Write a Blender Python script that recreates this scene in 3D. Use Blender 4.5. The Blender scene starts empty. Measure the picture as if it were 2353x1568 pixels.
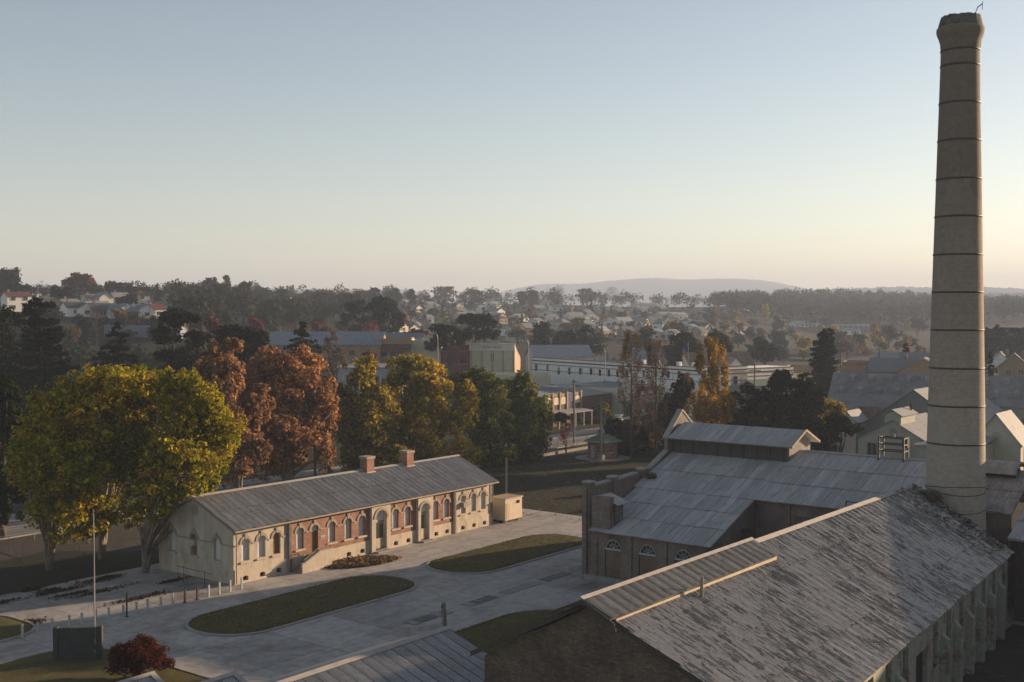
import bpy, math, random
import numpy as np
from mathutils import Vector, Matrix

R = math.radians
scene = bpy.context.scene
COL = scene.collection

# ------------------------------------------------------------------ camera
F_PX, IMG_W, IMG_H, HORIZON, CAM_H = 2700.0, 2353.0, 1568.0, 706.0, 25.0
PITCH = math.atan((IMG_H / 2 - HORIZON) / F_PX)
cam_data = bpy.data.cameras.new('camera')
cam_data.sensor_width = 36.0
cam_data.lens = 36.0 * F_PX / IMG_W
cam_data.clip_start = 0.5
cam_data.clip_end = 20000.0
cam = bpy.data.objects.new('camera', cam_data)
COL.objects.link(cam)
cam.location = (0, 0, CAM_H)
cam.rotation_euler = (math.pi / 2 - PITCH, 0, 0)
scene.camera = cam

# ------------------------------------------------------------------ sky, sun, exposure
SUN_AZ, SUN_EL = R(60.5), R(10.5)          # azimuth clockwise from the view axis (+Y)
world = bpy.data.worlds.new('World')
scene.world = world
world.use_nodes = True
wn = world.node_tree.nodes
wl = world.node_tree.links
bg = wn['Background']
sky = wn.new('ShaderNodeTexSky')
sky.sky_type = 'NISHITA'
sky.sun_disc = False
sky.sun_elevation = SUN_EL
sky.sun_rotation = SUN_AZ
sky.altitude = 900
sky.air_density = 0.9
sky.dust_density = 0.8
sky.ozone_density = 1.0
hsv = wn.new('ShaderNodeHueSaturation')
hsv.inputs['Saturation'].default_value = 0.9
wl.new(sky.outputs[0], hsv.inputs['Color'])
tint = wn.new('ShaderNodeMix')
tint.data_type = 'RGBA'
tint.blend_type = 'MULTIPLY'
tint.inputs[0].default_value = 1.0
tint.inputs[7].default_value = (1.09, 0.965, 0.86, 1)
wl.new(hsv.outputs[0], tint.inputs[6])
wl.new(tint.outputs[2], bg.inputs[0])
bg.inputs[1].default_value = 0.058
sun_data = bpy.data.lights.new('sun', 'SUN')
sun_data.energy = 4.0
sun_data.angle = R(0.6)
sun_data.color = (1.0, 0.72, 0.47)
sun = bpy.data.objects.new('sun', sun_data)
COL.objects.link(sun)
sd = Vector((math.sin(SUN_AZ) * math.cos(SUN_EL), math.cos(SUN_AZ) * math.cos(SUN_EL), math.sin(SUN_EL)))
sun.rotation_euler = sd.to_track_quat('Z', 'Y').to_euler()
sun.location = (60, 40, 80)
vs = scene.view_settings
vs.view_transform = 'Standard'
vs.look = 'None'
vs.exposure = 1.6
vs.gamma = 1.0
vs.use_curve_mapping = False
scene.render.engine = 'CYCLES'
cy = scene.cycles
cy.use_denoising = True
cy.max_bounces = 6
cy.diffuse_bounces = 3
cy.glossy_bounces = 2
cy.transmission_bounces = 3
cy.volume_bounces = 0
cy.transparent_max_bounces = 6
cy.use_adaptive_sampling = True

# ------------------------------------------------------------------ geometry helpers
SITE_A = 0.655                                   # the works are laid out on one grid, turned from the view axis
SITE_ROT = math.pi / 2 - SITE_A
E_S = Vector((math.sin(SITE_A), math.cos(SITE_A), 0))
E_T = Vector((-math.cos(SITE_A), math.sin(SITE_A), 0))
ORIGIN = Vector((-25.0, 104.9, 0))


def site(s, t, z=0.0):
    return ORIGIN + E_S * s + E_T * t + Vector((0, 0, z))


def ray(x, y):
    dx, dz = (x - IMG_W / 2) / F_PX, -(y - IMG_H / 2) / F_PX
    c, s = math.cos(PITCH), math.sin(PITCH)
    return Vector((dx, c + dz * s, -s + dz * c))


def ground_at(x, y, z=0.0):
    r = ray(x, y)
    return Vector((0, 0, CAM_H)) + r * ((z - CAM_H) / r.z)


def at(x, y, Y):
    r = ray(x, y)
    return Vector((0, 0, CAM_H)) + r * (Y / r.y)


class MB:
    """collects faces of one mesh"""

    def __init__(self):
        self.v, self.f = [], []

    def face(self, *pts):
        i = len(self.v)
        self.v += [tuple(p) for p in pts]
        self.f.append(tuple(range(i, i + len(pts))))
        return self

    def box(self, x0, x1, y0, y1, z0, z1):
        i = len(self.v)
        self.v += [(x, y, z) for z in (z0, z1) for y in (y0, y1) for x in (x0, x1)]
        self.f += [tuple(i + k for k in q) for q in
                   ((0, 2, 3, 1), (4, 5, 7, 6), (0, 1, 5, 4), (2, 6, 7, 3), (0, 4, 6, 2), (1, 3, 7, 5))]
        return self

    def prism(self, pts, vec):
        i, n = len(self.v), len(pts)
        vec = Vector(vec)
        self.v += [tuple(p) for p in pts] + [tuple(Vector(p) + vec) for p in pts]
        self.f.append(tuple(range(i + n - 1, i - 1, -1)))
        self.f.append(tuple(range(i + n, i + 2 * n)))
        for k in range(n):
            l = (k + 1) % n
            self.f.append((i + k, i + l, i + n + l, i + n + k))
        return self

    def tube(self, pts, radii, n=8, cap=True):
        pts = [Vector(p) for p in pts]
        if not hasattr(radii, '__len__'):
            radii = [radii] * len(pts)
        base = len(self.v)
        up = Vector((0, 0, 1))
        for k, p in enumerate(pts):
            d = (pts[min(k + 1, len(pts) - 1)] - pts[max(k - 1, 0)]).normalized()
            a = d.cross(up if abs(d.z) < 0.9 else Vector((1, 0, 0))).normalized()
            b = d.cross(a)
            for j in range(n):
                th = 2 * math.pi * j / n
                self.v.append(tuple(p + (a * math.cos(th) + b * math.sin(th)) * radii[k]))
        for k in range(len(pts) - 1):
            for j in range(n):
                q = (j + 1) % n
                self.f.append((base + k * n + j, base + k * n + q, base + (k + 1) * n + q, base + (k + 1) * n + j))
        if cap:
            self.f.append(tuple(base + j for j in range(n - 1, -1, -1)))
            self.f.append(tuple(base + (len(pts) - 1) * n + j for j in range(n)))
        return self

    def lathe(self, prof, n=32, cx=0, cy=0):
        base = len(self.v)
        for r, z in prof:
            for j in range(n):
                th = 2 * math.pi * j / n
                self.v.append((cx + r * math.cos(th), cy + r * math.sin(th), z))
        for k in range(len(prof) - 1):
            for j in range(n):
                q = (j + 1) % n
                self.f.append((base + k * n + j, base + k * n + q, base + (k + 1) * n + q, base + (k + 1) * n + j))
        return self

    def mesh(self, name, mat=None, smooth=False):
        me = bpy.data.meshes.new(name)
        me.from_pydata(self.v, [], self.f)
        if smooth:
            me.polygons.foreach_set('use_smooth', [True] * len(me.polygons))
        if mat:
            me.materials.append(mat)
        me.update()
        return me

    def build(self, name, mat, parent=None, smooth=False):
        return put(name, self.mesh(name, mat, smooth), parent)


def put(name, me, parent=None):
    o = bpy.data.objects.new(name, me)
    COL.objects.link(o)
    if parent is not None:
        o.parent = parent
    return o


def tag(o, label=None, cat=None, group=None, kind=None):
    if label:
        o['label'] = label
    if cat:
        o['category'] = cat
    if group:
        o['group'] = group
    if kind:
        o['kind'] = kind
    return o


def thing(name, label, cat, loc=(0, 0, 0), rotz=0.0, group=None):
    o = put(name, None)
    o.location = loc
    o.rotation_euler = (0, 0, rotz)
    o.empty_display_size = 0.5
    return tag(o, label, cat, group)


def site_thing(name, label, cat, s=0.0, t=0.0, group=None, z=0.0):
    return thing(name, label, cat, site(s, t, z), SITE_ROT, group)


def copy_tree(o, parent=None):
    c = o.copy()
    COL.objects.link(c)
    c.parent = parent
    for ch in o.children:
        copy_tree(ch, c)
    return c


def quads_mesh(name, P, mat):
    """P: (N,4,3) array of quads"""
    n = len(P)
    me = bpy.data.meshes.new(name)
    me.vertices.add(n * 4)
    me.vertices.foreach_set('co', np.ascontiguousarray(P, dtype=np.float32).ravel())
    me.loops.add(n * 4)
    me.loops.foreach_set('vertex_index', np.arange(n * 4, dtype=np.int32))
    me.polygons.add(n)
    me.polygons.foreach_set('loop_start', np.arange(0, n * 4, 4, dtype=np.int32))
    me.update(calc_edges=True)
    me.materials.append(mat)
    return me


# ------------------------------------------------------------------ materials
def new_mat(name):
    m = bpy.data.materials.new(name)
    m.use_nodes = True
    nt = m.node_tree
    return m, nt.nodes, nt.links, nt.nodes['Principled BSDF']


def coords(N, L, scale=(1, 1, 1), world=True):
    mp = N.new('ShaderNodeMapping')
    if world:
        g = N.new('ShaderNodeNewGeometry')
        rot = N.new('ShaderNodeMapping')
        rot.inputs['Rotation'].default_value = (0, 0, -SITE_ROT)
        L.new(g.outputs['Position'], rot.inputs[0])
        L.new(rot.outputs[0], mp.inputs[0])
    else:
        tc = N.new('ShaderNodeTexCoord')
        L.new(tc.outputs['Object'], mp.inputs[0])
    mp.inputs['Scale'].default_value = scale
    return mp.outputs[0]


def noise(N, L, vec, scale, detail=4, rough=0.55, dist=0.0):
    n = N.new('ShaderNodeTexNoise')
    n.inputs['Scale'].default_value = scale
    n.inputs['Detail'].default_value = detail
    n.inputs['Roughness'].default_value = rough
    n.inputs['Distortion'].default_value = dist
    L.new(vec, n.inputs['Vector'])
    return n.outputs['Fac']


def ramp(N, L, fac, stops):
    r = N.new('ShaderNodeValToRGB')
    el = r.color_ramp.elements
    while len(el) < len(stops):
        el.new(0.5)
    for e, (p, c) in zip(el, stops):
        e.position = p
        e.color = (c[0], c[1], c[2], 1) if hasattr(c, '__len__') else (c, c, c, 1)
    L.new(fac, r.inputs[0])
    return r.outputs['Color']


def mix(N, L, fac, a, b, mode='MIX'):
    m = N.new('ShaderNodeMix')
    m.data_type = 'RGBA'
    m.blend_type = mode
    for sock, v in ((m.inputs[0], fac), (m.inputs[6], a), (m.inputs[7], b)):
        if isinstance(v, (int, float)):
            sock.default_value = v
        elif isinstance(v, tuple):
            sock.default_value = (v[0], v[1], v[2], 1)
        else:
            L.new(v, sock)
    return m.outputs[2]


def bump(N, L, bsdf, height, strength, dist=0.02):
    b = N.new('ShaderNodeBump')
    b.inputs['Strength'].default_value = strength
    b.inputs['Distance'].default_value = dist
    L.new(height, b.inputs['Height'])
    L.new(b.outputs[0], bsdf.inputs['Normal'])


def rgb(c, k):
    return tuple(min(1.0, x * k) for x in c)


MATS = {}


def plain(name, c, var=0.25, scale=1.5, rough=0.85, stretch=(1, 1, 1), bstr=0.0, spec=0.3, c2=None, amount=0.5, metal=0.0):
    """painted / rendered / weathered surface: two scales of mottling plus optional second colour patches"""
    if name in MATS:
        return MATS[name]
    m, N, L, B = new_mat(name)
    v = coords(N, L, stretch)
    n1 = noise(N, L, v, scale, 6, 0.65)
    n2 = noise(N, L, v, scale * 9, 3, 0.6)
    colr = ramp(N, L, n1, [(0.25, rgb(c, 1 - var)), (0.75, rgb(c, 1 + var * 0.6))])
    if c2 is not None:
        n3 = noise(N, L, v, scale * 0.7, 8, 0.7, 0.3)
        msk = ramp(N, L, n3, [(amount - 0.04, 0.0), (amount + 0.06, 1.0)])
        colr = mix(N, L, msk, colr, c2)
    f2 = ramp(N, L, n2, [(0.3, 1 - var * 0.5), (0.7, 1.0)])
    colr = mix(N, L, 1.0, colr, f2, 'MULTIPLY')
    L.new(colr, B.inputs['Base Color'])
    B.inputs['Roughness'].default_value = rough
    B.inputs['Metallic'].default_value = metal
    B.inputs['Specular IOR Level'].default_value = spec
    if bstr:
        bump(N, L, B, n2, bstr)
    MATS[name] = m
    return m


def brick(name, c1, c2, mortar, scale=1.0, dirt=0.35, paint=None, paint_amt=0.5):
    if name in MATS:
        return MATS[name]
    m, N, L, B = new_mat(name)
    base = coords(N, L)
    sep = N.new('ShaderNodeSeparateXYZ')
    L.new(base, sep.inputs[0])
    add = N.new('ShaderNodeMath')
    L.new(sep.outputs[0], add.inputs[0])
    L.new(sep.outputs[1], add.inputs[1])
    cmb = N.new('ShaderNodeCombineXYZ')
    L.new(add.outputs[0], cmb.inputs[0])
    L.new(sep.outputs[2], cmb.inputs[1])
    bt = N.new('ShaderNodeTexBrick')
    L.new(cmb.outputs[0], bt.inputs['Vector'])
    bt.inputs['Scale'].default_value = 1.0
    bt.inputs['Brick Width'].default_value = 0.26 * scale
    bt.inputs['Row Height'].default_value = 0.095 * scale
    bt.inputs['Mortar Size'].default_value = 0.012 * scale
    bt.inputs['Color1'].default_value = (*c1, 1)
    bt.inputs['Color2'].default_value = (*c2, 1)
    bt.inputs['Mortar'].default_value = (*mortar, 1)
    n1 = noise(N, L, base, 0.5, 6, 0.65)
    n2 = noise(N, L, base, 5.0, 4, 0.6)
    d = ramp(N, L, n1, [(0.3, 1 - dirt), (0.7, 1.1)])
    colr = mix(N, L, 1.0, bt.outputs['Color'], d, 'MULTIPLY')
    d2 = ramp(N, L, n2, [(0.3, 0.75), (0.7, 1.1)])
    colr = mix(N, L, 1.0, colr, d2, 'MULTIPLY')
    if paint:
        n3 = noise(N, L, base, 0.9, 9, 0.72, 0.4)
        msk = ramp(N, L, n3, [(paint_amt - 0.02, 0.0), (paint_amt + 0.02, 1.0)])
        pc = ramp(N, L, n2, [(0.3, rgb(paint, 0.7)), (0.7, paint)])
        colr = mix(N, L, msk, colr, pc)
    L.new(colr, B.inputs['Base Color'])
    B.inputs['Roughness'].default_value = 0.9
    B.inputs['Specular IOR Level'].default_value = 0.2
    bump(N, L, B, bt.outputs['Fac'], -0.4, 0.02)
    MATS[name] = m
    return m


def metal_roof(name, c, c2, amount=0.5, stretch=(1, 1, 1), rough=0.5, streak=0.3, rust=None, corr=None, scale=0.8):
    """weathered iron: streaks down the slope, patches of a second colour, a lift per sheet; corr adds relief for far roofs"""
    if name in MATS:
        return MATS[name]
    m, N, L, B = new_mat(name)
    v = coords(N, L, stretch)
    n1 = noise(N, L, v, scale, 8, 0.7, 0.2)
    sx, sy = (0.5, 9.0) if stretch[0] < stretch[1] else (9.0, 0.5) if stretch[0] > stretch[1] else (4.0, 4.0)
    n2 = noise(N, L, coords(N, L, (sx, sy, sx)), 1.0, 5, 0.7)
    oi = N.new('ShaderNodeObjectInfo')
    a = ramp(N, L, oi.outputs['Random'], [(0.0, rgb(c, 1 - streak)), (1.0, rgb(c, 1 + streak * 0.5))])
    msk = ramp(N, L, n1, [(amount - 0.05, 0.0), (amount + 0.07, 1.0)])
    colr = mix(N, L, msk, a, c2)
    if rust:
        n3 = noise(N, L, v, scale * 1.9, 8, 0.75, 0.5)
        mr = ramp(N, L, n3, [(0.58, 0.0), (0.68, 1.0)])
        colr = mix(N, L, mr, colr, rust)
    f2 = ramp(N, L, n2, [(0.3, 0.62), (0.7, 1.12)])
    colr = mix(N, L, 1.0, colr, f2, 'MULTIPLY')
    L.new(colr, B.inputs['Base Color'])
    B.inputs['Roughness'].default_value = min(0.9, rough + 0.2)
    B.inputs['Specular IOR Level'].default_value = 0.25
    if corr:
        w = N.new('ShaderNodeTexWave')
        w.bands_direction = corr[0]
        w.inputs['Scale'].default_value = corr[1]
        w.inputs['Distortion'].default_value = 0
        tc = N.new('ShaderNodeTexCoord')
        L.new(tc.outputs['Object'], w.inputs['Vector'])
        bump(N, L, B, w.outputs['Fac'], 0.5, 0.03)
    MATS[name] = m
    return m


def leaf_mat(name, ca, cb, cc=None, scale=0.25, trans=0.35):
    """foliage: colour drifts in patches through the crown and jumps from leaf to leaf"""
    if name in MATS:
        return MATS[name]
    m, N, L, B = new_mat(name)
    g = N.new('ShaderNodeNewGeometry')
    n1 = noise(N, L, g.outputs['Position'], scale, 3, 0.6)
    stops = [(0.35, ca), (0.62, cb)]
    if cc:
        stops = [(0.3, ca), (0.5, cb), (0.68, cc)]
    colr = ramp(N, L, n1, stops)
    hs = ramp(N, L, g.outputs['Random Per Island'], [(0.0, (0.4, 0.42, 0.45)), (0.6, (1.0, 1.0, 1.0)), (1.0, (1.8, 1.6, 1.25))])
    colr = mix(N, L, 1.0, colr, hs, 'MULTIPLY')
    oi = N.new('ShaderNodeObjectInfo')
    ob = ramp(N, L, oi.outputs['Random'], [(0.0, (0.75, 0.8, 0.85)), (1.0, (1.2, 1.15, 1.0))])
    colr = mix(N, L, 1.0, colr, ob, 'MULTIPLY')
    out = N['Material Output']
    df = N.new('ShaderNodeBsdfDiffuse')
    tr = N.new('ShaderNodeBsdfTranslucent')
    mx = N.new('ShaderNodeMixShader')
    mx.inputs[0].default_value = trans
    L.new(colr, df.inputs[0])
    L.new(colr, tr.inputs[0])
    L.new(df.outputs[0], mx.inputs[1])
    L.new(tr.outputs[0], mx.inputs[2])
    L.new(mx.outputs[0], out.inputs['Surface'])
    MATS[name] = m
    return m


def glass_mat(name, c=(0.02, 0.025, 0.03), rough=0.15):
    if name in MATS:
        return MATS[name]
    m, N, L, B = new_mat(name)
    v = coords(N, L)
    n1 = noise(N, L, v, 1.2, 3)
    L.new(ramp(N, L, n1, [(0.3, rgb(c, 0.5)), (0.7, rgb(c, 1.8))]), B.inputs['Base Color'])
    B.inputs['Roughness'].default_value = rough
    MATS[name] = m
    return m


M_RENDER = plain('cream_render', (0.50, 0.43, 0.345), 0.3, 1.1, 0.9, (1, 1, 0.35), 0.15, c2=(0.36, 0.30, 0.235), amount=0.58)
M_RENDER_TRIM = plain('drab_trim', (0.33, 0.28, 0.22), 0.25, 2.0, 0.9)
M_REDBRICK = brick('red_brick', (0.28, 0.122, 0.082), (0.36, 0.172, 0.115), (0.32, 0.245, 0.195), 1.0, 0.35)
M_DARKBRICK = brick('brown_brick', (0.19, 0.145, 0.12), (0.25, 0.19, 0.155), (0.22, 0.19, 0.165), 1.0, 0.45)
M_GABLEBRICK = brick('gable_brick', (0.12, 0.085, 0.06), (0.2, 0.15, 0.1), (0.12, 0.1, 0.085), 1.1, 0.5)
M_BOARD = plain('weathered_board', (0.60, 0.60, 0.60), 0.3, 2.5, 0.85, (3, 3, 0.6), 0.1, c2=(0.42, 0.40, 0.37), amount=0.63)
M_BROWNWOOD = plain('bare_brown_wood', (0.22, 0.12, 0.05), 0.45, 2.5, 0.85, (3, 3, 0.5), 0.2)
M_DARKWOOD = plain('dark_timber', (0.075, 0.062, 0.052), 0.4, 2.0, 0.9, (3, 3, 0.6), 0.2)
M_GREYWOOD = plain('grey_timber', (0.24, 0.21, 0.18), 0.4, 2.0, 0.9, (3, 3, 0.6), 0.2)
M_GALV = metal_roof('galvanised_sheet', (0.36, 0.34, 0.32), (0.27, 0.25, 0.23), 0.55, (1.4, 0.5, 1), 0.55, 0.2)
M_RIDGECAP = plain('pale_ridge_cap', (0.36, 0.33, 0.30), 0.25, 2.0, 0.6, spec=0.4)
M_WORKSROOF = metal_roof('works_roof_sheet', (0.45, 0.44, 0.425), (0.35, 0.34, 0.325), 0.57, (0.4, 1.5, 1), 0.55, 0.2)
M_STEEL = plain('dark_steel', (0.05, 0.048, 0.046), 0.3, 2.0, 0.6)
M_GALVPIPE = plain('galvanised_pipe', (0.24, 0.235, 0.225), 0.2, 3.0, 0.45, metal=0.3)
M_WHITEPAINT = plain('worn_white_paint', (0.42, 0.40, 0.37), 0.25, 3.0, 0.8)
M_REDPAINT = plain('dark_red_paint', (0.10, 0.03, 0.022), 0.3, 3.0, 0.8)
M_DARK = plain('dark_interior', (0.018, 0.018, 0.018), 0.3, 1.0, 0.95)
M_GLASS = glass_mat('window_glass')
M_CONC = plain('plain_concrete', (0.27, 0.25, 0.225), 0.25, 1.2, 0.9, bstr=0.1)
M_STONECAP = plain('pale_coping', (0.34, 0.31, 0.27), 0.3, 1.5, 0.9, bstr=0.15)
M_BARK = plain('bark', (0.10, 0.08, 0.06), 0.45, 2.0, 0.95, (1, 1, 0.3), 0.3)
M_PALEBARK = plain('pale_plane_bark', (0.27, 0.21, 0.15), 0.4, 1.2, 0.9, (1, 1, 0.5), 0.2, c2=(0.14, 0.115, 0.085), amount=0.52)
# ------------------------------------------------------------------ ground and paving
COLS = [-0.6, -0.45, -0.30, -0.15, 0.0, 0.15, 0.27, 0.45, 0.6]
YS = [0, 200, 260, 320, 380, 450, 550, 700, 900, 1150, 1500, 2000, 3000, 8200]
HT = np.array([
    [0, 0, 2, 13, 20, 25, 28, 32, 33, 30, 25, 15, 10, 5],
    [0, 0, 2, 13, 20, 25, 28, 32, 33, 30, 25, 15, 10, 5],
    [0, 0, 1, 8, 18, 23, 28, 32, 34, 32, 28, 15, 10, 5],
    [0, 0, 0, 2, 5, 10, 18, 24, 30, 31, 28, 15, 10, 5],
    [0, 0, 0, 0, 1, 3, 6, 13, 22, 28, 24, 15, 10, 5],
    [0, 0, 0, 0, 0, 2, 5, 10, 17, 24, 25, 15, 10, 5],
    [0, 0, 0, 0, 0, 0, 0, 2, 5, 18, 32, 20, 10, 5],
    [0, 0, 0, 0, 0, 0, 2, 5, 10, 18, 22, 20, 12, 5],
    [0, 0, 0, 0, 0, 0, 2, 5, 10, 18, 22, 20, 12, 5]], float)


def terrain(x, y):
    y = max(y, 1.0)
    a = min(max(x / y, COLS[0]), COLS[-1] - 1e-6)
    yy = min(y, YS[-1] - 1e-3)
    i = max(k for k in range(len(COLS) - 1) if COLS[k] <= a + 1e-9)
    j = max(k for k in range(len(YS) - 1) if YS[k] <= yy)
    u = (a - COLS[i]) / (COLS[i + 1] - COLS[i])
    w = (yy - YS[j]) / (YS[j + 1] - YS[j])
    u, w = u * u * (3 - 2 * u), (w * w * (3 - 2 * w) * 0.5 + w * 0.5)
    h = (HT[i, j] * (1 - u) + HT[i + 1, j] * u) * (1 - w) + (HT[i, j + 1] * (1 - u) + HT[i + 1, j + 1] * u) * w
    return float(h)


def ground_material():
    m, N, L, B = new_mat('grass_and_earth')
    v = coords(N, L)
    n1 = noise(N, L, v, 0.09, 7, 0.65, 0.3)
    n2 = noise(N, L, v, 0.9, 6, 0.7)
    n3 = noise(N, L, v, 7.0, 3, 0.6)
    c = ramp(N, L, n1, [(0.3, (0.05, 0.036, 0.024)), (0.5, (0.042, 0.042, 0.024)), (0.68, (0.03, 0.04, 0.018))])
    c = mix(N, L, 1.0, c, ramp(N, L, n2, [(0.3, 0.55), (0.7, 1.2)]), 'MULTIPLY')
    c = mix(N, L, 1.0, c, ramp(N, L, n3, [(0.3, 0.6), (0.7, 1.2)]), 'MULTIPLY')
    L.new(c, B.inputs['Base Color'])
    B.inputs['Roughness'].default_value = 1.0
    B.inputs['Specular IOR Level'].default_value = 0.1
    bump(N, L, B, n3, 0.6, 0.08)
    return m


xs = sorted(set([round(s * k, 1) for s in (-1, 1) for k in
                 list(np.linspace(0, 400, 41)) + list(np.linspace(430, 1000, 20)) + list(np.linspace(1100, 4600, 18))]))
ys = list(np.linspace(-300, 180, 9)) + list(np.linspace(200, 760, 57)) + list(np.linspace(780, 1600, 42)) + list(np.linspace(1700, 7400, 38))
gv = [(x, y, terrain(x, y) if y > 190 else 0.0) for y in ys for x in xs]
gf = [(j * len(xs) + i, j * len(xs) + i + 1, (j + 1) * len(xs) + i + 1, (j + 1) * len(xs) + i)
      for j in range(len(ys) - 1) for i in range(len(xs) - 1)]
gm = bpy.data.meshes.new('ground')
gm.from_pydata(gv, [], gf)
gm.materials.append(ground_material())
gm.polygons.foreach_set('use_smooth', [True] * len(gm.polygons))
tag(put('ground', gm), 'brown and green grassy ground rolling away to the hills', kind='structure')


def concrete_material():
    m, N, L, B = new_mat('stained_concrete')
    v = coords(N, L)
    n1 = noise(N, L, v, 0.16, 7, 0.62, 0.4)
    n2 = noise(N, L, v, 1.1, 6, 0.7, 0.3)
    n3 = noise(N, L, v, 12.0, 3, 0.6)
    c = ramp(N, L, n1, [(0.28, (0.20, 0.185, 0.168)), (0.46, (0.36, 0.335, 0.305)), (0.75, (0.45, 0.42, 0.38))])
    c = mix(N, L, 1.0, c, ramp(N, L, n2, [(0.28, 0.66), (0.6, 1.05)]), 'MULTIPLY')
    c = mix(N, L, 1.0, c, ramp(N, L, n3, [(0.3, 0.88), (0.7, 1.05)]), 'MULTIPLY')
    tr = noise(N, L, coords(N, L, (0.12, 1.1, 1)), 0.8, 6, 0.65, 0.6)
    c = mix(N, L, 1.0, c, ramp(N, L, tr, [(0.32, 0.78), (0.5, 1.0), (0.7, 1.05)]), 'MULTIPLY')
    sp = ramp(N, L, noise(N, L, v, 0.75, 7, 0.75, 0.6), [(0.62, 0.0), (0.72, 0.65)])
    c = mix(N, L, sp, c, (0.085, 0.078, 0.07))
    vo = N.new('ShaderNodeTexVoronoi')
    vo.feature = 'DISTANCE_TO_EDGE'
    vo.inputs['Scale'].default_value = 0.42
    wv = N.new('ShaderNodeVectorMath')
    nn = N.new('ShaderNodeTexNoise')
    nn.inputs['Scale'].default_value = 1.3
    nn.inputs['Detail'].default_value = 5
    L.new(v, nn.inputs['Vector'])
    wv.operation = 'ADD'
    L.new(v, wv.inputs[0])
    L.new(nn.outputs['Color'], wv.inputs[1])
    L.new(wv.outputs[0], vo.inputs['Vector'])
    crack = ramp(N, L, vo.outputs['Distance'], [(0.0, 1.0), (0.012, 0.0)])
    patch = ramp(N, L, noise(N, L, v, 0.11, 2), [(0.56, 0.0), (0.64, 0.7)])
    cm = mix(N, L, 1.0, crack, patch, 'MULTIPLY')
    c = mix(N, L, cm, c, (0.09, 0.08, 0.07))
    oi = N.new('ShaderNodeObjectInfo')
    c = mix(N, L, 1.0, c, ramp(N, L, oi.outputs['Random'], [(0.0, 0.8), (0.25, 0.93), (1.0, 1.08)]), 'MULTIPLY')
    L.new(c, B.inputs['Base Color'])
    B.inputs['Roughness'].default_value = 0.85
    B.inputs['Specular IOR Level'].default_value = 0.3
    bump(N, L, B, n3, 0.15, 0.01)
    return m


M_YARD = concrete_material()
M_JOINT = plain('dark_joint', (0.10, 0.09, 0.075), 0.3, 2.0, 0.95)
M_ASPHALT = plain('pale_asphalt', (0.16, 0.15, 0.145), 0.25, 0.6, 0.9, bstr=0.1)
M_KERB = plain('kerb_concrete', (0.34, 0.31, 0.28), 0.3, 1.5, 0.9, bstr=0.1)
M_DIRT = plain('shade_toned_earth', (0.055, 0.046, 0.034), 0.4, 0.7, 1.0, bstr=0.3, c2=(0.03, 0.023, 0.015), amount=0.55)  # earth colour darkened to stand in for the shade under the trees


def lawn_material():
    m, N, L, B = new_mat('short_lawn')
    v = coords(N, L)
    n1 = noise(N, L, v, 0.5, 8, 0.72, 0.5)
    n2 = noise(N, L, v, 6.0, 6, 0.8)
    c = ramp(N, L, n1, [(0.3, (0.115, 0.075, 0.042)), (0.5, (0.10, 0.085, 0.034)), (0.7, (0.125, 0.13, 0.036))])
    c = mix(N, L, 1.0, c, ramp(N, L, n2, [(0.3, 0.45), (0.7, 1.25)]), 'MULTIPLY')
    L.new(c, B.inputs['Base Color'])
    B.inputs['Roughness'].default_value = 1.0
    B.inputs['Specular IOR Level'].default_value = 0.1
    bump(N, L, B, n2, 0.9, 0.06)
    return m


M_LAWN = lawn_material()

yard = site_thing('yard', None, None)
tag(yard, 'pale stained concrete yard of large slabs around the islands', kind='structure')
MB().box(-80, 48, -75, 13.5, -0.35, -0.012).build('yard_bed', M_JOINT, yard)
rg = random.Random(5)
slab_me = {}
s_edges = [-52 + 6.25 * k for k in range(17)]
t_edges = [-34.5 + 6.8 * k for k in range(8)]
for a, b in zip(s_edges[:-1], s_edges[1:]):
    for c, d in zip(t_edges[:-1], t_edges[1:]):
        if 0 <= a and b < 37 and c > 0 and d < 11:
            continue
        key = (round(b - a, 2), round(d - c, 2))
        if key not in slab_me:
            w, h = key[0] / 2 - 0.018, key[1] / 2 - 0.018
            slab_me[key] = MB().box(-w, w, -h, h, -0.15, 0.0).mesh('concrete_slab', M_YARD)
        o = put('concrete_slab', slab_me[key], yard)
        o.location = ((a + b) / 2, (c + d) / 2, 0.004 + rg.uniform(0, 0.012))
o = MB().box(-80, 48, -75, -34.55, -0.2, 0.006).build('yard_apron', M_YARD, yard)
tag(MB().face(*[tuple(site(s, t, 0.02)) for s, t in ((-60, -120), (29, -120), (29, -59), (-60, -61))]).build('dark_earth', plain('dark_wet_earth', (0.045, 0.04, 0.034), 0.5, 0.6, 1.0, bstr=0.4, c2=(0.09, 0.08, 0.07), amount=0.6)), 'dark littered earth below the buttressed wall', kind='structure')

# the street behind the works, kerb strips and footpath
st = site_thing('street', None, None)
tag(st, 'pale asphalt street running past the works gate', kind='structure')
MB().box(-90, 190, 36.5, 45.5, -0.2, 0.012).build('road_surface', M_ASPHALT, st)
for t0 in (36.2, 45.5):
    MB().box(-90, 190, t0, t0 + 0.3, -0.2, 0.13).build('kerb', M_KERB, st)
MB().box(-90, 190, 45.8, 49.6, -0.2, 0.115).build('footpath', M_CONC, st)
d = 6.0
dash = MB().box(-1.2, 1.2, 40.95, 41.08, 0.014, 0.017).mesh('lane_marking', M_WHITEPAINT)
for k in range(28):
    o = put('lane_marking', dash, st)
    o.location = (-70 + k * 9.0, 0, 0)

# earth under the big trees beside the gable
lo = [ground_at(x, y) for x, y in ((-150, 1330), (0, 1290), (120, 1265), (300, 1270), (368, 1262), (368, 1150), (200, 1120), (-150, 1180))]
tag(MB().face(*[(p.x, p.y, 0.008) for p in lo]).build('earth_bank', M_DIRT), 'bare leaf strewn earth under the yellow plane trees', kind='structure')


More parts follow.
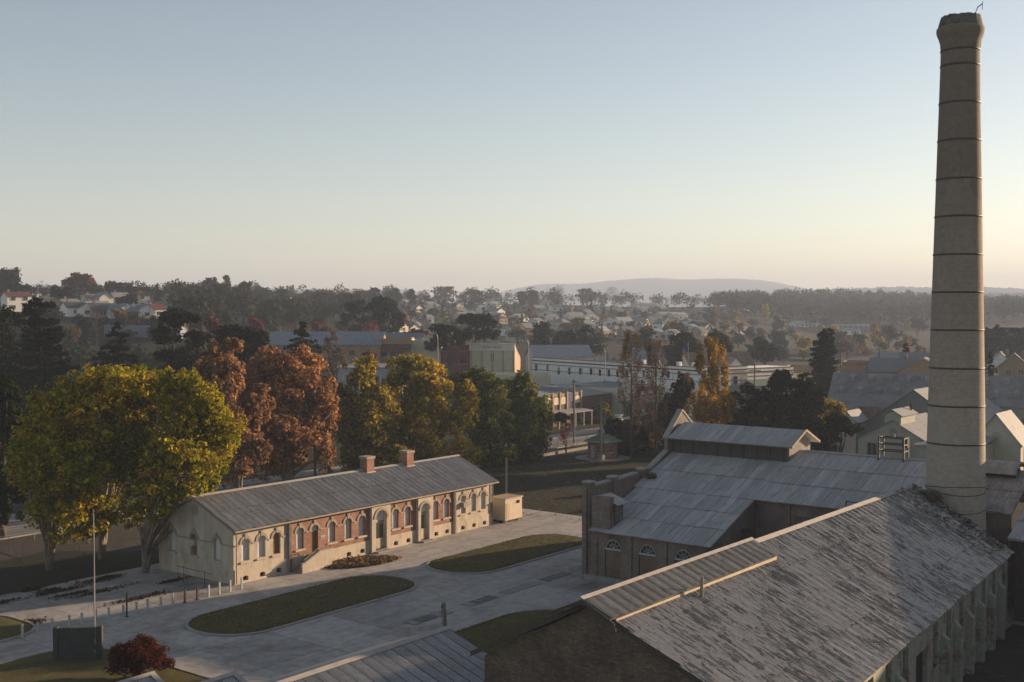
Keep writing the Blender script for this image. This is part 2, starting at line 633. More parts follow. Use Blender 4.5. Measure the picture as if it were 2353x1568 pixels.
def stadium(s0, s1, t0, t1, r, n=10):
    pts = []
    for cx_, cy_, a0 in ((s1 - r, t0 + r, -90), (s1 - r, t1 - r, 0), (s0 + r, t1 - r, 90), (s0 + r, t0 + r, 180)):
        for k in range(n + 1):
            a = R(a0 + 90 * k / n)
            pts.append((cx_ + r * math.cos(a), cy_ + r * math.sin(a)))
    return pts


def inset(pts, d):
    cx_, cy_ = sum(p[0] for p in pts) / len(pts), sum(p[1] for p in pts) / len(pts)
    n = len(pts)
    out = []
    for i in range(n):
        a, b = Vector(pts[i - 1]), Vector(pts[(i + 1) % n])
        tn = (b - a).normalized()
        out.append((pts[i][0] - tn.y * d, pts[i][1] + tn.x * d))
    return out


def island(label, pts, seed):
    """raised lawn inside a concrete kerb; pts run anticlockwise in site coordinates"""
    rr = random.Random(seed)
    o = site_thing('grass_island', None, None)
    tag(o, label, kind='structure')
    inn = inset(pts, 0.22)
    m = MB()
    n = len(pts)
    for i in range(n):
        j = (i + 1) % n
        a, b, c, dd = pts[i], pts[j], inn[j], inn[i]
        m.face((*a, -0.1), (*b, -0.1), (*b, 0.14), (*a, 0.14))
        m.face((*a, 0.14), (*b, 0.14), (*c, 0.15), (*dd, 0.15))
        m.face((*dd, 0.15), (*c, 0.15), (*c, 0.02), (*dd, 0.02))
    m.build('kerb', M_KERB, o)
    # lawn: rings that rise to a low uneven mound
    m = MB()
    rings = []
    cx_, cy_ = sum(p[0] for p in pts) / n, sum(p[1] for p in pts) / n
    for k, (f, h) in enumerate(((1.0, 0.09), (0.93, 0.17), (0.8, 0.24), (0.6, 0.3), (0.35, 0.33), (0.1, 0.34))):
        rings.append([(cx_ + (p[0] - cx_) * f, cy_ + (p[1] - cy_) * f, h + rr.uniform(-0.025, 0.025)) for p in inn])
    for r0, r1 in zip(rings[:-1], rings[1:]):
        for i in range(n):
            j = (i + 1) % n
            m.face(r0[i], r0[j], r1[j], r1[i])
    m.face(*rings[-1])
    m.build('lawn', M_LAWN, o, True)
    return o


def isl_pts(lst):
    return lst


island('long grass island with shaded dark turf in front of the red brick offices', stadium(-11.8, 11.2, -14.2, -6.1, 3.9), 1)
island('sunlit grass island between the offices and the brick powerhouse', stadium(15.2, 37.0, -15.4, -7.4, 3.8), 2)
island('dark grass island beside the corrugated shed roof', stadium(-9, 11.5, -38, -25.6, 5.5), 3)
island('grass island at the end of the white post row', stadium(-44, -18.0, -0.6, 8.5, 3.4), 4)
island('grass island below the block screen wall and the red maple', stadium(-60, -18.2, -26, -5.6, 4.5), 5)


def scatter_leaves(name, label, npts, sampler, size, mat, seed, z=0.02):
    rr = np.random.default_rng(seed)
    P = np.zeros((npts, 4, 3))
    for k in range(npts):
        x, y, zz = sampler(rr)
        w = site(x, y)
        a = rr.uniform(0, 6.28)
        sz = size * rr.uniform(0.5, 1.4)
        t1, t2 = rr.uniform(-0.5, 0.5, 2)
        ux, uy = math.cos(a) * sz, math.sin(a) * sz
        c = np.array([w.x, w.y, zz + z + abs(t1) * sz + abs(t2) * sz])
        d1 = np.array([ux, uy, t1 * sz])
        d2 = np.array([-uy, ux, t2 * sz]) * 0.6
        P[k] = [c - d1, c - d2, c + d1, c + d2]
    o = put(name, quads_mesh(name, P, mat))
    return tag(o, label, 'leaf litter', kind='stuff')


M_LITTER = leaf_mat('dry_leaves', (0.15, 0.10, 0.055), (0.22, 0.155, 0.09), (0.11, 0.07, 0.04), 1.5, 0.1)
M_LITTER_PALE = leaf_mat('pale_fallen_leaves', (0.32, 0.24, 0.12), (0.42, 0.34, 0.22), None, 1.5, 0.1)


def in_rect(s0, s1, t0, t1, z):
    return lambda rr: (rr.uniform(s0, s1), rr.uniform(t0, t1), z)


scatter_leaves('fallen_leaves', 'pale fallen leaves dotted over the long shaded island', 420, in_rect(-9, 9, -13.2, -7, 0.27), 0.055, M_LITTER_PALE, 3)
scatter_leaves('fallen_leaves', 'brown leaves lying on the sunlit grass island', 400, in_rect(18, 34, -14.4, -8.4, 0.27), 0.06, M_LITTER, 4)


M_BLADE = leaf_mat('grass_blades', (0.16, 0.11, 0.06), (0.15, 0.135, 0.05), (0.19, 0.195, 0.06), 0.6, 0.4)


def turf(s0, s1, t0, t1, r):
    def f(rr):
        while True:
            s, t = rr.uniform(s0, s1), rr.uniform(t0, t1)
            if rr.random() < 0.35:
                t = t0 + rr.uniform(0.1, 0.5) if rr.random() < 0.5 else t1 - rr.uniform(0.1, 0.5)
            ds, dt = max(s0 + r - s, s - s1 + r, 0), max(t0 + r - t, t - t1 + r, 0)
            if ds * ds + dt * dt < (r - 0.12) ** 2:
                e = min(s - s0, s1 - s, t - t0, t1 - t)
                return s, t, 0.1 + min(0.2, max(0, e) * 0.1)
    return f


for lab, a_ in (('short turf tufts on the long shaded island', (-11.6, 11.0, -14.0, -6.3, 3.8)), ('short turf tufts on the sunlit island', (15.4, 36.8, -15.2, -7.6, 3.7)), ('short turf tufts on the dark island by the shed', (-8.8, 11.3, -37.8, -25.8, 5.4))):
    scatter_leaves('grass', lab, 4500, turf(*a_), 0.07, M_BLADE, 60)


def pile(rr):
    # low drift of dead growth against the office wall
    while True:
        s, t = rr.uniform(9.8, 17.6), rr.uniform(-4.8, -0.3)
        u = (s - 13.7) / 4.0
        if abs(u) ** 2 + ((t + 2.4 + 0.25 * (s - 13.7)) / 2.1) ** 2 < 1 + rr.uniform(-0.3, 0.1):
            return s, t, rr.uniform(0, 0.16) * (1 - u * u)


scatter_leaves('dead_weeds', 'drift of dead brown weeds and leaves before the office wall', 5200, pile, 0.13, M_LITTER, 6)


def litter_patch(rr):
    k = rr.integers(0, 14)
    pr = np.random.default_rng(int(k) + 50)
    cs, ct = pr.uniform(-26, -1), pr.uniform(2.5, 13)
    ls, lt = pr.uniform(0.8, 3.2), pr.uniform(0.3, 0.8)
    return cs + rr.normal(0, ls * 0.5), ct + rr.normal(0, lt * 0.5), 0.0


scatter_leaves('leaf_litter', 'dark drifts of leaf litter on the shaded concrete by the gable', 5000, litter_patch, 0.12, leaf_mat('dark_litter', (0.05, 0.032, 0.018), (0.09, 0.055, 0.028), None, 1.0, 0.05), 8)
scatter_leaves('fallen_leaves', 'brown leaves spread over the grass bank below the green trees', 5000, in_rect(44, 100, -18, 33, 0.0), 0.12, M_LITTER, 9)

# drain covers set in a line across the yard
dm = plain('drain_iron', (0.07, 0.07, 0.075), 0.3, 4.0, 0.6)
rg = random.Random(11)
for k in range(26):
    s = 0.5 + k * 1.02
    if k in (5, 6, 11, 17, 22):
        continue
    w = rg.uniform(0.3, 0.46)
    mat = dm if k in (1, 2, 8, 9, 10, 18, 19, 20, 21) else M_CONC
    c = site_thing('drain_cover', 'drain cover plate let into the line across the yard', 'drain cover', s, -21.2 + 0.012 * k, 'drain covers across the yard')
    MB().box(-w - 0.05, w + 0.05, -0.62, 0.62, -0.05, 0.024).build('rim', M_JOINT, c)
    MB().box(-w, w, -0.55, 0.55, -0.03, 0.032).build('plate', mat, c)
# ------------------------------------------------------------------ building helpers
def arch_pts(u, w, zs, rise, n=10):
    if rise <= 0:
        return [(u - w / 2, zs), (u + w / 2, zs)]
    return [(u - w / 2 * math.cos(math.pi * k / n), zs + rise * math.sin(math.pi * k / n)) for k in range(n + 1)]


def wall_open(m, place, u0, u1, z0, z1, ops, depth):
    """wall face from u0 to u1 with arched openings (u, w, sill, spring, rise) and their reveals; place(u, z, d) maps to space"""
    cur = u0
    for (u, w, zb, zs, rise) in sorted(ops):
        a, b = u - w / 2, u + w / 2
        m.face(place(cur, z0, 0), place(a, z0, 0), place(a, z1, 0), place(cur, z1, 0))
        if zb > z0 + 1e-4:
            m.face(place(a, z0, 0), place(b, z0, 0), place(b, zb, 0), place(a, zb, 0))
        ar = arch_pts(u, w, zs, rise)
        for p, q in zip(ar[:-1], ar[1:]):
            m.face(place(p[0], p[1], 0), place(q[0], q[1], 0), place(q[0], z1, 0), place(p[0], z1, 0))
        ring = [(a, zb)] + ar + [(b, zb)]
        for p, q in zip(ring, ring[1:] + ring[:1]):
            m.face(place(p[0], p[1], 0), place(q[0], q[1], 0), place(q[0], q[1], depth), place(p[0], p[1], depth))
        cur = b
    m.face(place(cur, z0, 0), place(u1, z0, 0), place(u1, z1, 0), place(cur, z1, 0))
    return m


def arch_panel(m, place, u, w, zb, zs, rise, d0, d1):
    ring = [(u - w / 2, zb)] + arch_pts(u, w, zs, rise) + [(u + w / 2, zb)]
    A = [place(p[0], p[1], d0) for p in ring]
    B_ = [place(p[0], p[1], d1) for p in ring]
    m.face(*A)
    for k in range(len(ring)):
        l = (k + 1) % len(ring)
        m.face(A[k], A[l], B_[l], B_[k])
    return m


def arch_ring(m, place, u, w, zs, rise, thick, d0, d1, n=10):
    """hood mould proud of the wall"""
    a = arch_pts(u, w, zs, rise, n)
    b = arch_pts(u, w + 2 * thick, zs, rise + thick, n)
    for k in range(n):
        m.face(*[place(*p, d0) for p in (a[k], a[k + 1], b[k + 1], b[k])])
        m.face(place(*b[k], d0), place(*b[k + 1], d0), place(*b[k + 1], d1), place(*b[k], d1))
        m.face(place(*a[k], d0), place(*a[k + 1], d0), place(*a[k + 1], d1), place(*a[k], d1))
    for p, q in ((a[0], b[0]), (a[-1], b[-1])):
        m.face(place(*p, d0), place(*q, d0), place(*q, d1), place(*p, d1))
    return m


SHEETS = {}


def sheet_mesh(w, ln, pitch, amp, mat):
    key = (round(w, 3), round(ln, 3), pitch, amp, mat.name)
    if key in SHEETS:
        return SHEETS[key]
    n = max(4, int(round(w / pitch)) * 4)
    v, f = [], []
    for k in range(n + 1):
        x = w * k / n
        z = amp * math.sin(2 * math.pi * x / pitch)
        v += [(x, 0, z + 0.045), (x, ln, z)]
    for k in range(n):
        f.append((2 * k, 2 * k + 2, 2 * k + 3, 2 * k + 1))
    me = bpy.data.meshes.new('roof_sheet')
    me.from_pydata(v, [], f)
    me.polygons.foreach_set('use_smooth', [True] * len(f))
    me.materials.append(mat)
    SHEETS[key] = me
    return me


def roof_sheets(parent, e0, e1, r0, r1, rows, mat, w=0.8, pitch=0.1, amp=0.014, jit=0.006, seed=0, skip=0.0, gap=0.03):
    """iron sheets over the slope with eave e0-e1 and ridge r0-r1 (local points), each sheet an object"""
    rr = random.Random(seed)
    e0, e1, r0, r1 = map(Vector, (e0, e1, r0, r1))
    n = max(1, int(round((e1 - e0).length / w)))
    tot = float(sum(rows))
    for i in range(n):
        a0, a1 = e0.lerp(e1, i / n), e0.lerp(e1, (i + 1) / n)
        b0 = r0.lerp(r1, i / n)
        xax = (a1 - a0)
        ww = xax.length - gap
        xax.normalize()
        up = (b0 - a0)
        ln = up.length
        up.normalize()
        nor = xax.cross(up).normalized()
        yax = nor.cross(xax)
        pos = 0.0
        for rl in rows:
            L_ = ln * rl / tot
            if rr.random() >= skip:
                me = sheet_mesh(ww, round(L_ + 0.14, 1), pitch, amp, mat)
                o = put('roof_sheet', me, parent)
                p = a0 + up * (pos + rr.uniform(-jit, jit) * 4 - (0.1 if pos == 0 else 0.0)) + nor * (0.03 + rr.uniform(0, jit))
                tw = rr.uniform(-jit, jit) * 0.35
                M = Matrix((
                    (xax.x, up.x, nor.x, p.x), (xax.y, up.y, nor.y, p.y), (xax.z, up.z, nor.z, p.z), (0, 0, 0, 1)))
                o.matrix_local = M @ Matrix.Rotation(tw, 4, 'Z')
            pos += L_


def slab_roof(parent, name, pts, mat, th=0.08):
    """thin solid roof plane under the sheets; pts as a loop"""
    p = [Vector(q) for q in pts]
    nor = (p[1] - p[0]).cross(p[2] - p[0]).normalized()
    if nor.z < 0:
        nor = -nor
    return MB().prism([q - nor * th for q in p], nor * th).build(name, mat, parent)


def front(t0, inward=1):
    return lambda u, z, d: (u, t0 + inward * d, z)


def side(s0, inward=1):
    return lambda u, z, d: (s0 + inward * d, u, z)


# ------------------------------------------------------------------ the long office building
off = site_thing('office_building', 'long single storey offices of cream render and red brick with boarded arched windows', 'building')
pf = front(0.0)
M_RENDER_PLINTH = M_RENDER
WZ = 4.95
vents = [1.32, 3.3, 5.28, 14.35, 16.25, 21.15, 23.05, 27.5, 29.3, 32.0, 33.95, 35.84]
m = MB()
wall_open(m, front(-0.06), 0, 37.4, 0, 1.35, [(u, 0.62, 0.22, 0.52, 0.14) for u in vents], 0.4)
m.face((0, -0.06, 1.35), (37.4, -0.06, 1.35), (37.4, 0.02, 1.35), (0, 0.02, 1.35))
m.box(37.0, 37.4, 0.0, 11.0, 0, WZ)
m.box(0.3, 37.0, 10.7, 11.0, 0, WZ)
m.build('rendered_base', M_RENDER, off)
for u in vents:
    arch_panel(MB(), front(-0.06), u, 0.62, 0.22, 0.52, 0.14, 0.3, 0.36).build('vent_opening', M_DARK, off)

WINS = []
sections = [
    (0.0, 6.55, M_RENDER, [1.37, 3.23, 5.05]), (6.78, 17.3, M_REDBRICK, [7.93, 9.81, 12.07, 14.29, 16.2]),
    (20.05, 24.3, M_REDBRICK, [21.15, 22.98]), (26.7, 30.45, M_REDBRICK, [27.45, 29.25]), (30.7, 37.4, M_RENDER, [32.1, 33.92, 35.64])]
for a, b, mt, wins in sections:
    m = MB()
    ops = [(u, 0.92, 1.37 if u == 9.81 else 2.0, 3.55, 0.47) for u in wins]
    wall_open(m, pf, a, b, 1.35, WZ, ops, 0.32)
    m.build('rendered_wall' if mt is M_RENDER else 'brick_wall', mt, off)
    WINS += [(u, mt) for u in wins]


def boarded_window(parent, place, u, zb, board, trim):
    w = arch_panel(MB(), place, u, 0.92, zb, 3.55, 0.47, 0.24, 0.31).build('window', board, parent)
    m = MB()
    arch_ring(m, place, u, 0.98, 3.55, 0.5, 0.24, -0.07, 0.03)
    k = [(u - 0.11, 4.0), (u + 0.11, 4.0), (u + 0.15, 4.5), (u - 0.15, 4.5)]
    m.prism([place(*p, -0.1) for p in k], Vector(place(0, 0, 0.02)) - Vector(place(0, 0, -0.1)))
    m.build('arch_trim', trim, w)
    if zb > 1.5:
        m = MB()
        A, B_ = place(u - 0.66, zb - 0.2, -0.14), place(u + 0.66, zb - 0.03, 0.22)
        m.box(min(A[0], B_[0]), max(A[0], B_[0]), min(A[1], B_[1]), max(A[1], B_[1]), A[2], B_[2])
        m.build('sill', M_RENDER, w)
    return w


for u, mt in WINS:
    if u == 9.81:
        w = boarded_window(off, pf, u, 1.37, M_BROWNWOOD, M_RENDER_TRIM)
        MB().box(u - 0.46, u + 0.46, 0.2, 0.235, 3.35, 3.45).build('transom', M_RENDER_TRIM, w)
        arch_panel(MB(), pf, u, 0.9, 3.45, 3.56, 0.45, 0.215, 0.24).build('fanlight', M_BOARD, w)
    else:
        w = boarded_window(off, pf, u, 2.0, M_BROWNWOOD if u == 5.05 else M_BOARD, M_RENDER_TRIM)
        if u == 32.1:
            MB().box(u - 0.4, u + 0.4, -0.45, 0.24, 2.75, 3.3).build('air_conditioner', M_RENDER_TRIM, w)
# string courses between the hood moulds
for a, b, mt, wins in sections:
    edges = [a] + [x for u in wins for x in (u - 0.74, u + 0.74)] + [b]
    for k in range(0, len(edges), 2):
        if edges[k + 1] - edges[k] > 0.08:
            MB().box(edges[k], edges[k + 1], -0.06, 0.02, 3.44, 3.58).build('string_course', M_RENDER_TRIM, off)
# pilasters, corner strips and downpipes
for a, b, mt in ((6.55, 6.78, M_DARKBRICK), (30.45, 30.7, M_DARKBRICK)):
    MB().box(a, b, -0.2, 0.1, 0, WZ).build('pilaster', mt, off)
for u in (0.2, 6.45, 20.2, 30.3, 37.2):
    MB().tube([(u, -0.16, 0.1), (u, -0.16, 4.9)], 0.055, 8).build('downpipe', M_RENDER_TRIM, off)
# projecting door bays
for a, b, u, w, zb, zs, rise in ((17.3, 20.05, 18.68, 1.6, 0.32, 3.45, 0.8), (24.3, 26.7, 25.4, 1.35, 0.2, 3.4, 0.66)):
    pb = front(-0.34)
    m = MB()
    wall_open(m, pb, a, b, 0, 4.93, [(u, w, zb, zs, rise)], 0.55)
    m.box(a, a + 0.02, -0.34, 0.05, 0, 4.93)
    m.box(b - 0.02, b, -0.34, 0.05, 0, 4.93)
    m.build('door_bay', M_RENDER, off)
    arch_ring(MB(), pb, u, w + 0.06, zs, rise + 0.03, 0.28, -0.07, 0.02).build('arch_trim', M_RENDER_TRIM, off)
    d = MB().box(u - w / 2, u + w / 2, 0.12, 0.2, zb, 2.95).build('door', plain('faded_green_door', (0.32, 0.31, 0.25), 0.2, 3.0), off)
    gp = plain('olive_door_panel', (0.10, 0.10, 0.045), 0.25, 3.0)
    for q in ((-0.27, 0.27) if w > 1.4 else (0.0,)):
        for z0, z1 in ((zb + 0.15, zb + 0.85), (zb + 1.0, 2.75)):
            MB().box(u + q * w - 0.17 * w, u + q * w + 0.17 * w, 0.1, 0.13, z0, z1).build('door_panel', gp, d)
    MB().box(u - w / 2, u + w / 2, 0.05, 0.2, 2.95, 3.12).build('transom', M_RENDER_TRIM, d)
    arch_panel(MB(), pb, u, w, 3.12, zs, rise, 0.42, 0.5).build('fanlight', M_BOARD, d)
    MB().box(u - w / 2 - 0.25, u + w / 2 + 0.25, -0.95, -0.36, 0, 0.16).build('door_step', M_CONC, off)
    MB().box(u - w / 2, u + w / 2, -0.34, 0.1, 0.01, zb).build('threshold', M_CONC, off)
# gable end
pg = side(0.0)
m = MB()
wall_open(m, pg, 0.0, 11.0, 0, WZ, [(2.33, 0.92, 2.0, 3.55, 0.47), (5.63, 0.92, 2.0, 3.55, 0.47), (8.9, 0.92, 2.0, 3.55, 0.47)], 0.35)
m.prism([(0, 0, WZ), (0, 11, WZ), (0, 5.5, 7.3)], (0.35, 0, 0))
m.build('gable_wall', M_RENDER, off)
for u in (2.33, 5.63, 8.9):
    w = boarded_window(off, pg, u, 2.0, M_BROWNWOOD if u == 5.63 else M_BOARD, M_RENDER_TRIM)
    if u == 5.63:
        MB().box(-0.35, 0.3, u - 0.36, u + 0.36, 2.95, 3.5).build('air_conditioner', M_WHITEPAINT, w)
for a, b in ((0.0, 1.59), (3.07, 4.89), (6.37, 8.16), (9.64, 11.0)):
    MB().box(-0.06, 0.02, a, b, 3.44, 3.58).build('string_course', M_RENDER_TRIM, off)
ring = [(5.5 + 0.48 * math.cos(k * math.pi / 10), 6.25 + 0.48 * math.sin(k * math.pi / 10)) for k in range(20)]
MB().prism([(-0.05, p[0], p[1]) for p in ring], (0.07, 0, 0)).build('round_vent', M_RENDER_TRIM, off)
# roof
rf = slab_roof(off, 'roof', [(-0.35, -0.5, 4.98), (37.8, -0.5, 4.98), (37.8, 5.5, 7.5), (-0.35, 5.5, 7.5)], M_GREYWOOD)
roof_sheets(rf, (-0.35, -0.5, 5.0), (37.8, -0.5, 5.0), (-0.35, 5.5, 7.5), (37.8, 5.5, 7.5), [3.3, 3.3], M_GALV, 0.8, 0.1, 0.014, 0.012, 3)
slab_roof(off, 'rear_roof', [(-0.35, 5.52, 7.5), (37.8, 5.52, 7.5), (37.8, 11.5, 5.0), (-0.35, 11.5, 5.0)], M_GALV)
MB().prism([(-0.4, 5.2, 7.47), (-0.4, 5.5, 7.63), (-0.4, 5.8, 7.47), (-0.4, 5.5, 7.55)], (38.25, 0, 0)).build('ridge_cap', M_RIDGECAP, off)
MB().box(-0.3, 37.75, -0.66, -0.52, 4.82, 4.96).build('gutter', M_RENDER_TRIM, off)
m = MB()
m.prism([(-0.38, -0.5, 4.78), (-0.38, 5.5, 7.28), (-0.38, 5.5, 7.42), (-0.38, -0.5, 4.92)], (0.06, 0, 0))
m.prism([(-0.38, 11.5, 4.78), (-0.38, 5.5, 7.28), (-0.38, 5.5, 7.42), (-0.38, 11.5, 4.92)], (0.06, 0, 0))
m.build('bargeboard', M_RENDER_TRIM, off)
for s in (22.45, 28.75):
    ch = MB().box(s - 0.55, s + 0.55, 4.85, 5.9, 6.6, 8.72).build('chimney', M_REDBRICK, off)
    MB().box(s - 0.64, s + 0.64, 4.76, 5.99, 8.72, 8.98).build('chimney_cap', M_RENDER_TRIM, ch)
    MB().box(s - 0.66, s + 0.66, 4.74, 6.01, 6.6, 7.35).build('chimney_base', M_RENDER, ch)
# outside stair to the raised door
sta = thing('stair', None, None)
sta.parent = off
stm = MB()
for k in range(8):
    stm.box(6.95 + k * 0.27, 6.95 + (k + 1) * 0.27, -1.15, -0.08, 0, 0.17 * (k + 1))
stm.box(9.11, 10.75, -1.15, -0.08, 0, 1.37)
stm.build('steps', M_CONC, sta)
prof = [(6.95, 0), (10.75, 0), (10.75, 1.75), (9.25, 1.75), (7.2, 0.85), (6.95, 0.85)]
MB().prism([(p[0], -1.4, p[1]) for p in prof], (0, 0.24, 0)).build('stair_parapet', M_RENDER, sta)
MB().prism([(p[0], -1.45, p[1]) for p in ((6.9, 0.85), (7.2, 0.85), (9.25, 1.752), (10.8, 1.752), (10.8, 1.85), (9.2, 1.85), (7.15, 0.97), (6.9, 0.97))], (0, 0.34, 0)).build('parapet_coping', M_STONECAP, sta)
MB().tube([(7.3, -1.25, 0.95), (7.3, -1.25, 1.2), (9.3, -1.25, 2.15), (10.7, -1.25, 2.15), (10.7, -1.25, 1.8)], 0.035, 6).build('handrail', M_RENDER_TRIM, sta)
# painted sign on the wall (illegible white lettering)
MB().box(10.55, 11.2, -0.03, -0.008, 2.72, 2.83).box(10.6, 10.78, -0.03, -0.008, 2.55, 2.65).box(10.85, 11.1, -0.03, -0.008, 2.55, 2.65).build('painted_sign', M_WHITEPAINT, off)

# ------------------------------------------------------------------ the brick powerhouse
pw = site_thing('powerhouse', 'dark brick powerhouse with fanlight arches, grey iron roof and raised roof monitor', 'building')
S0, TL, TR = 21.5, -23.8, -36.5
archs = [-26.5, -30.1, -33.7]
ps = side(S0)
m = MB()
wall_open(m, ps, TR, TL, 0, 4.6, [(t, 1.7, 0.55, 3.1, 0.85) for t in archs], 0.3)
m.build('front_wall', M_DARKBRICK, pw)
M_PALEFRAME = plain('pale_window_frame', (0.5, 0.5, 0.48), 0.2, 3.0)
for t in archs:
    MB().box(S0 + 0.16, S0 + 0.3, t - 0.85, t + 0.85, 0.55, 2.98).build('bricked_panel', brick('panel_brick', (0.17, 0.105, 0.075), (0.24, 0.16, 0.115), (0.2, 0.17, 0.14)), pw)
    w = arch_ring(MB(), ps, t, 1.5, 3.1, 0.75, 0.1, 0.1, 0.22).build('window', M_PALEFRAME, pw)
    MB().box(S0 + 0.02, S0 + 0.26, t - 0.88, t + 0.88, 2.98, 3.1).build('sill', M_PALEFRAME, w)
    arch_panel(MB(), ps, t, 1.5, 3.1, 3.101, 0.75, 0.2, 0.21).build('pane', M_GLASS, w)
    bm = MB()
    for k in range(1, 5):
        a = math.pi * k / 5
        bm.tube([(S0 + 0.18, t, 3.12), (S0 + 0.18, t + 0.74 * math.cos(a), 3.1 + 0.74 * math.sin(a))], 0.022, 5)
    bm.tube([(S0 + 0.18, t + 0.4 * math.cos(math.pi * k / 10), 3.1 + 0.4 * math.sin(math.pi * k / 10)) for k in range(11)], 0.022, 5)
    bm.build('glazing_bars', M_PALEFRAME, w)
    arch_ring(MB(), ps, t, 1.74, 3.1, 0.87, 0.2, -0.03, 0.01).build('arch_trim', M_DARKBRICK, pw)
for t in (-24.6, -28.3, -31.9, -35.8):
    MB().box(S0 - 0.14, S0 + 0.1, t - 0.28, t + 0.28, 0.0, 4.5).build('pilaster', M_DARKBRICK, pw)
MB().box(S0 - 0.32, S0 + 0.05, TR - 0.2, TL + 0.3, 0, 0.5).build('plinth', M_CONC, pw)
# side wall with stepped parapet and gable towards the lawn (parallel to the ridge end)
prof = [(21.2, 0), (56.5, 0), (56.5, 5.0), (50.5, 8.3), (42.2, 11.5), (42.2, 12.0), (38.9, 14.25), (36.0, 11.7), (36.0, 10.3), (32.6, 8.9), (26.2, 8.55), (22.3, 8.45), (21.2, 8.45)]
MB().prism([(p[0], TL, p[1]) for p in prof], (0, 0.45, 0)).build('parapet_wall', M_DARKBRICK, pw)
cp = [((22.4, 8.45), (25.4, 8.53)), ((26.6, 8.55), (30.2, 8.74)), ((32.7, 8.95), (36.0, 10.32)), ((35.9, 11.7), (38.95, 14.3)), ((38.95, 14.3), (42.3, 11.95))]
for (a, b) in cp:
    MB().prism([(a[0], TL - 0.08, a[1] - 0.02), (b[0], TL - 0.08, b[1] - 0.02), (b[0], TL - 0.08, b[1] + 0.16), (a[0], TL - 0.08, a[1] + 0.16)], (0, 0.62, 0)).build('coping', M_STONECAP, pw)
for s, z in ((21.9, 9.0), (26.0, 9.0), (31.3, 9.2)):
    p = MB().box(s - 0.42, s + 0.42, TL - 0.22, TL + 0.55, 0 if s < 22 else 7.0, z - 0.15).build('pier', M_DARKBRICK, pw)
    MB().box(s - 0.5, s + 0.5, TL - 0.3, TL + 0.63, z - 0.15, z).build('pier_cap', M_STONECAP, p)
# front return pier with the louvred hatch behind it
MB().box(S0 - 0.15, S0 + 0.55, -26.3, -24.3, 4.0, 7.75).build('return_wall', M_DARKBRICK, pw)
hb = MB().box(S0 + 0.55, S0 + 1.9, -26.35, -25.0, 5.0, 7.15).build('louvre_hatch', M_DARKWOOD, pw)
slab_roof(hb, 'hatch_roof', [(S0 + 0.3, -26.9, 7.1), (S0 + 2.3, -26.9, 7.1), (S0 + 2.3, -24.8, 7.8), (S0 + 0.3, -24.8, 7.8)], M_WORKSROOF)
rg = random.Random(3)
for k in range(8):
    z = 5.55 + k * 0.19
    o = MB().box(-0.62, 0.62, -0.03, 0.05, -0.07, 0.07).build('louvre_slat', M_GREYWOOD, hb)
    o.location = (S0 + 1.22, -26.42, z)
    o.rotation_euler = (R(25), rg.uniform(-0.08, 0.08), rg.uniform(-0.03, 0.03))
# wing side wall and the wall under the upper eave
MB().prism([(S0, TR, 0), (30.0, TR, 0), (30.0, TR, 7.6), (S0, TR, 4.6)], (0, 0.4, 0)).build('wing_wall', M_DARKBRICK, pw)
arch_panel(MB(), front(TR - 0.02, -1), 28.0, 1.3, 0.4, 2.6, 0.6, 0.02, 0.0).build('side_opening', M_DARK, pw)
MB().box(26.9, 27.6, TR - 0.5, TR, 5.0, 5.25).build('pipe_bracket', M_STEEL, pw)
m = MB().box(30.0, 30.4, -51.5, TR, 0, 7.5)
m.build('rear_wall', M_DARKBRICK, pw)
for k in range(3):
    t = -39.6 - k * 4.6
    MB().box(29.86, 30.0, t - 0.25, t + 0.25, 0, 7.5).build('pilaster', M_DARKBRICK, pw)
    MB().box(29.95, 30.02, t - 4.1, t - 0.6, 3.2, 6.4).build('blind_panel', M_RENDER_TRIM if k == 9 else M_GABLEBRICK, pw)
# roofs
RZ, RS = 11.1, 39.0
slope = lambda s: 4.65 + (RZ - 4.65) * (s - 21.0) / (RS - 21.0)
r1 = slab_roof(pw, 'roof', [(29.2, -51.5, slope(29.2)), (29.2, TL, slope(29.2)), (RS, TL, RZ), (RS, -51.5, RZ)], M_GREYWOOD)
roof_sheets(r1, (29.2, -36.6, slope(29.2)), (29.2, -51.5, slope(29.2)), (RS, -36.6, RZ), (RS, -51.5, RZ), [3.4, 3.4, 3.4], M_WORKSROOF, 0.8, 0.1, 0.014, 0.006, 5)
roof_sheets(r1, (29.2, -24.0, slope(29.2)), (29.2, -36.6, slope(29.2)), (36.4, -24.0, slope(36.4)), (36.4, -36.6, slope(36.4)), [3.6, 3.6], M_WORKSROOF, 0.8, 0.1, 0.014, 0.006, 6)
r2 = slab_roof(pw, 'wing_roof', [(20.9, TR - 0.25, slope(20.9)), (20.9, TL - 0.4, slope(20.9)), (29.25, TL - 0.4, slope(29.25) - 0.02), (29.25, TR - 0.25, slope(29.25) - 0.02)], M_GREYWOOD)
roof_sheets(r2, (20.9, -24.3, slope(20.9)), (20.9, TR - 0.25, slope(20.9)), (29.2, -24.3, slope(29.2)), (29.2, TR - 0.25, slope(29.2)), [2.8, 2.8, 2.8], M_WORKSROOF, 0.8, 0.1, 0.014, 0.014, 7)
slab_roof(pw, 'rear_roof', [(RS + 0.02, -51.5, RZ), (RS + 0.02, TL, RZ), (56.8, TL, 4.8), (56.8, -51.5, 4.8)], M_WORKSROOF)
MB().prism([(RS - 0.3, -51.5, RZ), (RS, -51.5, RZ + 0.14), (RS + 0.3, -51.5, RZ)], (0, 51.5 - 37.4, 0)).build('ridge_cap', M_RIDGECAP, pw)
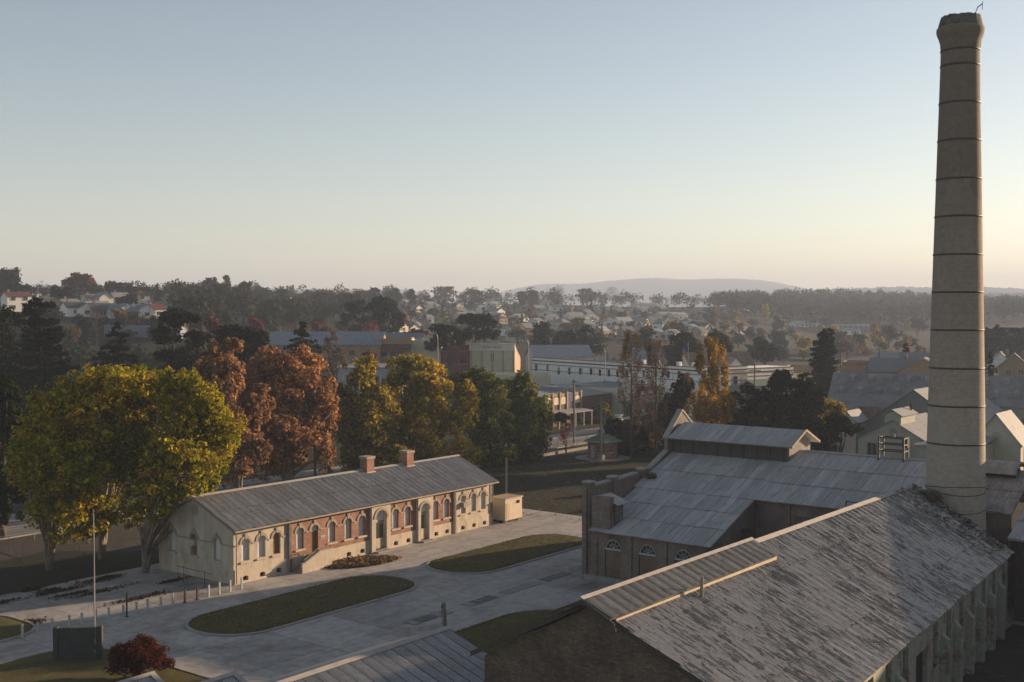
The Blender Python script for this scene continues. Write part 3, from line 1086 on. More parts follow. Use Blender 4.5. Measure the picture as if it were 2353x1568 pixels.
# raised monitor along the ridge
mo = thing('roof_monitor', None, None)
mo.parent = pw
MB().box(36.5, 36.7, -36.7, -24.25, 9.6, 12.0).build('monitor_wall', plain('dark_boarding', (0.085, 0.075, 0.07), 0.35, 1.5, 0.9, (0.6, 4, 0.4)), mo)
MB().prism([(36.5, -36.7, 9.6), (41.5, -36.7, 9.6), (41.5, -36.7, 11.9), (39.0, -36.7, 12.95), (36.5, -36.7, 11.9)], (0, 0.15, 0)).build('end_wall', plain('grey_boarding', (0.25, 0.22, 0.2), 0.35, 1.5, 0.9, (4, 4, 0.3)), mo)
for k in range(9):
    t = -25.0 - k * 1.4
    MB().box(36.42, 36.5, t - 0.06, t + 0.06, 9.9, 11.85).build('wall_batten', M_DARKWOOD, mo)
q = slab_roof(mo, 'monitor_roof', [(35.7, -37.3, 11.72), (35.7, -24.0, 11.72), (39.0, -24.0, 13.1), (39.0, -37.3, 13.1)], M_GREYWOOD)
roof_sheets(q, (35.7, -24.0, 11.74), (35.7, -37.3, 11.74), (39.0, -24.0, 13.1), (39.0, -37.3, 13.1), [3.5], M_WORKSROOF, 0.8, 0.1, 0.014, 0.004, 8)
slab_roof(mo, 'monitor_roof', [(42.3, -37.3, 11.72), (42.3, -24.0, 11.72), (39.02, -24.0, 13.1), (39.02, -37.3, 13.1)], M_WORKSROOF)
for a in (35.7, 42.3):
    MB().prism([(a, -37.42, 11.62), (39.0, -37.42, 13.0), (39.0, -37.42, 13.24), (a, -37.42, 11.86)], (0, 0.12, 0)).build('bargeboard', M_RENDER_TRIM, mo)

# frame standing on the powerhouse ridge and the open hatch lower down
fr = site_thing('roof_gantry', 'rusty steel gantry frame standing on the powerhouse ridge', 'frame', 38.9, -45.9, z=RZ)
for a in (-0.6, 0.6):
    for b in (-1.15, 1.15):
        MB().box(a - 0.07, a + 0.07, b - 0.07, b + 0.07, -0.35, 2.0).build('post', M_STEEL, fr)
for z in (0.7, 1.3, 1.9):
    for a in (-0.6, 0.6):
        MB().box(a - 0.05, a + 0.05, -1.08, 1.08, z - 0.06, z + 0.06).build('cross_bar', M_STEEL, fr)
    for b in (-1.15, 1.15):
        MB().box(-0.53, 0.53, b - 0.05, b + 0.05, z - 0.06, z + 0.06).build('cross_bar', M_STEEL, fr)
MB().lathe([(0.0, 2.25), (0.16, 2.22), (0.16, 1.95), (0, 1.95)], 10).build('pulley', M_GALVPIPE, fr)
MB().box(0.3, 0.7, -1.2, -0.7, 1.0, 1.8).build('motor_box', M_STEEL, fr)
hf = site_thing('roof_ladder', 'dark steel ladder frame on the powerhouse eave', 'frame', 29.3, -46.2, z=7.6)
for b in (-0.95, 0.95):
    MB().tube([(-0.4, b, -0.3), (0.1, b, 0.75)], 0.06, 6).build('rail', M_STEEL, hf)
for k in range(3):
    MB().tube([(-0.3 + 0.19 * k, -0.95, -0.09 + 0.38 * k), (-0.3 + 0.19 * k, 0.95, -0.09 + 0.38 * k)], 0.045, 6).build('rung', M_STEEL, hf)
# ------------------------------------------------------------------ the near kiln house with flaking roof
def flaking_roof_material():
    m, N, L, B = new_mat('flaking_roof')
    v = coords(N, L, (2.6, 0.62, 0.62))
    v2 = coords(N, L, (1.0, 1.0, 1.0))
    n1 = noise(N, L, v, 1.5, 9, 0.74, 0.1)
    big = noise(N, L, v2, 0.22, 5, 0.6, 0.5)
    n2 = noise(N, L, v2, 4.0, 5, 0.7)
    # flakes: fine stretched noise shifted by a broad noise so that whole sheets are bare or covered
    ad = N.new('ShaderNodeMath')
    ad.operation = 'MULTIPLY_ADD'
    L.new(big, ad.inputs[0])
    ad.inputs[1].default_value = 0.34
    ad.inputs[2].default_value = -0.17
    sm = N.new('ShaderNodeMath')
    L.new(n1, sm.inputs[0])
    L.new(ad.outputs[0], sm.inputs[1])
    oi = N.new('ShaderNodeObjectInfo')
    sm2 = N.new('ShaderNodeMath')
    sm2.operation = 'MULTIPLY_ADD'
    L.new(oi.outputs['Random'], sm2.inputs[0])
    sm2.inputs[1].default_value = 0.06
    L.new(sm.outputs[0], sm2.inputs[2])
    msk = ramp(N, L, sm2.outputs[0], [(0.49, 0.0), (0.51, 1.0)])
    bare = ramp(N, L, n2, [(0.3, (0.125, 0.115, 0.105)), (0.6, (0.21, 0.195, 0.18))])
    lich = ramp(N, L, noise(N, L, v2, 0.9, 8, 0.75, 0.4), [(0.55, 0.0), (0.66, 1.0)])
    bare = mix(N, L, lich, bare, (0.095, 0.072, 0.048))
    paint = ramp(N, L, n2, [(0.25, (0.38, 0.335, 0.295)), (0.65, (0.51, 0.45, 0.40))])
    edge = ramp(N, L, sm2.outputs[0], [(0.46, 1.0), (0.488, 0.4), (0.501, 1.0)])
    c = mix(N, L, msk, bare, paint)
    c = mix(N, L, 1.0, c, edge, 'MULTIPLY')
    L.new(c, B.inputs['Base Color'])
    B.inputs['Roughness'].default_value = 0.7
    B.inputs['Specular IOR Level'].default_value = 0.3
    bump(N, L, B, msk, 0.5, 0.02)
    return m


M_FLAKE = flaking_roof_material()
M_FADEROOF = metal_roof('faded_roof_sheet', (0.34, 0.305, 0.265), (0.25, 0.225, 0.195), 0.55, (1.6, 0.5, 1), 0.6, 0.2, rust=(0.13, 0.10, 0.075))
M_PEELGREEN = brick('peeling_green_wall', (0.27, 0.19, 0.14), (0.33, 0.25, 0.19), (0.28, 0.24, 0.2), 1.0, 0.4, paint=(0.35, 0.355, 0.29), paint_amt=0.46)

kh = site_thing('kiln_house', 'long brick kiln house with flaking painted iron roof and raised ridge vent', 'building')
SN, SF, RT, RZ2 = -19.8, 27.6, -51.65, 10.5
EN, EF, EZ = (SN - 0.4, -62.4, 6.0), (SF, -59.35, 6.0), 6.0
LE = (-44.4, 6.75)


def eave_t(s):
    return EN[1] + (EF[1] - EN[1]) * (s - EN[0]) / (EF[0] - EN[0])


m = MB()
for k in range(12):
    a, b = EN[0] + (SF - EN[0]) * k / 12, EN[0] + (SF - EN[0]) * (k + 1) / 12
    for zo in (0.0, -0.12):
        m.face((a, eave_t(a), EZ + zo), (b, eave_t(b), EZ + zo), (b, RT, RZ2 + zo), (a, RT, RZ2 + zo))
rf = m.build('roof', M_DARKWOOD, kh)
roof_sheets(rf, EN, EF, (SN - 0.4, RT, RZ2), (SF, RT, RZ2), [2.5, 2.5, 2.5, 2.5], M_FLAKE, 0.8, 0.1, 0.013, 0.012, 12, 0, 0.006)
slab_roof(kh, 'rear_roof', [(SN - 0.4, LE[0], LE[1]), (SF, LE[0], LE[1]), (SF, RT + 0.02, RZ2), (SN - 0.4, RT + 0.02, RZ2)], M_FADEROOF, 0.1)
MB().prism([(-2.0, RT - 0.28, RZ2 - 0.02), (-2.0, RT, RZ2 + 0.17), (-2.0, RT + 0.28, RZ2 - 0.02)], (29.6, 0, 0)).build('ridge_cap', M_RIDGECAP, kh)
# gable wall towards the yard
wt = eave_t(SN) + 0.6
m = MB()
m.prism([(SN, wt, 0), (SN, -44.9, 0), (SN, -44.9, 6.5), (SN, RT, RZ2 - 0.25), (SN, wt, 5.9)], (0.4, 0, 0))
m.build('gable_wall', M_GABLEBRICK, kh)
MB().box(SN + 0.4, SF - 0.3, -45.3, -44.9, 0, 6.5).build('rear_wall', M_GABLEBRICK, kh)
for (a, b) in (((-44.3, 6.72), (RT, RZ2 + 0.02)), ((EN[1] - 0.05, 5.98), (RT, RZ2 + 0.02))):
    MB().prism([(SN - 0.46, a[0], a[1] - 0.26), (SN - 0.46, b[0], b[1] - 0.26), (SN - 0.46, b[0], b[1] + 0.02), (SN - 0.46, a[0], a[1] + 0.02)], (0.07, 0, 0)).build('bargeboard', M_DARKWOOD, kh)
# ridge vent: a second small roof raised over the near half of the ridge
rv = thing('ridge_vent', None, None)
rv.parent = kh
V0, V1 = SN - 0.9, -2.1
vr = slab_roof(rv, 'vent_roof', [(V0, -53.38, 10.02), (V1, -53.38, 10.02), (V1, -51.7, 10.78), (V0, -51.7, 10.78)], M_GREYWOOD, 0.06)
roof_sheets(vr, (V0, -53.38, 10.04), (V1, -53.38, 10.04), (V0, -51.7, 10.78), (V1, -51.7, 10.78), [2.0], M_FADEROOF, 0.8, 0.1, 0.015, 0.01, 13)
slab_roof(rv, 'vent_roof', [(V0, -49.9, 9.95), (V1, -49.9, 9.95), (V1, -51.68, 10.78), (V0, -51.68, 10.78)], M_FADEROOF, 0.06)
n = 8
for k in range(n):
    a, b = V0 + 0.5 + (V1 - V0 - 0.6) * k / n, V0 + 0.5 + (V1 - V0 - 0.6) * (k + 1) / n
    MB().box(a + 0.01, b - 0.01, -53.4, -53.34, 9.3 + rg.uniform(-0.02, 0.02), 9.93).build('vent_board', plain('pale_vent_board', (0.5, 0.42, 0.32), 0.2, 1.2, 0.8), rv)
MB().prism([(V0 - 0.02, -53.6, 9.86), (V0 - 0.02, -51.7, 10.7), (V0 - 0.02, -49.85, 9.86), (V0 - 0.02, -49.85, 9.7), (V0 - 0.02, -51.7, 10.5), (V0 - 0.02, -53.6, 9.7)], (0.07, 0, 0)).build('bargeboard', M_DARKWOOD, rv)
MB().prism([(V0 - 0.1, -51.9, 10.78), (V0 - 0.1, -51.7, 10.9), (V0 - 0.1, -51.5, 10.78)], (V1 - V0 + 0.1, 0, 0)).build('ridge_cap', M_RIDGECAP, rv)
tag(MB().tube([(0, 0, 0), (0.03, 0.02, 1.5)], 0.09, 10).build('vent_pipe', M_GREYWOOD), 'short iron flue pipe standing on the flaking kiln roof', 'pipe')
o = bpy.data.objects['vent_pipe']
o.location = site(-12.6, -53.9, 9.2)
# side wall with tall broken windows and buttresses, following the eave line
sw = thing('side_wall', None, None)
sw.parent = kh
sw.location = (EN[0], EN[1] + 0.35, 0)
sw.rotation_euler = (0, 0, math.atan2(EF[1] - EN[1], EF[0] - EN[0]))
WL = SF - EN[0] - 0.2
pw2 = front(0.0)
wins = [WL - 1.5 - 3.35 * k for k in range(13) if WL - 1.5 - 3.35 * k > 1.5]
m = MB()
wall_open(m, pw2, 0.3, WL, 0, 5.95, [(u, 1.15, 2.6, 5.35, 0.0) for u in wins if abs(u - wins[7]) > 0.1] + [(wins[7] + 0.2, 2.6, 0.02, 4.3, 0.0)], 0.35)
m.box(WL - 0.35, WL, 0.02, 7.4, 0, 5.9)
m.build('wall_face', M_PEELGREEN, sw)
M_GREENFRAME = plain('grey_green_frame', (0.23, 0.24, 0.2), 0.3, 3.0)
rg = random.Random(21)
for u in wins:
    if abs(u - wins[7]) < 0.1:
        MB().box(u - 1.1, u + 1.5, 0.3, 0.36, 0.02, 4.3).build('dark_opening', M_DARK, sw)
        continue
    w = MB().box(u - 0.57, u + 0.57, 0.3, 0.34, 2.6, 5.35).build('window', M_GLASS, sw)
    fm = MB()
    for q in (-0.55, -0.19, 0.19, 0.55):
        fm.box(u + q - 0.03, u + q + 0.03, 0.2, 0.27, 2.6, 5.35)
    for k in range(6):
        z = 2.63 + k * 0.54
        fm.box(u - 0.57, u + 0.57, 0.21, 0.26, z - 0.03, z + 0.03)
    fm.build('frame', M_GREENFRAME, w)
    MB().box(u - 0.7, u + 0.7, -0.12, 0.2, 2.46, 2.6).build('sill', M_PEELGREEN, w)
for a, b in zip(wins[:-1], wins[1:]):
    c = (a + b) / 2
    if abs(c - wins[7]) < 3.0:
        continue
    bt = MB()
    bt.prism([(c - 0.28, -0.45, 0), (c - 0.28, 0.02, 0), (c - 0.28, 0.02, 4.5), (c - 0.28, -0.12, 4.2), (c - 0.28, -0.45, 3.9)], (0.56, 0, 0))
    bt.build('buttress', M_PEELGREEN, sw)
MB().box(0.0, WL, -0.05, 0.05, 5.7, 5.93).build('eave_board', M_GREENFRAME, sw)

# rubble and weeds on the far end of that roof
def roof_rubble(rr):
    s = rr.uniform(22.5, 27.4)
    t = rr.uniform(-59.0, -51.8)
    if rr.random() < 0.5:
        s = 27.3 - abs(rr.normal(0, 0.9))
    return s, t, RZ2 + (RZ2 - EZ) / (RT - eave_t(s)) * (t - RT) + 0.05 + rr.uniform(0, 0.12)


tag(scatter_leaves('roof_debris', 'dark crumbled sheeting and debris on the kiln roof by the stack', 750, roof_rubble, 0.17, leaf_mat('debris', (0.10, 0.09, 0.08), (0.2, 0.18, 0.16), (0.32, 0.285, 0.255), 2.0, 0.0), 31), cat='debris')

# ------------------------------------------------------------------ the stack
def stack_material():
    m, N, L, B = new_mat('stack_brick')
    tc = N.new('ShaderNodeTexCoord')
    sep = N.new('ShaderNodeSeparateXYZ')
    L.new(tc.outputs['Object'], sep.inputs[0])
    at2 = N.new('ShaderNodeMath')
    at2.operation = 'ARCTAN2'
    L.new(sep.outputs[1], at2.inputs[0])
    L.new(sep.outputs[0], at2.inputs[1])
    mu = N.new('ShaderNodeMath')
    mu.operation = 'MULTIPLY'
    L.new(at2.outputs[0], mu.inputs[0])
    mu.inputs[1].default_value = 2.0
    cb = N.new('ShaderNodeCombineXYZ')
    L.new(mu.outputs[0], cb.inputs[0])
    L.new(sep.outputs[2], cb.inputs[1])
    bt = N.new('ShaderNodeTexBrick')
    L.new(cb.outputs[0], bt.inputs['Vector'])
    bt.inputs['Scale'].default_value = 1.0
    bt.inputs['Brick Width'].default_value = 0.24
    bt.inputs['Row Height'].default_value = 0.105
    bt.inputs['Mortar Size'].default_value = 0.016
    bt.inputs['Color1'].default_value = (0.38, 0.325, 0.262, 1)
    bt.inputs['Color2'].default_value = (0.43, 0.37, 0.30, 1)
    bt.inputs['Mortar'].default_value = (0.29, 0.255, 0.215, 1)
    # soot: weathered darker brick towards the mouth of the stack
    mr = N.new('ShaderNodeMapRange')
    L.new(sep.outputs[2], mr.inputs[0])
    mr.inputs[1].default_value = 14
    mr.inputs[2].default_value = 42
    n1 = noise(N, L, tc.outputs['Object'], 0.25, 6, 0.65)
    n2 = noise(N, L, tc.outputs['Object'], 2.5, 5, 0.7)
    ad = N.new('ShaderNodeMath')
    ad.operation = 'MULTIPLY_ADD'
    L.new(n1, ad.inputs[0])
    ad.inputs[1].default_value = 0.5
    L.new(mr.outputs[0], ad.inputs[2])
    soot = ramp(N, L, ad.outputs[0], [(0.2, (1, 1, 1)), (1.0, (0.62, 0.58, 0.55)), (1.3, (0.5, 0.47, 0.45))])
    c = mix(N, L, 1.0, bt.outputs['Color'], soot, 'MULTIPLY')
    c = mix(N, L, 1.0, c, ramp(N, L, n2, [(0.3, 0.78), (0.7, 1.08)]), 'MULTIPLY')
    L.new(c, B.inputs['Base Color'])
    B.inputs['Roughness'].default_value = 0.9
    B.inputs['Specular IOR Level'].default_value = 0.2
    bump(N, L, B, bt.outputs['Fac'], -0.6, 0.03)
    return m


SY = 96.0


def stz(y):
    return at(2195, y, SY).z


sp = at(2195, 1150, SY)
stack = thing('chimney_stack', 'tall tapering brick chimney stack bound with dark iron hoops', 'chimney', (sp.x, sp.y, 0))
M_STACK = stack_material()
k_ = SY / 2700.0 / 2
PR = [(1210, 134), (1150, 131), (930, 123.5), (670, 111), (410, 98), (150, 84.5), (118, 84), (100, 87), (88, 94), (80, 101), (73, 104), (66, 103), (64, 98)]
prof = [(140 * k_, 0.0)] + [(w * k_, stz(y)) for y, w in PR]


def rad_at(z):
    for (r0, z0), (r1, z1) in zip(prof[:-1], prof[1:]):
        if z0 <= z <= z1:
            return r0 + (r1 - r0) * (z - z0) / (z1 - z0)
    return prof[-1][0]


zz = [prof[0]] + [(rad_at(z), z) for z in np.linspace(1, stz(118) - 0.05, 40)] + prof[7:]
MB().lathe(zz, 56).build('shaft', M_STACK, stack, True)
zt = stz(64)
zc = stz(38)
M_CAPCONC = plain('stack_cap', (0.13, 0.125, 0.105), 0.4, 1.5, 0.95, bstr=0.3, c2=(0.06, 0.055, 0.05), amount=0.55)
cm = MB()
nseg = 40
rr = random.Random(4)
tops = [zc - rr.uniform(0, 0.12) - (0.35 if 2 < j < 9 else 0) * rr.random() for j in range(nseg)]
for j in range(nseg):
    a, b = 2 * math.pi * j / nseg, 2 * math.pi * (j + 1) / nseg
    ro, ri, ru = 98 * k_, 70 * k_, 86 * k_
    P = lambda r, an, z: (r * math.cos(an), r * math.sin(an), z)
    t0, t1 = tops[j], tops[(j + 1) % nseg]
    cm.face(P(ro, a, zt), P(ro, b, zt), P(ru, b, t1), P(ru, a, t0))
    cm.face(P(ru, a, t0), P(ru, b, t1), P(ri, b, t1), P(ri, a, t0))
    cm.face(P(ri, a, t0), P(ri, b, t1), P(ri, b, zt - 1), P(ri, a, zt - 1))
cm.build('cap', M_CAPCONC, stack)
for y in (1017, 931, 845, 758, 672, 586, 499, 413, 325, 239, 153, 118):
    z = stz(y)
    r = rad_at(z)
    MB().lathe([(r - 0.02, z - 0.07), (r + 0.035, z - 0.07), (r + 0.04, z + 0.07), (r - 0.02, z + 0.07)], 56).build('hoop', M_STEEL, stack, True)
for z, dz in ((10.2, 0.35), (10.35, -0.2), (8.9, 0.5)):
    r = rad_at(z) + 0.02
    MB().tube([(r * math.cos(a), r * math.sin(a), z + dz * math.sin(a * 1.0)) for a in np.linspace(0, 2 * math.pi, 49)], 0.035, 5, False).build('cable', M_STEEL, stack)
MB().tube([(rad_at(z) + 0.03, -0.15, z) for z in list(np.linspace(3, stz(120), 12)) + [stz(95), stz(75)]], 0.03, 5).build('conductor', M_STEEL, stack)
MB().tube([(0.75, -0.9, zc - 0.2), (1.0, -1.0, zc + 0.5), (1.35, -1.0, zc + 0.75)], 0.045, 5).tube([(1.35, -1.0, zc + 0.3), (1.38, -1.0, zc + 0.95)], 0.025, 5).build('broken_bracket', M_STEEL, stack)

# ------------------------------------------------------------------ lower corrugated shed and the two small porches
sh = site_thing('corrugated_shed', 'low corrugated iron shed with pale ridge cap below the kiln house gable', 'shed')
q0, q1, tz_, zr = -34.0, -11.6, -35.2, 4.6
r = slab_roof(sh, 'roof', [(q0, -43.6, 1.75), (q1, -43.6, 1.75), (q1, tz_, zr), (q0, tz_, zr)], M_GREYWOOD, 0.06)
M_SHEDIRON = metal_roof('shed_iron', (0.36, 0.35, 0.34), (0.28, 0.27, 0.26), 0.58, (1.4, 0.4, 1), 0.42, 0.16)
roof_sheets(r, (q0, -43.6, 1.77), (q1, -43.6, 1.77), (q0, tz_, zr), (q1, tz_, zr), [9.0], M_SHEDIRON, 0.9, 0.18, 0.028, 0.004, 15)
slab_roof(sh, 'rear_roof', [(q0, -28.0, 2.0), (q1, -28.0, 2.0), (q1, tz_ + 0.02, zr), (q0, tz_ + 0.02, zr)], M_SHEDIRON, 0.06)
MB().prism([(q0, tz_ - 0.32, zr - 0.02), (q0, tz_, zr + 0.13), (q0, tz_ + 0.32, zr - 0.02)], (q1 - q0 + 0.1, 0, 0)).build('ridge_cap', M_RIDGECAP, sh)
MB().prism([(q1 - 0.3, -43.2, 0), (q1 - 0.3, -28.4, 0), (q1 - 0.3, -28.4, 1.9), (q1 - 0.3, tz_, zr - 0.2), (q1 - 0.3, -43.2, 1.7)], (0.2, 0, 0)).build('end_wall', M_GABLEBRICK, sh)
MB().box(q0, q1 - 0.3, -28.6, -28.4, 0, 1.9).build('long_wall', M_GABLEBRICK, sh)
MB().box(q0, q1 - 0.3, -43.3, -43.1, 0, 1.65).build('long_wall', M_GABLEBRICK, sh)
MB().prism([(q1 + 0.02, -43.6, 1.55), (q1 + 0.02, tz_, 4.38), (q1 + 0.02, tz_, 4.6), (q1 + 0.02, -43.6, 1.76)], (0.06, 0, 0)).build('bargeboard', M_DARKWOOD, sh)
for lab, (s1, tr, zr_) in (('small corrugated porch roof beside the red maple', (-27.5, -26.7, 4.0)), ('small corrugated porch roof beside the long shed ridge', (-24.6, -30.4, 4.0))):
    p = site_thing('porch', lab, 'porch')
    s0 = s1 - 9
    r = slab_roof(p, 'roof', [(s0, tr - 3.0, zr_ - 1.3), (s1, tr - 3.0, zr_ - 1.3), (s1, tr, zr_), (s0, tr, zr_)], M_GREYWOOD, 0.06)
    roof_sheets(r, (s0, tr - 3.0, zr_ - 1.28), (s1 - 0.35, tr - 3.0, zr_ - 1.28), (s0, tr, zr_), (s1 - 0.35, tr, zr_), [3.4], M_SHEDIRON, 0.9, 0.18, 0.03, 0.004, 17)
    slab_roof(p, 'rear_roof', [(s0, tr + 1.6, zr_ - 0.7), (s1, tr + 1.6, zr_ - 0.7), (s1, tr + 0.02, zr_), (s0, tr + 0.02, zr_)], M_SHEDIRON, 0.06)
    MB().prism([(s0, tr - 0.25, zr_), (s0, tr, zr_ + 0.13), (s0, tr + 0.25, zr_)], (9.06, 0, 0)).build('ridge_cap', M_RIDGECAP, p)
    MB().box(s1 - 0.34, s1 + 0.02, tr - 3.0, tr - 2.9, zr_ - 1.4, zr_ - 1.2).prism([(s1 - 0.34, tr - 3.0, zr_ - 1.26), (s1 + 0.03, tr - 3.0, zr_ - 1.26), (s1 + 0.03, tr - 0.2, zr_ - 0.05), (s1 - 0.34, tr - 0.2, zr_ - 0.05)], (0, 0, 0.1)).build('verge_capping', M_RIDGECAP, p)
    MB().box(s1 - 0.6, s1 - 0.4, tr - 2.6, tr + 1.4, 0, zr_ - 1.3).build('end_wall', M_GABLEBRICK, p)
    for t in (tr - 2.6, tr + 1.3):
        MB().box(s0, s1 - 0.6, t - 0.1, t + 0.1, 0, zr_ - 1.35).build('long_wall', M_GABLEBRICK, p)

# ------------------------------------------------------------------ rusted roofs right of the stack
M_RUSTROOF = metal_roof('rusted_roof', (0.27, 0.245, 0.23), (0.36, 0.33, 0.31), 0.5, (0.7, 1.0, 1), 0.7, 0.15, rust=(0.075, 0.058, 0.045), scale=1.3)
ru = site_thing('crusher_house', 'crusher house with mottled rusty roof and humped vent behind the stack', 'building')
r = slab_roof(ru, 'roof', [(33.2, -57.8, 8.0), (33.2, -52.3, 8.0), (39.6, -52.3, 10.75), (39.6, -57.8, 10.75)], M_RUSTROOF, 0.12)
roof_sheets(r, (33.2, -52.3, 8.02), (33.2, -57.8, 8.02), (39.6, -52.3, 10.75), (39.6, -57.8, 10.75), [3.3, 3.3], M_RUSTROOF, 0.9, 0.15, 0.015, 0.02, 19)
slab_roof(ru, 'rear_roof', [(39.62, -57.8, 10.75), (39.62, -52.3, 10.75), (50, -52.3, 6.5), (50, -57.8, 6.5)], M_RUSTROOF, 0.12)
MB().box(33.5, 33.8, -57.6, -52.5, 0, 7.9).box(33.8, 49.5, -57.6, -57.3, 0, 6.4).build('wall', M_DARKBRICK, ru)
hv = MB()
pr = [(-1.5, 0.15), (-1.2, 0.7), (-0.6, 1.0), (0.4, 1.1), (1.4, 0.85), (1.7, 0.6), (1.65, 0.5), (1.3, 0.7), (0.4, 0.95), (-0.6, 0.86), (-1.1, 0.58), (-1.4, 0.1)]
hv.prism([(39.0 + a, -57.0, 10.5 + b) for a, b in pr], (0, 3.9, 0))
hv.build('humped_vent', M_RUSTROOF, ru)
MB().box(38.3, 40.0, -56.7, -53.4, 10.0, 10.9).build('vent_base', M_DARK, ru)

rs = site_thing('lean_to', 'grey corrugated lean-to roof beyond the buttressed wall', 'shed')
r = slab_roof(rs, 'roof', [(29.6, -80, 6.6), (29.6, -58.4, 6.6), (40, -57.9, 9.4), (40, -80, 9.4)], M_WORKSROOF, 0.1)
roof_sheets(r, (29.6, -58.4, 6.62), (29.6, -80, 6.62), (40, -57.9, 9.4), (40, -80, 9.4), [3.6, 3.6, 3.6], M_WORKSROOF, 0.9, 0.12, 0.014, 0.008, 23)
MB().box(30.2, 30.4, -79.8, -58.8, 0, 6.5).build('wall', M_DARKWOOD, rs)
MB().box(30.4, 39.8, -79.8, -79.6, 0, 6.6).build('end_wall', M_DARKWOOD, rs)
MB().box(-6, 29.4, -96, -80.4, 0, 11.0).prism([(-6, -96, 11.0), (-6, -80.4, 11.0), (-6, -88.2, 14.0)], (35.4, 0, 0)).build('unseen_shade_wing', M_DARKBRICK, rs)  # unseen building, added where the shade on wall and ground implies one
MB().box(44, 52, -84, -58.2, 0, 15.2).build('unseen_shade_block', M_DARKBRICK, rs)  # unseen block out of frame, added and sized for the kiln roof's shadow
# ------------------------------------------------------------------ things in the yard
ki = site_thing('site_hut', 'cream metal site hut on timber skids at the end of the offices', 'hut', 38.6, -0.9)
M_HUT = plain('cream_hut_paint', (0.52, 0.42, 0.31), 0.15, 1.5, 0.7)
MB().box(0, 3.2, 0, 2.2, 0.32, 2.75).build('body', M_HUT, ki)
hr = MB().box(-0.12, 3.32, -0.12, 2.32, 2.76, 2.84).build('roof', M_HUT, ki)
for k in range(12):
    MB().box(0.05 + k * 0.27, 0.17 + k * 0.27, -0.1, 2.3, 2.845, 2.9).build('roof_rib', M_HUT, hr)
for t in (0.3, 1.9):
    MB().box(-0.2, 3.4, t - 0.1, t + 0.1, 0.12, 0.31).build('skid', M_DARKWOOD, ki)
for s in (0.4, 2.8):
    for t in (0.3, 1.9):
        MB().box(s - 0.18, s + 0.18, t - 0.16, t + 0.16, 0.0, 0.119).build('block', M_CONC, ki)
MB().box(2.1, 2.7, -0.03, -0.002, 2.1, 2.45).build('window', M_GLASS, ki)
MB().box(1.6, 1.75, -0.02, -0.002, 2.15, 2.3).build('plate', M_WHITEPAINT, ki)
MB().box(0.15, 0.75, -0.025, -0.002, 0.4, 2.3).build('door', plain('hut_door', (0.46, 0.37, 0.27), 0.15), ki)

tag(MB().prism([(-0.13, -0.13, 0), (0.13, -0.13, 0), (0.13, 0.13, 0), (-0.13, 0.13, 0)], (0.04, 0.05, 6.4)).build('timber_pole', M_GREYWOOD), 'bare squared timber pole standing behind the cream site hut', 'pole')
o = bpy.data.objects['timber_pole']
o.location = site(46.0, 4.7)

post_s = [-20.63, -19.48, -18.34, -16.95, -15.95, -14.8, -13.67, -12.45, -11.28, -10.19, -8.92, -7.72, -6.54, -5.28, -4.05, -2.9, -1.73, -0.48]
rg = random.Random(2)
pm = {}
for k, s in enumerate(post_s):
    red = k in (12, 13)
    h = 1.12 if red else 1.0 + rg.uniform(-0.05, 0.05)
    lab = ('dark red squared bollard among the white posts' if red else 'white painted timber post in the row before the office gable')
    o = site_thing('bollard' if red else 'fence_post', lab, 'post', s, -0.75 - 0.9 * min(1, (s + 20.63) / 9.0), 'dark red bollards' if red else 'white posts across the yard')
    o.rotation_euler = (rg.uniform(-0.03, 0.03), rg.uniform(-0.03, 0.03), SITE_ROT)
    MB().box(-0.07, 0.07, -0.07, 0.07, -0.1, h).build('shaft', M_REDPAINT if red else M_WHITEPAINT, o)
    MB().prism([(-0.07, -0.07, h), (0.07, -0.07, h), (0.07, 0.07, h), (-0.07, 0.07, h)], (0, 0, 0.03)).build('cap', M_REDPAINT if red else M_STONECAP, o)
    if red:
        MB().box(-0.16, 0.16, -0.16, 0.16, 0.012, 0.04).build('base_plate', M_REDPAINT, o)
o = site_thing('steel_post', 'tall thin black steel post in the white post row', 'post', -12.25, -1.75)
MB().box(-0.05, 0.05, -0.05, 0.05, -0.1, 1.95).build('shaft', M_STEEL, o)
MB().box(-0.12, 0.12, -0.12, 0.12, 0.012, 0.04).build('base_plate', M_STEEL, o)

fp = ground_at(218, 1519)
o = thing('flagpole', 'bare tapering white flagpole beside the block screen wall', 'flagpole', (fp.x, fp.y, 0))
MB().tube([(0, 0, -0.2), (0, 0, 4), (0.02, 0, 8), (-0.02, 0, 10.6)], [0.05, 0.045, 0.035, 0.022], 10).build('pole', plain('flagpole_paint', (0.26, 0.25, 0.24), 0.2, 2.0, 0.6), o)
MB().lathe([(0, 10.72), (0.06, 10.66), (0.06, 10.6), (0, 10.55)], 10).build('truck', M_GALVPIPE, o)
MB().box(-0.1, 0.1, -0.1, 0.1, 1.0, 1.16).build('cleat', M_REDPAINT, o)
MB().tube([(0.09, -0.05, 1.1), (0.08, -0.05, 6), (0.05, 0, 10.5)], 0.012, 4).build('halyard', M_WHITEPAINT, o)

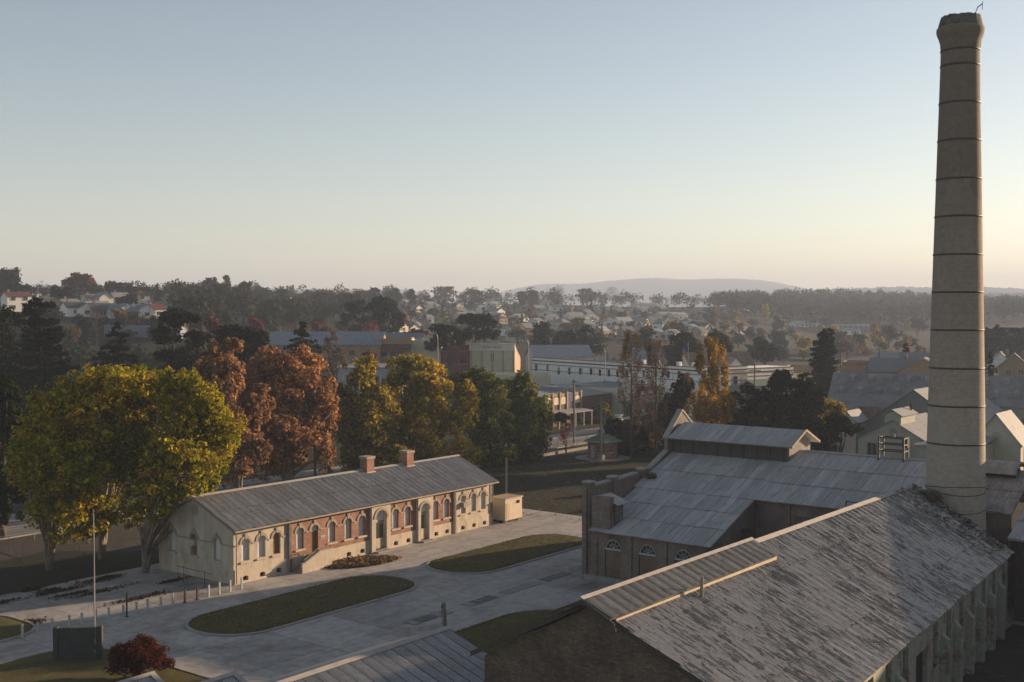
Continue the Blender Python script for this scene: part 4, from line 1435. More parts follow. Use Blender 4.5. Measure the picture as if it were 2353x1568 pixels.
a, b = ground_at(124, 1521), ground_at(236, 1518)
d = (b - a)
o = thing('screen_wall', 'dark concrete block screen wall with end piers on the grass', 'wall', a, math.atan2(d.y, d.x))
ln = d.length
M_BLOCK = plain('dark_block', (0.062, 0.062, 0.06), 0.3, 1.5, 0.9, bstr=0.2)
for r in range(12):
    off_ = 0.0 if r % 2 else 0.2
    x = 0.3
    while x < ln - 0.3 - 1e-3:
        x1 = min(ln - 0.3, x + (0.4 if x > 0.3 or r % 2 else 0.2))
        e = random.Random(r * 31 + int(x * 10)).uniform(-0.006, 0.006)
        MB().box(x + 0.004, x1 - 0.004, -0.1 + e, 0.1 + e, 0.2 * r, 0.2 * r + 0.193).build('block', M_BLOCK, o)
        x = x1
MB().box(0.3, ln - 0.3, -0.085, 0.085, 0, 2.39).build('mortar_core', M_DARK, o)
for x in (0.0, ln - 0.3):
    MB().box(x, x + 0.3, -0.2, 0.2, -0.1, 2.48).build('pier', M_BLOCK, o)

lp = ground_at(1024, 1452)
o = thing('leaning_post', 'leaning weathered timber post behind the corrugated shed ridge', 'post', (lp.x, lp.y, 0))
o.rotation_euler = (0.02, -0.075, 0.3)
MB().box(-0.12, 0.12, -0.12, 0.12, -0.2, 2.3).build('shaft', M_GREYWOOD, o)
MB().box(-0.2, -0.12, -0.05, 0.05, 1.9, 2.1).build('bracket', M_STEEL, o)
MB().tube([(-0.15, 0, 2.0), (-0.25, 0, 1.2), (-0.14, 0, 0.3)], 0.02, 5).build('cable', M_STEEL, o)

# pipe rails and old fence frames under the plane trees
def pipe_frame(label, px, gates):
    p0 = ground_at(*px)
    o = thing('pipe_rail', label, 'railing', (p0.x, p0.y, 0))
    for pts in gates:
        MB().tube([at_rel(p0, *q) for q in pts], 0.025, 6).build('pipe', M_STEEL, o)


def at_rel(p0, x, y, up):
    g = ground_at(x, y)
    return (g.x - p0.x, g.y - p0.y, up)


pipe_frame('bent pipe rail with sloping brace under the yellow plane trees', (185, 1330), [
    [(130, 1335, 0), (130, 1335, 1.9)], [(196, 1315, 0), (196, 1315, 1.8)], [(130, 1335, 0.1), (196, 1315, 1.8)]])
pipe_frame('pipe handrail beside the steps under the plane trees', (165, 1255), [
    [(150, 1255, 0), (150, 1255, 1.2)], [(183, 1275, 0), (183, 1275, 1.0)], [(130, 1250, 1.15), (150, 1255, 1.2), (183, 1275, 1.0)]])
pipe_frame('leaning pipe frame against the office gable', (450, 1345), [
    [(422, 1338, 0), (422, 1338, 1.5)], [(470, 1350, 0), (470, 1350, 1.5)], [(408, 1335, 0.75), (485, 1354, 0.75)], [(408, 1335, 1.35), (485, 1354, 1.35)]])
pipe_frame('chain mesh fence frame at the edge of the shaded yard', (60, 1320), [
    [(22, 1295, 0), (22, 1295, 2.6)], [(22, 1295, 2.4), (58, 1320, 0.1)], [(52, 1290, 0), (52, 1290, 2.4)]])

# ------------------------------------------------------------------ gatehouse, gate and boundary fence
gp = ground_at(1385, 1052)
gh = thing('gatehouse', 'small square red brick gatehouse with green pyramid roof', 'gatehouse', (gp.x, gp.y, 0), SITE_ROT - 0.12)
w = 1.75
m = MB()
wall_open(m, side(-w), -w, w, 0, 2.9, [(0.75, 0.95, 0.05, 2.2, 0), (-0.6, 1.0, 0.95, 2.2, 0)], 0.14)
wall_open(m, front(-w), -w, w, 0, 2.9, [(0.1, 0.9, 0.95, 2.2, 0)], 0.14)
m.box(w - 0.15, w, -w, w, 0, 2.9).box(-w, w, w - 0.15, w, 0, 2.9)
m.build('brick_wall', M_REDBRICK, gh)
MB().box(-w + 0.1, -w + 0.15, 0.28, 1.22, 0.05, 2.2).build('door', M_WHITEPAINT, gh)
for pl, u in ((side(-w), -0.6), (front(-w), 0.1)):
    q = MB()
    q.prism([pl(u - 0.5, 0.95, 0.13), pl(u + 0.5, 0.95, 0.13), pl(u + 0.5, 2.2, 0.13), pl(u - 0.5, 2.2, 0.13)], Vector(pl(0, 0, 0.16)) - Vector(pl(0, 0, 0.13)))
    wd = q.build('window', M_GLASS, gh)
    fm = MB()
    for (x0, x1, z0, z1) in ((-0.52, -0.43, 0.93, 2.22), (0.43, 0.52, 0.93, 2.22), (-0.04, 0.04, 0.93, 2.22), (-0.43, 0.43, 0.93, 1.03), (-0.43, 0.43, 2.12, 2.22), (-0.43, 0.43, 1.55, 1.61)):
        A, B_ = pl(u + x0, z0, 0.03), pl(u + x1, z1, 0.12)
        fm.box(min(A[0], B_[0]), max(A[0], B_[0]), min(A[1], B_[1]), max(A[1], B_[1]), z0, z1)
    fm.build('frame', M_WHITEPAINT, wd)
e = w + 0.5
M_GREENROOF = plain('green_roof', (0.085, 0.15, 0.115), 0.3, 1.0, 0.6)
MB().face((-e, -e, 2.85), (e, -e, 2.85), (0, 0, 4.25)).face((e, -e, 2.85), (e, e, 2.85), (0, 0, 4.25)).face((e, e, 2.85), (-e, e, 2.85), (0, 0, 4.25)).face((-e, e, 2.85), (-e, -e, 2.85), (0, 0, 4.25)).face((-e, -e, 2.85), (-e, e, 2.85), (e, e, 2.85), (e, -e, 2.85)).build('roof', M_GREENROOF, gh)
MB().box(-e, e, -e - 0.1, -e, 2.72, 2.86).box(-e - 0.1, -e, -e - 0.1, e, 2.72, 2.86).build('gutter', M_WHITEPAINT, gh)
MB().box(-0.22, 0.22, -0.22, 0.22, 4.0, 4.6).lathe([(0, 4.85), (0.34, 4.62), (0, 4.6)], 8).build('roof_vent', M_WHITEPAINT, gh)
tag(MB().lathe([(0, 0.03), (4.6, 0.03), (4.7, -0.1)], 40).build('gatehouse_apron', M_CONC), 'round concrete apron under the gatehouse', kind='structure')
bpy.data.objects['gatehouse_apron'].location = (gp.x, gp.y, 0)


def power_pole(label, px, h, arms=(), r=0.17, mat=None, foot=False, turn=0.0, Y=None, base_z=0.0, group=None):
    p = ground_at(*px, z=base_z) if Y is None else at(px[0], px[1], Y)
    if Y is not None:
        p.z = base_z
    o = thing('power_pole', label, 'pole', p, SITE_ROT + turn, group)
    MB().tube([(0, 0, -0.3), (0, 0, h * 0.5), (0, 0, h)], [r, r * 0.88, r * 0.7], 10).build('shaft', mat or M_GREYWOOD, o)
    for z, l in arms:
        ar = MB().box(-0.06, 0.06, -l, l, z - 0.07, z + 0.07).build('cross_arm', M_DARKWOOD, o)
        for k in range(4):
            y = -l * 0.9 + 1.8 * l * k / 3
            MB().tube([(0, y, z + 0.07), (0, y, z + 0.26)], [0.05, 0.035], 6).build('insulator', M_WHITEPAINT, ar)
    if foot:
        MB().prism([(-0.45, -0.45, 0), (0.45, -0.45, 0), (0.45, 0.45, 0), (-0.45, 0.45, 0)], (0, 0, 0.9)).build('concrete_foot', M_CONC, o)
    return o


power_pole('tall timber pole in a concrete footing before the gatehouse', (1381, 1058), 9.6, (), 0.2, None, True)
power_pole('grey timber street pole beside the bare red tree and gate', (1319, 1020), 11.8, ((11.3, 0.6),), 0.2)
pp = power_pole('dark timber power pole with two cross arms behind the offices', (724, 1102), 7.9, ((7.0, 1.1), (2.4, 1.0)), 0.2, M_DARKWOOD)

# low concrete boundary wall with fence posts, and the gate frames
bf = site_thing('boundary_fence', 'low concrete kerb wall with thin steel fence posts along the street', 'fence')
MB().box(55, 104, 31.5, 31.9, -0.1, 0.45).build('kerb_wall', M_CONC, bf)
pme = MB().tube([(0, 0, 0.4), (0, 0, 2.2)], 0.04, 6).mesh('fence_post', M_GALVPIPE)
for k in range(17):
    put('fence_post', pme, bf).location = (56 + k * 3.0, 31.7, 0)
for z in (1.3, 2.15):
    MB().box(55, 104, 31.68, 31.72, z, z + 0.03).build('fence_rail', M_GALVPIPE, bf)
sf = site_thing('street_fence', 'thin steel wire fence along the street behind the plane trees', 'fence')
for k in range(24):
    put('fence_post', pme, sf).location = (-50 + k * 4.2, 33.5, -0.4)
for z in (0.9, 1.75):
    MB().box(-50, 47, 33.48, 33.52, z, z + 0.025).build('fence_rail', M_GALVPIPE, sf)
gt = site_thing('entrance_gate', 'white pipe gate with diagonal braces at the works entrance', 'gate', 104.2, 31.7)
for a, b in (((0, 0), (0, 2.3)), ((5, 0), (5, 2.3)), ((0, 2.2), (5, 2.2)), ((0, 0.3), (5, 0.3)), ((0, 0.3), (2.5, 2.2)), ((2.5, 2.2), (5, 0.3)), ((2.5, 0.3), (2.5, 2.2))):
    MB().tube([(a[0], 0, a[1]), (b[0], 0, b[1])], 0.045, 6).build('pipe', M_WHITEPAINT, gt)
gp2 = site_thing('gate_pier', 'pale rendered gate pier with timber boom beside the gatehouse', 'pier', 110, 31.7)
MB().box(-0.9, 0.9, -0.35, 0.35, 0, 2.9).build('pier', M_RENDER, gp2)
MB().box(-0.95, 0.95, -0.4, 0.4, 2.9, 3.05).build('coping', M_STONECAP, gp2)
MB().prism([(-4.5, -0.5, 3.35), (1.5, -0.5, 3.2), (1.5, -0.5, 3.36), (-4.5, -0.5, 3.5)], (0, 0.16, 0)).build('boom', M_DARKWOOD, gp2)
# ------------------------------------------------------------------ trees
def leaf_quads(C, Nrm, size, rr, flat=0.6, aspect=0.62):
    """one leaf-sized quad per centre, facing roughly along Nrm"""
    n = len(C)
    Nn = Nrm + rr.normal(0, flat, (n, 3))
    Nn /= np.linalg.norm(Nn, axis=1, keepdims=True) + 1e-9
    ref = rr.normal(0, 1, (n, 3))
    U = np.cross(Nn, ref)
    U /= np.linalg.norm(U, axis=1, keepdims=True) + 1e-9
    V = np.cross(Nn, U)
    s = (size * rr.uniform(0.5, 1.3, n) * np.where(rr.random(n) < 0.12, 1.7, 1.0))[:, None]
    a, b = U * s, V * s * aspect
    return np.stack([C - a, C - b, C + a, C + b], 1)


def clump_leaves(clumps, n, size, rr, shell=0.75, droop=0.0):
    """n leaves over ellipsoid clumps [(centre, radii)], most of them near the clump surface"""
    W = np.array([c[1][0] * c[1][1] + c[1][0] * c[1][2] for c in clumps])
    idx = rr.choice(len(clumps), n, p=W / W.sum())
    cc = np.array([c[0] for c in clumps])[idx]
    rr_ = np.array([c[1] for c in clumps])[idx]
    d = rr.normal(0, 1, (n, 3))
    d /= np.linalg.norm(d, axis=1, keepdims=True)
    rad = np.where(rr.random(n) < shell, rr.uniform(0.72, 1.12, n), rr.uniform(0.15, 0.9, n))[:, None]
    P = cc + d * rr_ * rad
    P[:, 2] -= droop * rr.random(n)
    return leaf_quads(P, d + np.array([0, 0, 0.3]), size, rr, 0.42)


def lumpy(blobs, per, rr, k=0.30, up=-0.55):
    """break each blob into small clumps on its surface, leaving gaps"""
    out = []
    for c, r in blobs:
        c, r = np.array(c, float), np.array(r, float)
        m = max(6, int(per * (r[0] * r[2]) ** 0.5 / 3.0))
        for _ in range(m):
            d = rr.normal(0, 1, 3)
            d /= np.linalg.norm(d)
            if d[2] < up and rr.random() < 0.7:
                d[2] = -d[2]
            q = k * rr.uniform(0.65, 1.35)
            out.append((c + d * r * rr.uniform(0.6, 0.98), r * q + 0.12))
        for _ in range(m // 2):
            d = rr.normal(0, 0.35, 3)
            out.append((c + d * r, r * k))
    return out


def limbs(mb, base, targets, r0, rr, fork=0.45, n=7):
    """trunk from base that forks towards the targets"""
    base = Vector(base)
    for t in targets:
        t = Vector(t)
        f = base.lerp(t, fork)
        f.x, f.y = base.x + (t.x - base.x) * fork * 0.35, base.y + (t.y - base.y) * fork * 0.35
        mid = f.lerp(t, 0.5) + Vector((rr.uniform(-.3, .3), rr.uniform(-.3, .3), rr.uniform(0, .5)))
        rt = r0 * rr.uniform(0.45, 0.65)
        mb.tube([base + Vector((0, 0, -0.3)), base.lerp(f, 0.5) + Vector((rr.uniform(-.12, .12), rr.uniform(-.12, .12), 0)), f, mid, t], [r0, r0 * 0.8, rt, rt * 0.55, rt * 0.18], n)


def tree_obj(name, label, loc, quads, leafm, trunk_mb, bark, group=None, cat='tree', crown='crown'):
    o = thing(name, label, cat, loc, 0, group)
    if trunk_mb is not None:
        trunk_mb.build('trunk', bark, o, True)
    put(crown, quads_mesh(crown, quads, leafm), o)
    return o


def px_blobs(Y, lst, base):
    """blobs given as (x, y, rx, ry, depth offset) in photograph units at depth Y -> offsets from the tree base in metres"""
    out = []
    for x, y, rx, ry, dy in lst:
        p = at(x, y, Y)
        q = Y / F_PX
        out.append(((p.x - base.x, dy, p.z - base.z), (rx * q, (rx + ry) * 0.5 * q, ry * q)))
    return out


def broad_tree(label, base_px, Y, blobs, n, leaf, leafm, bark, r0, seed, per=46, name='plane_tree', group=None, ntgt=9, base_z=0.0, k=0.215, fork=0.45):
    rr = np.random.default_rng(seed)
    pr = random.Random(seed)
    b = at(base_px[0], base_px[1], Y)
    b.z = base_z
    B_ = px_blobs(Y, blobs, b)
    sub = []
    for c, r in B_:
        c, r = np.array(c), np.array(r)
        sub.append((c, r * 0.84))
        for _ in range(6):
            d = rr.normal(0, 1, 3)
            d /= np.linalg.norm(d)
            d[2] = abs(d[2]) if rr.random() < 0.6 else d[2]
            sub.append((c + d * r * 0.8, r * rr.uniform(0.28, 0.46)))
    cl = lumpy(sub, per * 0.6, rr, k * 1.15)
    q = clump_leaves(cl, n, leaf, rr)
    mb = MB()
    tg = [Vector(c) for c, r in B_] + [Vector(cl[pr.randrange(len(cl))][0]) for _ in range(ntgt)]
    limbs(mb, (0, 0, 0), tg, r0, pr, fork)
    return tree_obj(name, label, b, q, leafm, mb, bark, group)


L_YEL = leaf_mat('yellow_green_leaves', (0.14, 0.165, 0.016), (0.28, 0.25, 0.022), (0.40, 0.29, 0.034), 0.25, 0.48)
L_ORA = leaf_mat('rust_leaves', (0.23, 0.125, 0.07), (0.34, 0.185, 0.10), (0.44, 0.25, 0.13), 0.3, 0.45)
L_OLI = leaf_mat('olive_gold_leaves', (0.15, 0.155, 0.022), (0.32, 0.255, 0.034), (0.46, 0.33, 0.06), 0.22, 0.5)
L_GRN = leaf_mat('deep_green_leaves', (0.075, 0.11, 0.022), (0.125, 0.155, 0.03), (0.21, 0.20, 0.042), 0.22, 0.45)
L_DARK = leaf_mat('dark_needles', (0.013, 0.02, 0.010), (0.024, 0.033, 0.015), None, 0.3, 0.15)
L_GUM = leaf_mat('gum_leaves', (0.018, 0.030, 0.02), (0.036, 0.047, 0.030), None, 0.2, 0.2)
L_GUM2 = leaf_mat('grey_gum_leaves', (0.035, 0.042, 0.027), (0.065, 0.064, 0.037), None, 0.2, 0.2)
L_RED = leaf_mat('crimson_leaves', (0.11, 0.04, 0.04), (0.19, 0.07, 0.065), None, 0.4, 0.3)
L_MAPLE = leaf_mat('dark_red_maple_leaves', (0.06, 0.016, 0.010), (0.13, 0.032, 0.017), None, 0.9, 0.3)
L_GOLD = leaf_mat('gold_poplar_leaves', (0.20, 0.125, 0.022), (0.31, 0.2, 0.035), (0.38, 0.26, 0.06), 0.5, 0.35)
L_TAN = leaf_mat('tan_poplar_leaves', (0.12, 0.085, 0.05), (0.19, 0.138, 0.082), None, 0.5, 0.3)

broad_tree('broad yellow green plane tree with pale forked trunks over the shaded yard', (112, 1312), 111, [
    (175, 985, 115, 105, 1), (110, 1075, 85, 105, -2), (255, 915, 110, 75, 2), (150, 1170, 105, 75, -1), (95, 960, 50, 70, 2), (60, 1010, 30, 60, 0), (205, 1080, 80, 80, -3)], 36000, 0.17, L_YEL, M_PALEBARK, 0.3, 1, fork=0.26)
broad_tree('yellow plane tree standing between its two neighbours by the street', (232, 1285), 116, [
    (335, 935, 120, 90, 1), (285, 1040, 100, 105, -2), (265, 1175, 85, 60, -2), (350, 1060, 80, 80, -3), (310, 865, 45, 30, 1)], 30000, 0.17, L_YEL, M_PALEBARK, 0.3, 2, fork=0.26)
broad_tree('yellow plane tree reaching over the office gable', (333, 1318), 110, [
    (440, 960, 90, 90, 2), (430, 1075, 95, 95, 0), (375, 1145, 70, 60, -2), (490, 1015, 50, 85, 3), (455, 1120, 50, 45, 1), (400, 900, 60, 50, 1)], 28000, 0.17, L_YEL, M_PALEBARK, 0.3, 3, fork=0.26)
broad_tree('tall rust brown plane tree with a high leading tuft', (545, 1112), 151, [
    (510, 875, 62, 80, 0), (500, 970, 58, 80, -2), (527, 800, 28, 24, 1), (560, 1045, 60, 55, -1), (480, 920, 35, 60, 1), (530, 1080, 40, 40, 0), (468, 905, 36, 65, 1), (585, 960, 40, 70, 2), (475, 1010, 40, 60, 0)], 30000, 0.24, L_ORA, M_PALEBARK, 0.5, 4)
broad_tree('wide rust brown plane tree behind the dark power pole', (662, 1106), 161, [
    (615, 875, 65, 75, 0), (685, 895, 75, 80, 1), (640, 985, 80, 75, -2), (705, 1000, 62, 70, -1), (740, 950, 35, 95, 1), (610, 1065, 50, 45, -1), (745, 1050, 25, 50, 0), (585, 930, 40, 60, 0), (572, 880, 36, 55, 1), (565, 985, 42, 60, 0), (665, 1050, 55, 40, -1)], 40000, 0.24, L_ORA, M_PALEBARK, 0.55, 5)
broad_tree('olive plane tree with thinning top beside the rust brown ones', (850, 1092), 170, [
    (830, 900, 48, 68, 0), (850, 985, 72, 78, -1), (802, 1000, 30, 90, 1), (890, 1055, 65, 42, -1), (845, 840, 22, 28, 0), (830, 1060, 45, 50, 0), (788, 940, 26, 55, 0), (880, 940, 40, 60, 0)], 28000, 0.24, L_OLI, M_BARK, 0.5, 6)
broad_tree('broad gold and olive plane tree behind the office chimneys', (968, 1082), 177, [
    (955, 860, 72, 48, 0), (985, 925, 62, 60, -1), (945, 985, 75, 65, -1), (1045, 985, 52, 55, 1), (1060, 1040, 45, 38, 0), (1000, 1045, 60, 40, -2), (900, 900, 35, 45, 1), (1075, 930, 30, 50, 2), (905, 980, 45, 60, 0)], 34000, 0.24, L_OLI, M_BARK, 0.55, 7)
broad_tree('deep green tree with rounded clumps behind the office roof end', (1092, 1084), 186, [
    (1078, 890, 52, 40, 1), (1125, 905, 45, 45, 0), (1125, 995, 58, 60, -1), (1160, 1035, 40, 45, 0), (1080, 950, 40, 50, 0), (1110, 1060, 45, 35, -1), (1145, 945, 40, 50, 0)], 24000, 0.22, L_GRN, M_BARK, 0.5, 8)
broad_tree('wide deep green tree overhanging the street by the gate', (1182, 1078), 192, [
    (1195, 900, 48, 42, 1), (1222, 965, 52, 68, 0), (1180, 990, 58, 60, -2), (1232, 1020, 36, 38, 0), (1165, 930, 45, 50, 1), (1195, 1045, 50, 25, 0)], 24000, 0.22, L_GRN, M_BARK, 0.55, 9)

mp_ = ground_at(318, 1560)
rr = np.random.default_rng(77)
bl = [((x, y, z), (a, a, b)) for x, y, z, a, b in ((0, 0, 1.5, 1.5, 0.9), (-1.1, 0.2, 1.35, 1.0, 0.7), (1.1, -0.2, 1.2, 1.0, 0.75), (0.2, 0.4, 2.1, 0.8, 0.5), (-0.5, -0.6, 0.9, 1.2, 0.6), (1.5, 0.4, 0.8, 0.7, 0.45))]
mb = MB()
limbs(mb, (0, 0, 0), [b[0] for b in bl], 0.12, random.Random(3))
tree_obj('red_maple', 'small dark red weeping maple on the grass by the porch roof', (mp_.x, mp_.y, 0.2), clump_leaves(lumpy(bl, 60, rr, 0.28), 16000, 0.075, rr, 0.8, 0.12), L_MAPLE, mb, M_BARK)


def conifer_quads(h, r, n, leaf, rr, tiers=14, flat=0.35, top=0.06, bare=0.1, shape=1.0):
    """tiers of drooping boughs: cedar when flat, spruce when steep"""
    C, Nn = [], []
    for k in range(tiers):
        f = k / (tiers - 1)
        z = h * (bare + (1 - bare) * f)
        R_ = r * ((1 - f) ** shape * (1 - top) + top) * rr.uniform(0.8, 1.12)
        nb = max(4, int(9 * (1 - f) + 4))
        for b in range(nb):
            a = 2 * math.pi * (b + rr.random()) / nb
            L_ = R_ * rr.uniform(0.7, 1.12)
            m = max(6, int(n * (L_ + 0.3) / (tiers * nb) / (r * 0.55)))
            t = rr.random(m) ** 0.7
            wdt = (0.10 + 0.16 * np.sin(np.pi * np.minimum(t, 0.95))) * L_ + 0.15
            zj = rr.normal(0, 0.45) * h * (1 - bare) / tiers
            x, y = math.cos(a), math.sin(a)
            off = rr.normal(0, 1, m) * wdt * 0.6
            zz_ = z + zj - flat * L_ * t ** 1.5 + rr.normal(0, 0.12, m) - 0.1 * rr.random(m) * L_
            C.append(np.stack([x * L_ * t - y * off, y * L_ * t + x * off, zz_], 1))
            Nn.append(np.tile([x * 0.3, y * 0.3, 1.0], (m, 1)))
    C, Nn = np.concatenate(C), np.concatenate(Nn)
    return leaf_quads(C, Nn, leaf, rr, 0.45, 0.5)


def conifer(label, px, ytop, Y, half, n, leaf, seed, base_z=0.0, name='cedar_tree', leafm=None, **kw):
    rr = np.random.default_rng(seed)
    b = at(px, 900, Y)
    b.z = base_z
    h = at(px, ytop, Y).z - base_z
    r = half * Y / F_PX
    mb = MB().tube([(0, 0, -0.3), (0.1, 0, h * 0.5), (0, 0.05, h * 0.97)], [0.02 * h + 0.1, 0.012 * h + 0.05, 0.03], 8)
    return tree_obj(name, label, b, conifer_quads(h, r, n, leaf, rr, **kw), leafm or L_DARK, mb, M_BARK)


conifer('massive dark cypress pine beyond the yellow plane trees', 95, 700, 195, 100, 20000, 0.36, 21, name='pine_tree', tiers=22, flat=-0.15, top=0.3, shape=0.55)
conifer('dark layered cedar with flat spreading boughs', 268, 752, 200, 150, 22000, 0.32, 22, tiers=20, flat=0.12, shape=0.75)
conifer('layered dark cedar rising above the blue grey roofs', 695, 746, 228, 150, 20000, 0.36, 23, tiers=22, flat=0.15, shape=0.85)
conifer('dark fir beside two columnar cypresses', 1890, 765, 262, 50, 16000, 0.34, 24, name='fir_tree', tiers=22, flat=0.1, shape=0.6, top=0.3)
for px, tp in ((1894, 763), (1908, 762)):
    cy_o = conifer('dark slender columnar cypress rising out of the fir', px, tp, 268, 8 if px < 1900 else 9, 2600, 0.3, px, name='cypress_tree', tiers=20, flat=-0.6, top=0.75, shape=0.4)
    cy_o['group'] = 'columnar cypresses behind the fir'
conifer('rounded dark cypress above the grey roofed cottages', 2080, 796, 300, 22, 3000, 0.4, 26, name='cypress_tree', tiers=14, flat=-0.2, top=0.2, shape=0.6)
conifer('dark conifer tip behind the long shed ridge', 2275, 826, 250, 12, 1500, 0.4, 27, name='cypress_tree', tiers=10, flat=-0.2, top=0.2, shape=0.6)


def gum(label, px, Y, blobs, n, leaf, leafm, seed, base_z=0.0, name='gum_tree', per=14, k=0.34, r0=0.35, bark=None, group=None):
    return broad_tree(label, px, Y, blobs, n, leaf, leafm, bark or M_BARK, r0, seed, per, name, group, 6, base_z, k)


gum('open crowned dark pine with bare forked limbs', (415, 1000), 205, [(415, 735, 45, 22, 0), (385, 775, 35, 25, 1), (455, 785, 35, 25, -1), (420, 835, 60, 35, 0), (390, 880, 40, 40, 0), (455, 870, 35, 40, 1)], 9000, 0.32, L_DARK, 31, name='pine_tree')
gum('rounded dark pine between the rust tree and the cedar', (548, 1000), 215, [(545, 775, 62, 28, 0), (510, 800, 40, 30, 1), (590, 800, 32, 30, 0), (550, 840, 65, 45, 0)], 9000, 0.32, L_DARK, 32, name='pine_tree')
gum('dark pine at the edge of the pale wall by the street', (22, 1000), 200, [(15, 750, 40, 40, 0), (10, 830, 50, 60, 0), (40, 900, 50, 60, 0), (5, 960, 40, 60, 0)], 7000, 0.32, L_DARK, 33, name='pine_tree')
gum('dark evergreen tree between the street and the yellow plane trees', (8, 1235), 127, [(0, 930, 40, 60, 0), (25, 1010, 38, 60, 1), (0, 1090, 50, 60, 0), (35, 1110, 40, 50, -1), (10, 1170, 50, 40, 0)], 12000, 0.22, L_DARK, 330, name='evergreen_tree', per=22, k=0.26)
gum('round dark shrub bank below the pines', (60, 1080), 185, [(40, 960, 60, 70, 0), (20, 1060, 60, 70, 1), (90, 1010, 50, 60, 1)], 7000, 0.28, L_DARK, 34, name='shrub')
gum('twin crowned gum tree standing against the hazy hill', (822, 800), 420, [(820, 715, 34, 22, 0), (800, 735, 20, 14, 0), (840, 740, 20, 16, 0), (815, 760, 22, 12, 0)], 3500, 0.5, L_GUM, 35, base_z=7, r0=0.5)
gum('tall gum tree with pale forked trunk above the school roof', (885, 800), 410, [(888, 712, 38, 30, 0), (870, 745, 20, 20, 0), (910, 735, 20, 22, 0), (895, 765, 25, 14, 0)], 3500, 0.5, L_GUM, 36, base_z=6, r0=0.5, bark=M_PALEBARK)
gum('wide dark cedar like gum behind the theatre', (1030, 830), 330, [(1030, 765, 42, 22, 0), (1010, 790, 35, 18, 0), (1060, 780, 25, 20, 0)], 3500, 0.45, L_DARK, 37, r0=0.4)
gum('spreading gum tree with open limbs behind the theatre', (1090, 830), 345, [(1075, 735, 35, 16, 0), (1110, 745, 35, 20, 0), (1125, 770, 25, 16, 0), (1085, 770, 25, 18, 0)], 3200, 0.45, L_GUM, 38, r0=0.4)
for i, (px, yt, hw) in enumerate(((1248, 742, 24), (1300, 757, 24), (1350, 748, 36), (1475, 752, 28))):
    gum(['dark gum tree beyond the white hall, slim and upright', 'rounded dark gum with a hollow side beyond the white hall', 'broad dark double gum beyond the white hall', 'dark gum tree rising behind the bare poplar'][i],
        (px, 850), 425, [(px, yt + 22, hw, 22, 0), (px - 8, yt + 50, hw, 30, 0), (px + 10, yt + 60, hw * 0.9, 26, 1)], 3200, 0.4, L_GUM, 40 + i, r0=0.35)
gum('dome shaped dark gum tree behind the hotel flagpole', (1570, 860), 330, [(1570, 788, 36, 24, 0), (1548, 815, 26, 26, 0), (1595, 810, 26, 24, 0), (1570, 830, 40, 20, 0)], 3500, 0.42, L_GUM, 45, r0=0.4)
gum('soft grey green gum behind the golden poplars', (1655, 860), 340, [(1655, 785, 28, 24, 0), (1640, 805, 22, 22, 0), (1670, 815, 22, 25, 0)], 2600, 0.42, L_GUM2, 46, r0=0.35)
gum('dark gum tree on the flats beyond the cream hall', (1758, 850), 420, [(1748, 795, 20, 16, 0), (1770, 808, 26, 16, 0), (1755, 820, 28, 12, 0)], 2400, 0.5, L_GUM, 47, r0=0.35)

# dark pines and shrubs by the powerhouse
gum('big dark rounded pine behind the powerhouse roof', (1825, 1035), 188, [(1815, 885, 48, 38, 0), (1850, 930, 42, 50, 0), (1800, 950, 50, 50, -1), (1830, 990, 60, 40, -1), (1780, 920, 30, 35, 1)], 16000, 0.22, L_DARK, 51, name='pine_tree', per=24, k=0.28)
gum('dark pine shrub between the gold poplar and the big pine', (1725, 1035), 190, [(1720, 915, 42, 30, 0), (1735, 960, 45, 40, 0), (1700, 990, 45, 40, 0), (1750, 1000, 40, 30, 0)], 11000, 0.22, L_DARK, 52, name='pine_tree', per=24, k=0.28)
gum('low dark rounded shrub beside the pale green shed', (1930, 1040), 176, [(1930, 985, 45, 28, 0), (1900, 1010, 40, 30, 0), (1875, 1010, 25, 25, 0)], 7000, 0.2, L_DARK, 53, name='shrub', per=24)
gum('thin golden shrub behind the dark pines', (1908, 1000), 192, [(1905, 945, 30, 30, 0), (1890, 925, 20, 15, 0)], 3500, 0.18, L_OLI, 54, name='shrub')
gum('dark hedge behind the gatehouse', (1450, 1050), 200, [(1420, 1000, 40, 40, 0), (1470, 1010, 45, 45, 1), (1520, 1000, 40, 50, 1), (1440, 1030, 50, 25, 0)], 9000, 0.22, L_DARK, 55, name='hedge', per=22)
gum('dark evergreen shrub among the bare poplars', (1560, 1000), 205, [(1560, 920, 30, 35, 0), (1545, 960, 35, 50, 0), (1575, 890, 22, 25, 0)], 6000, 0.24, L_DARK, 56, name='shrub')


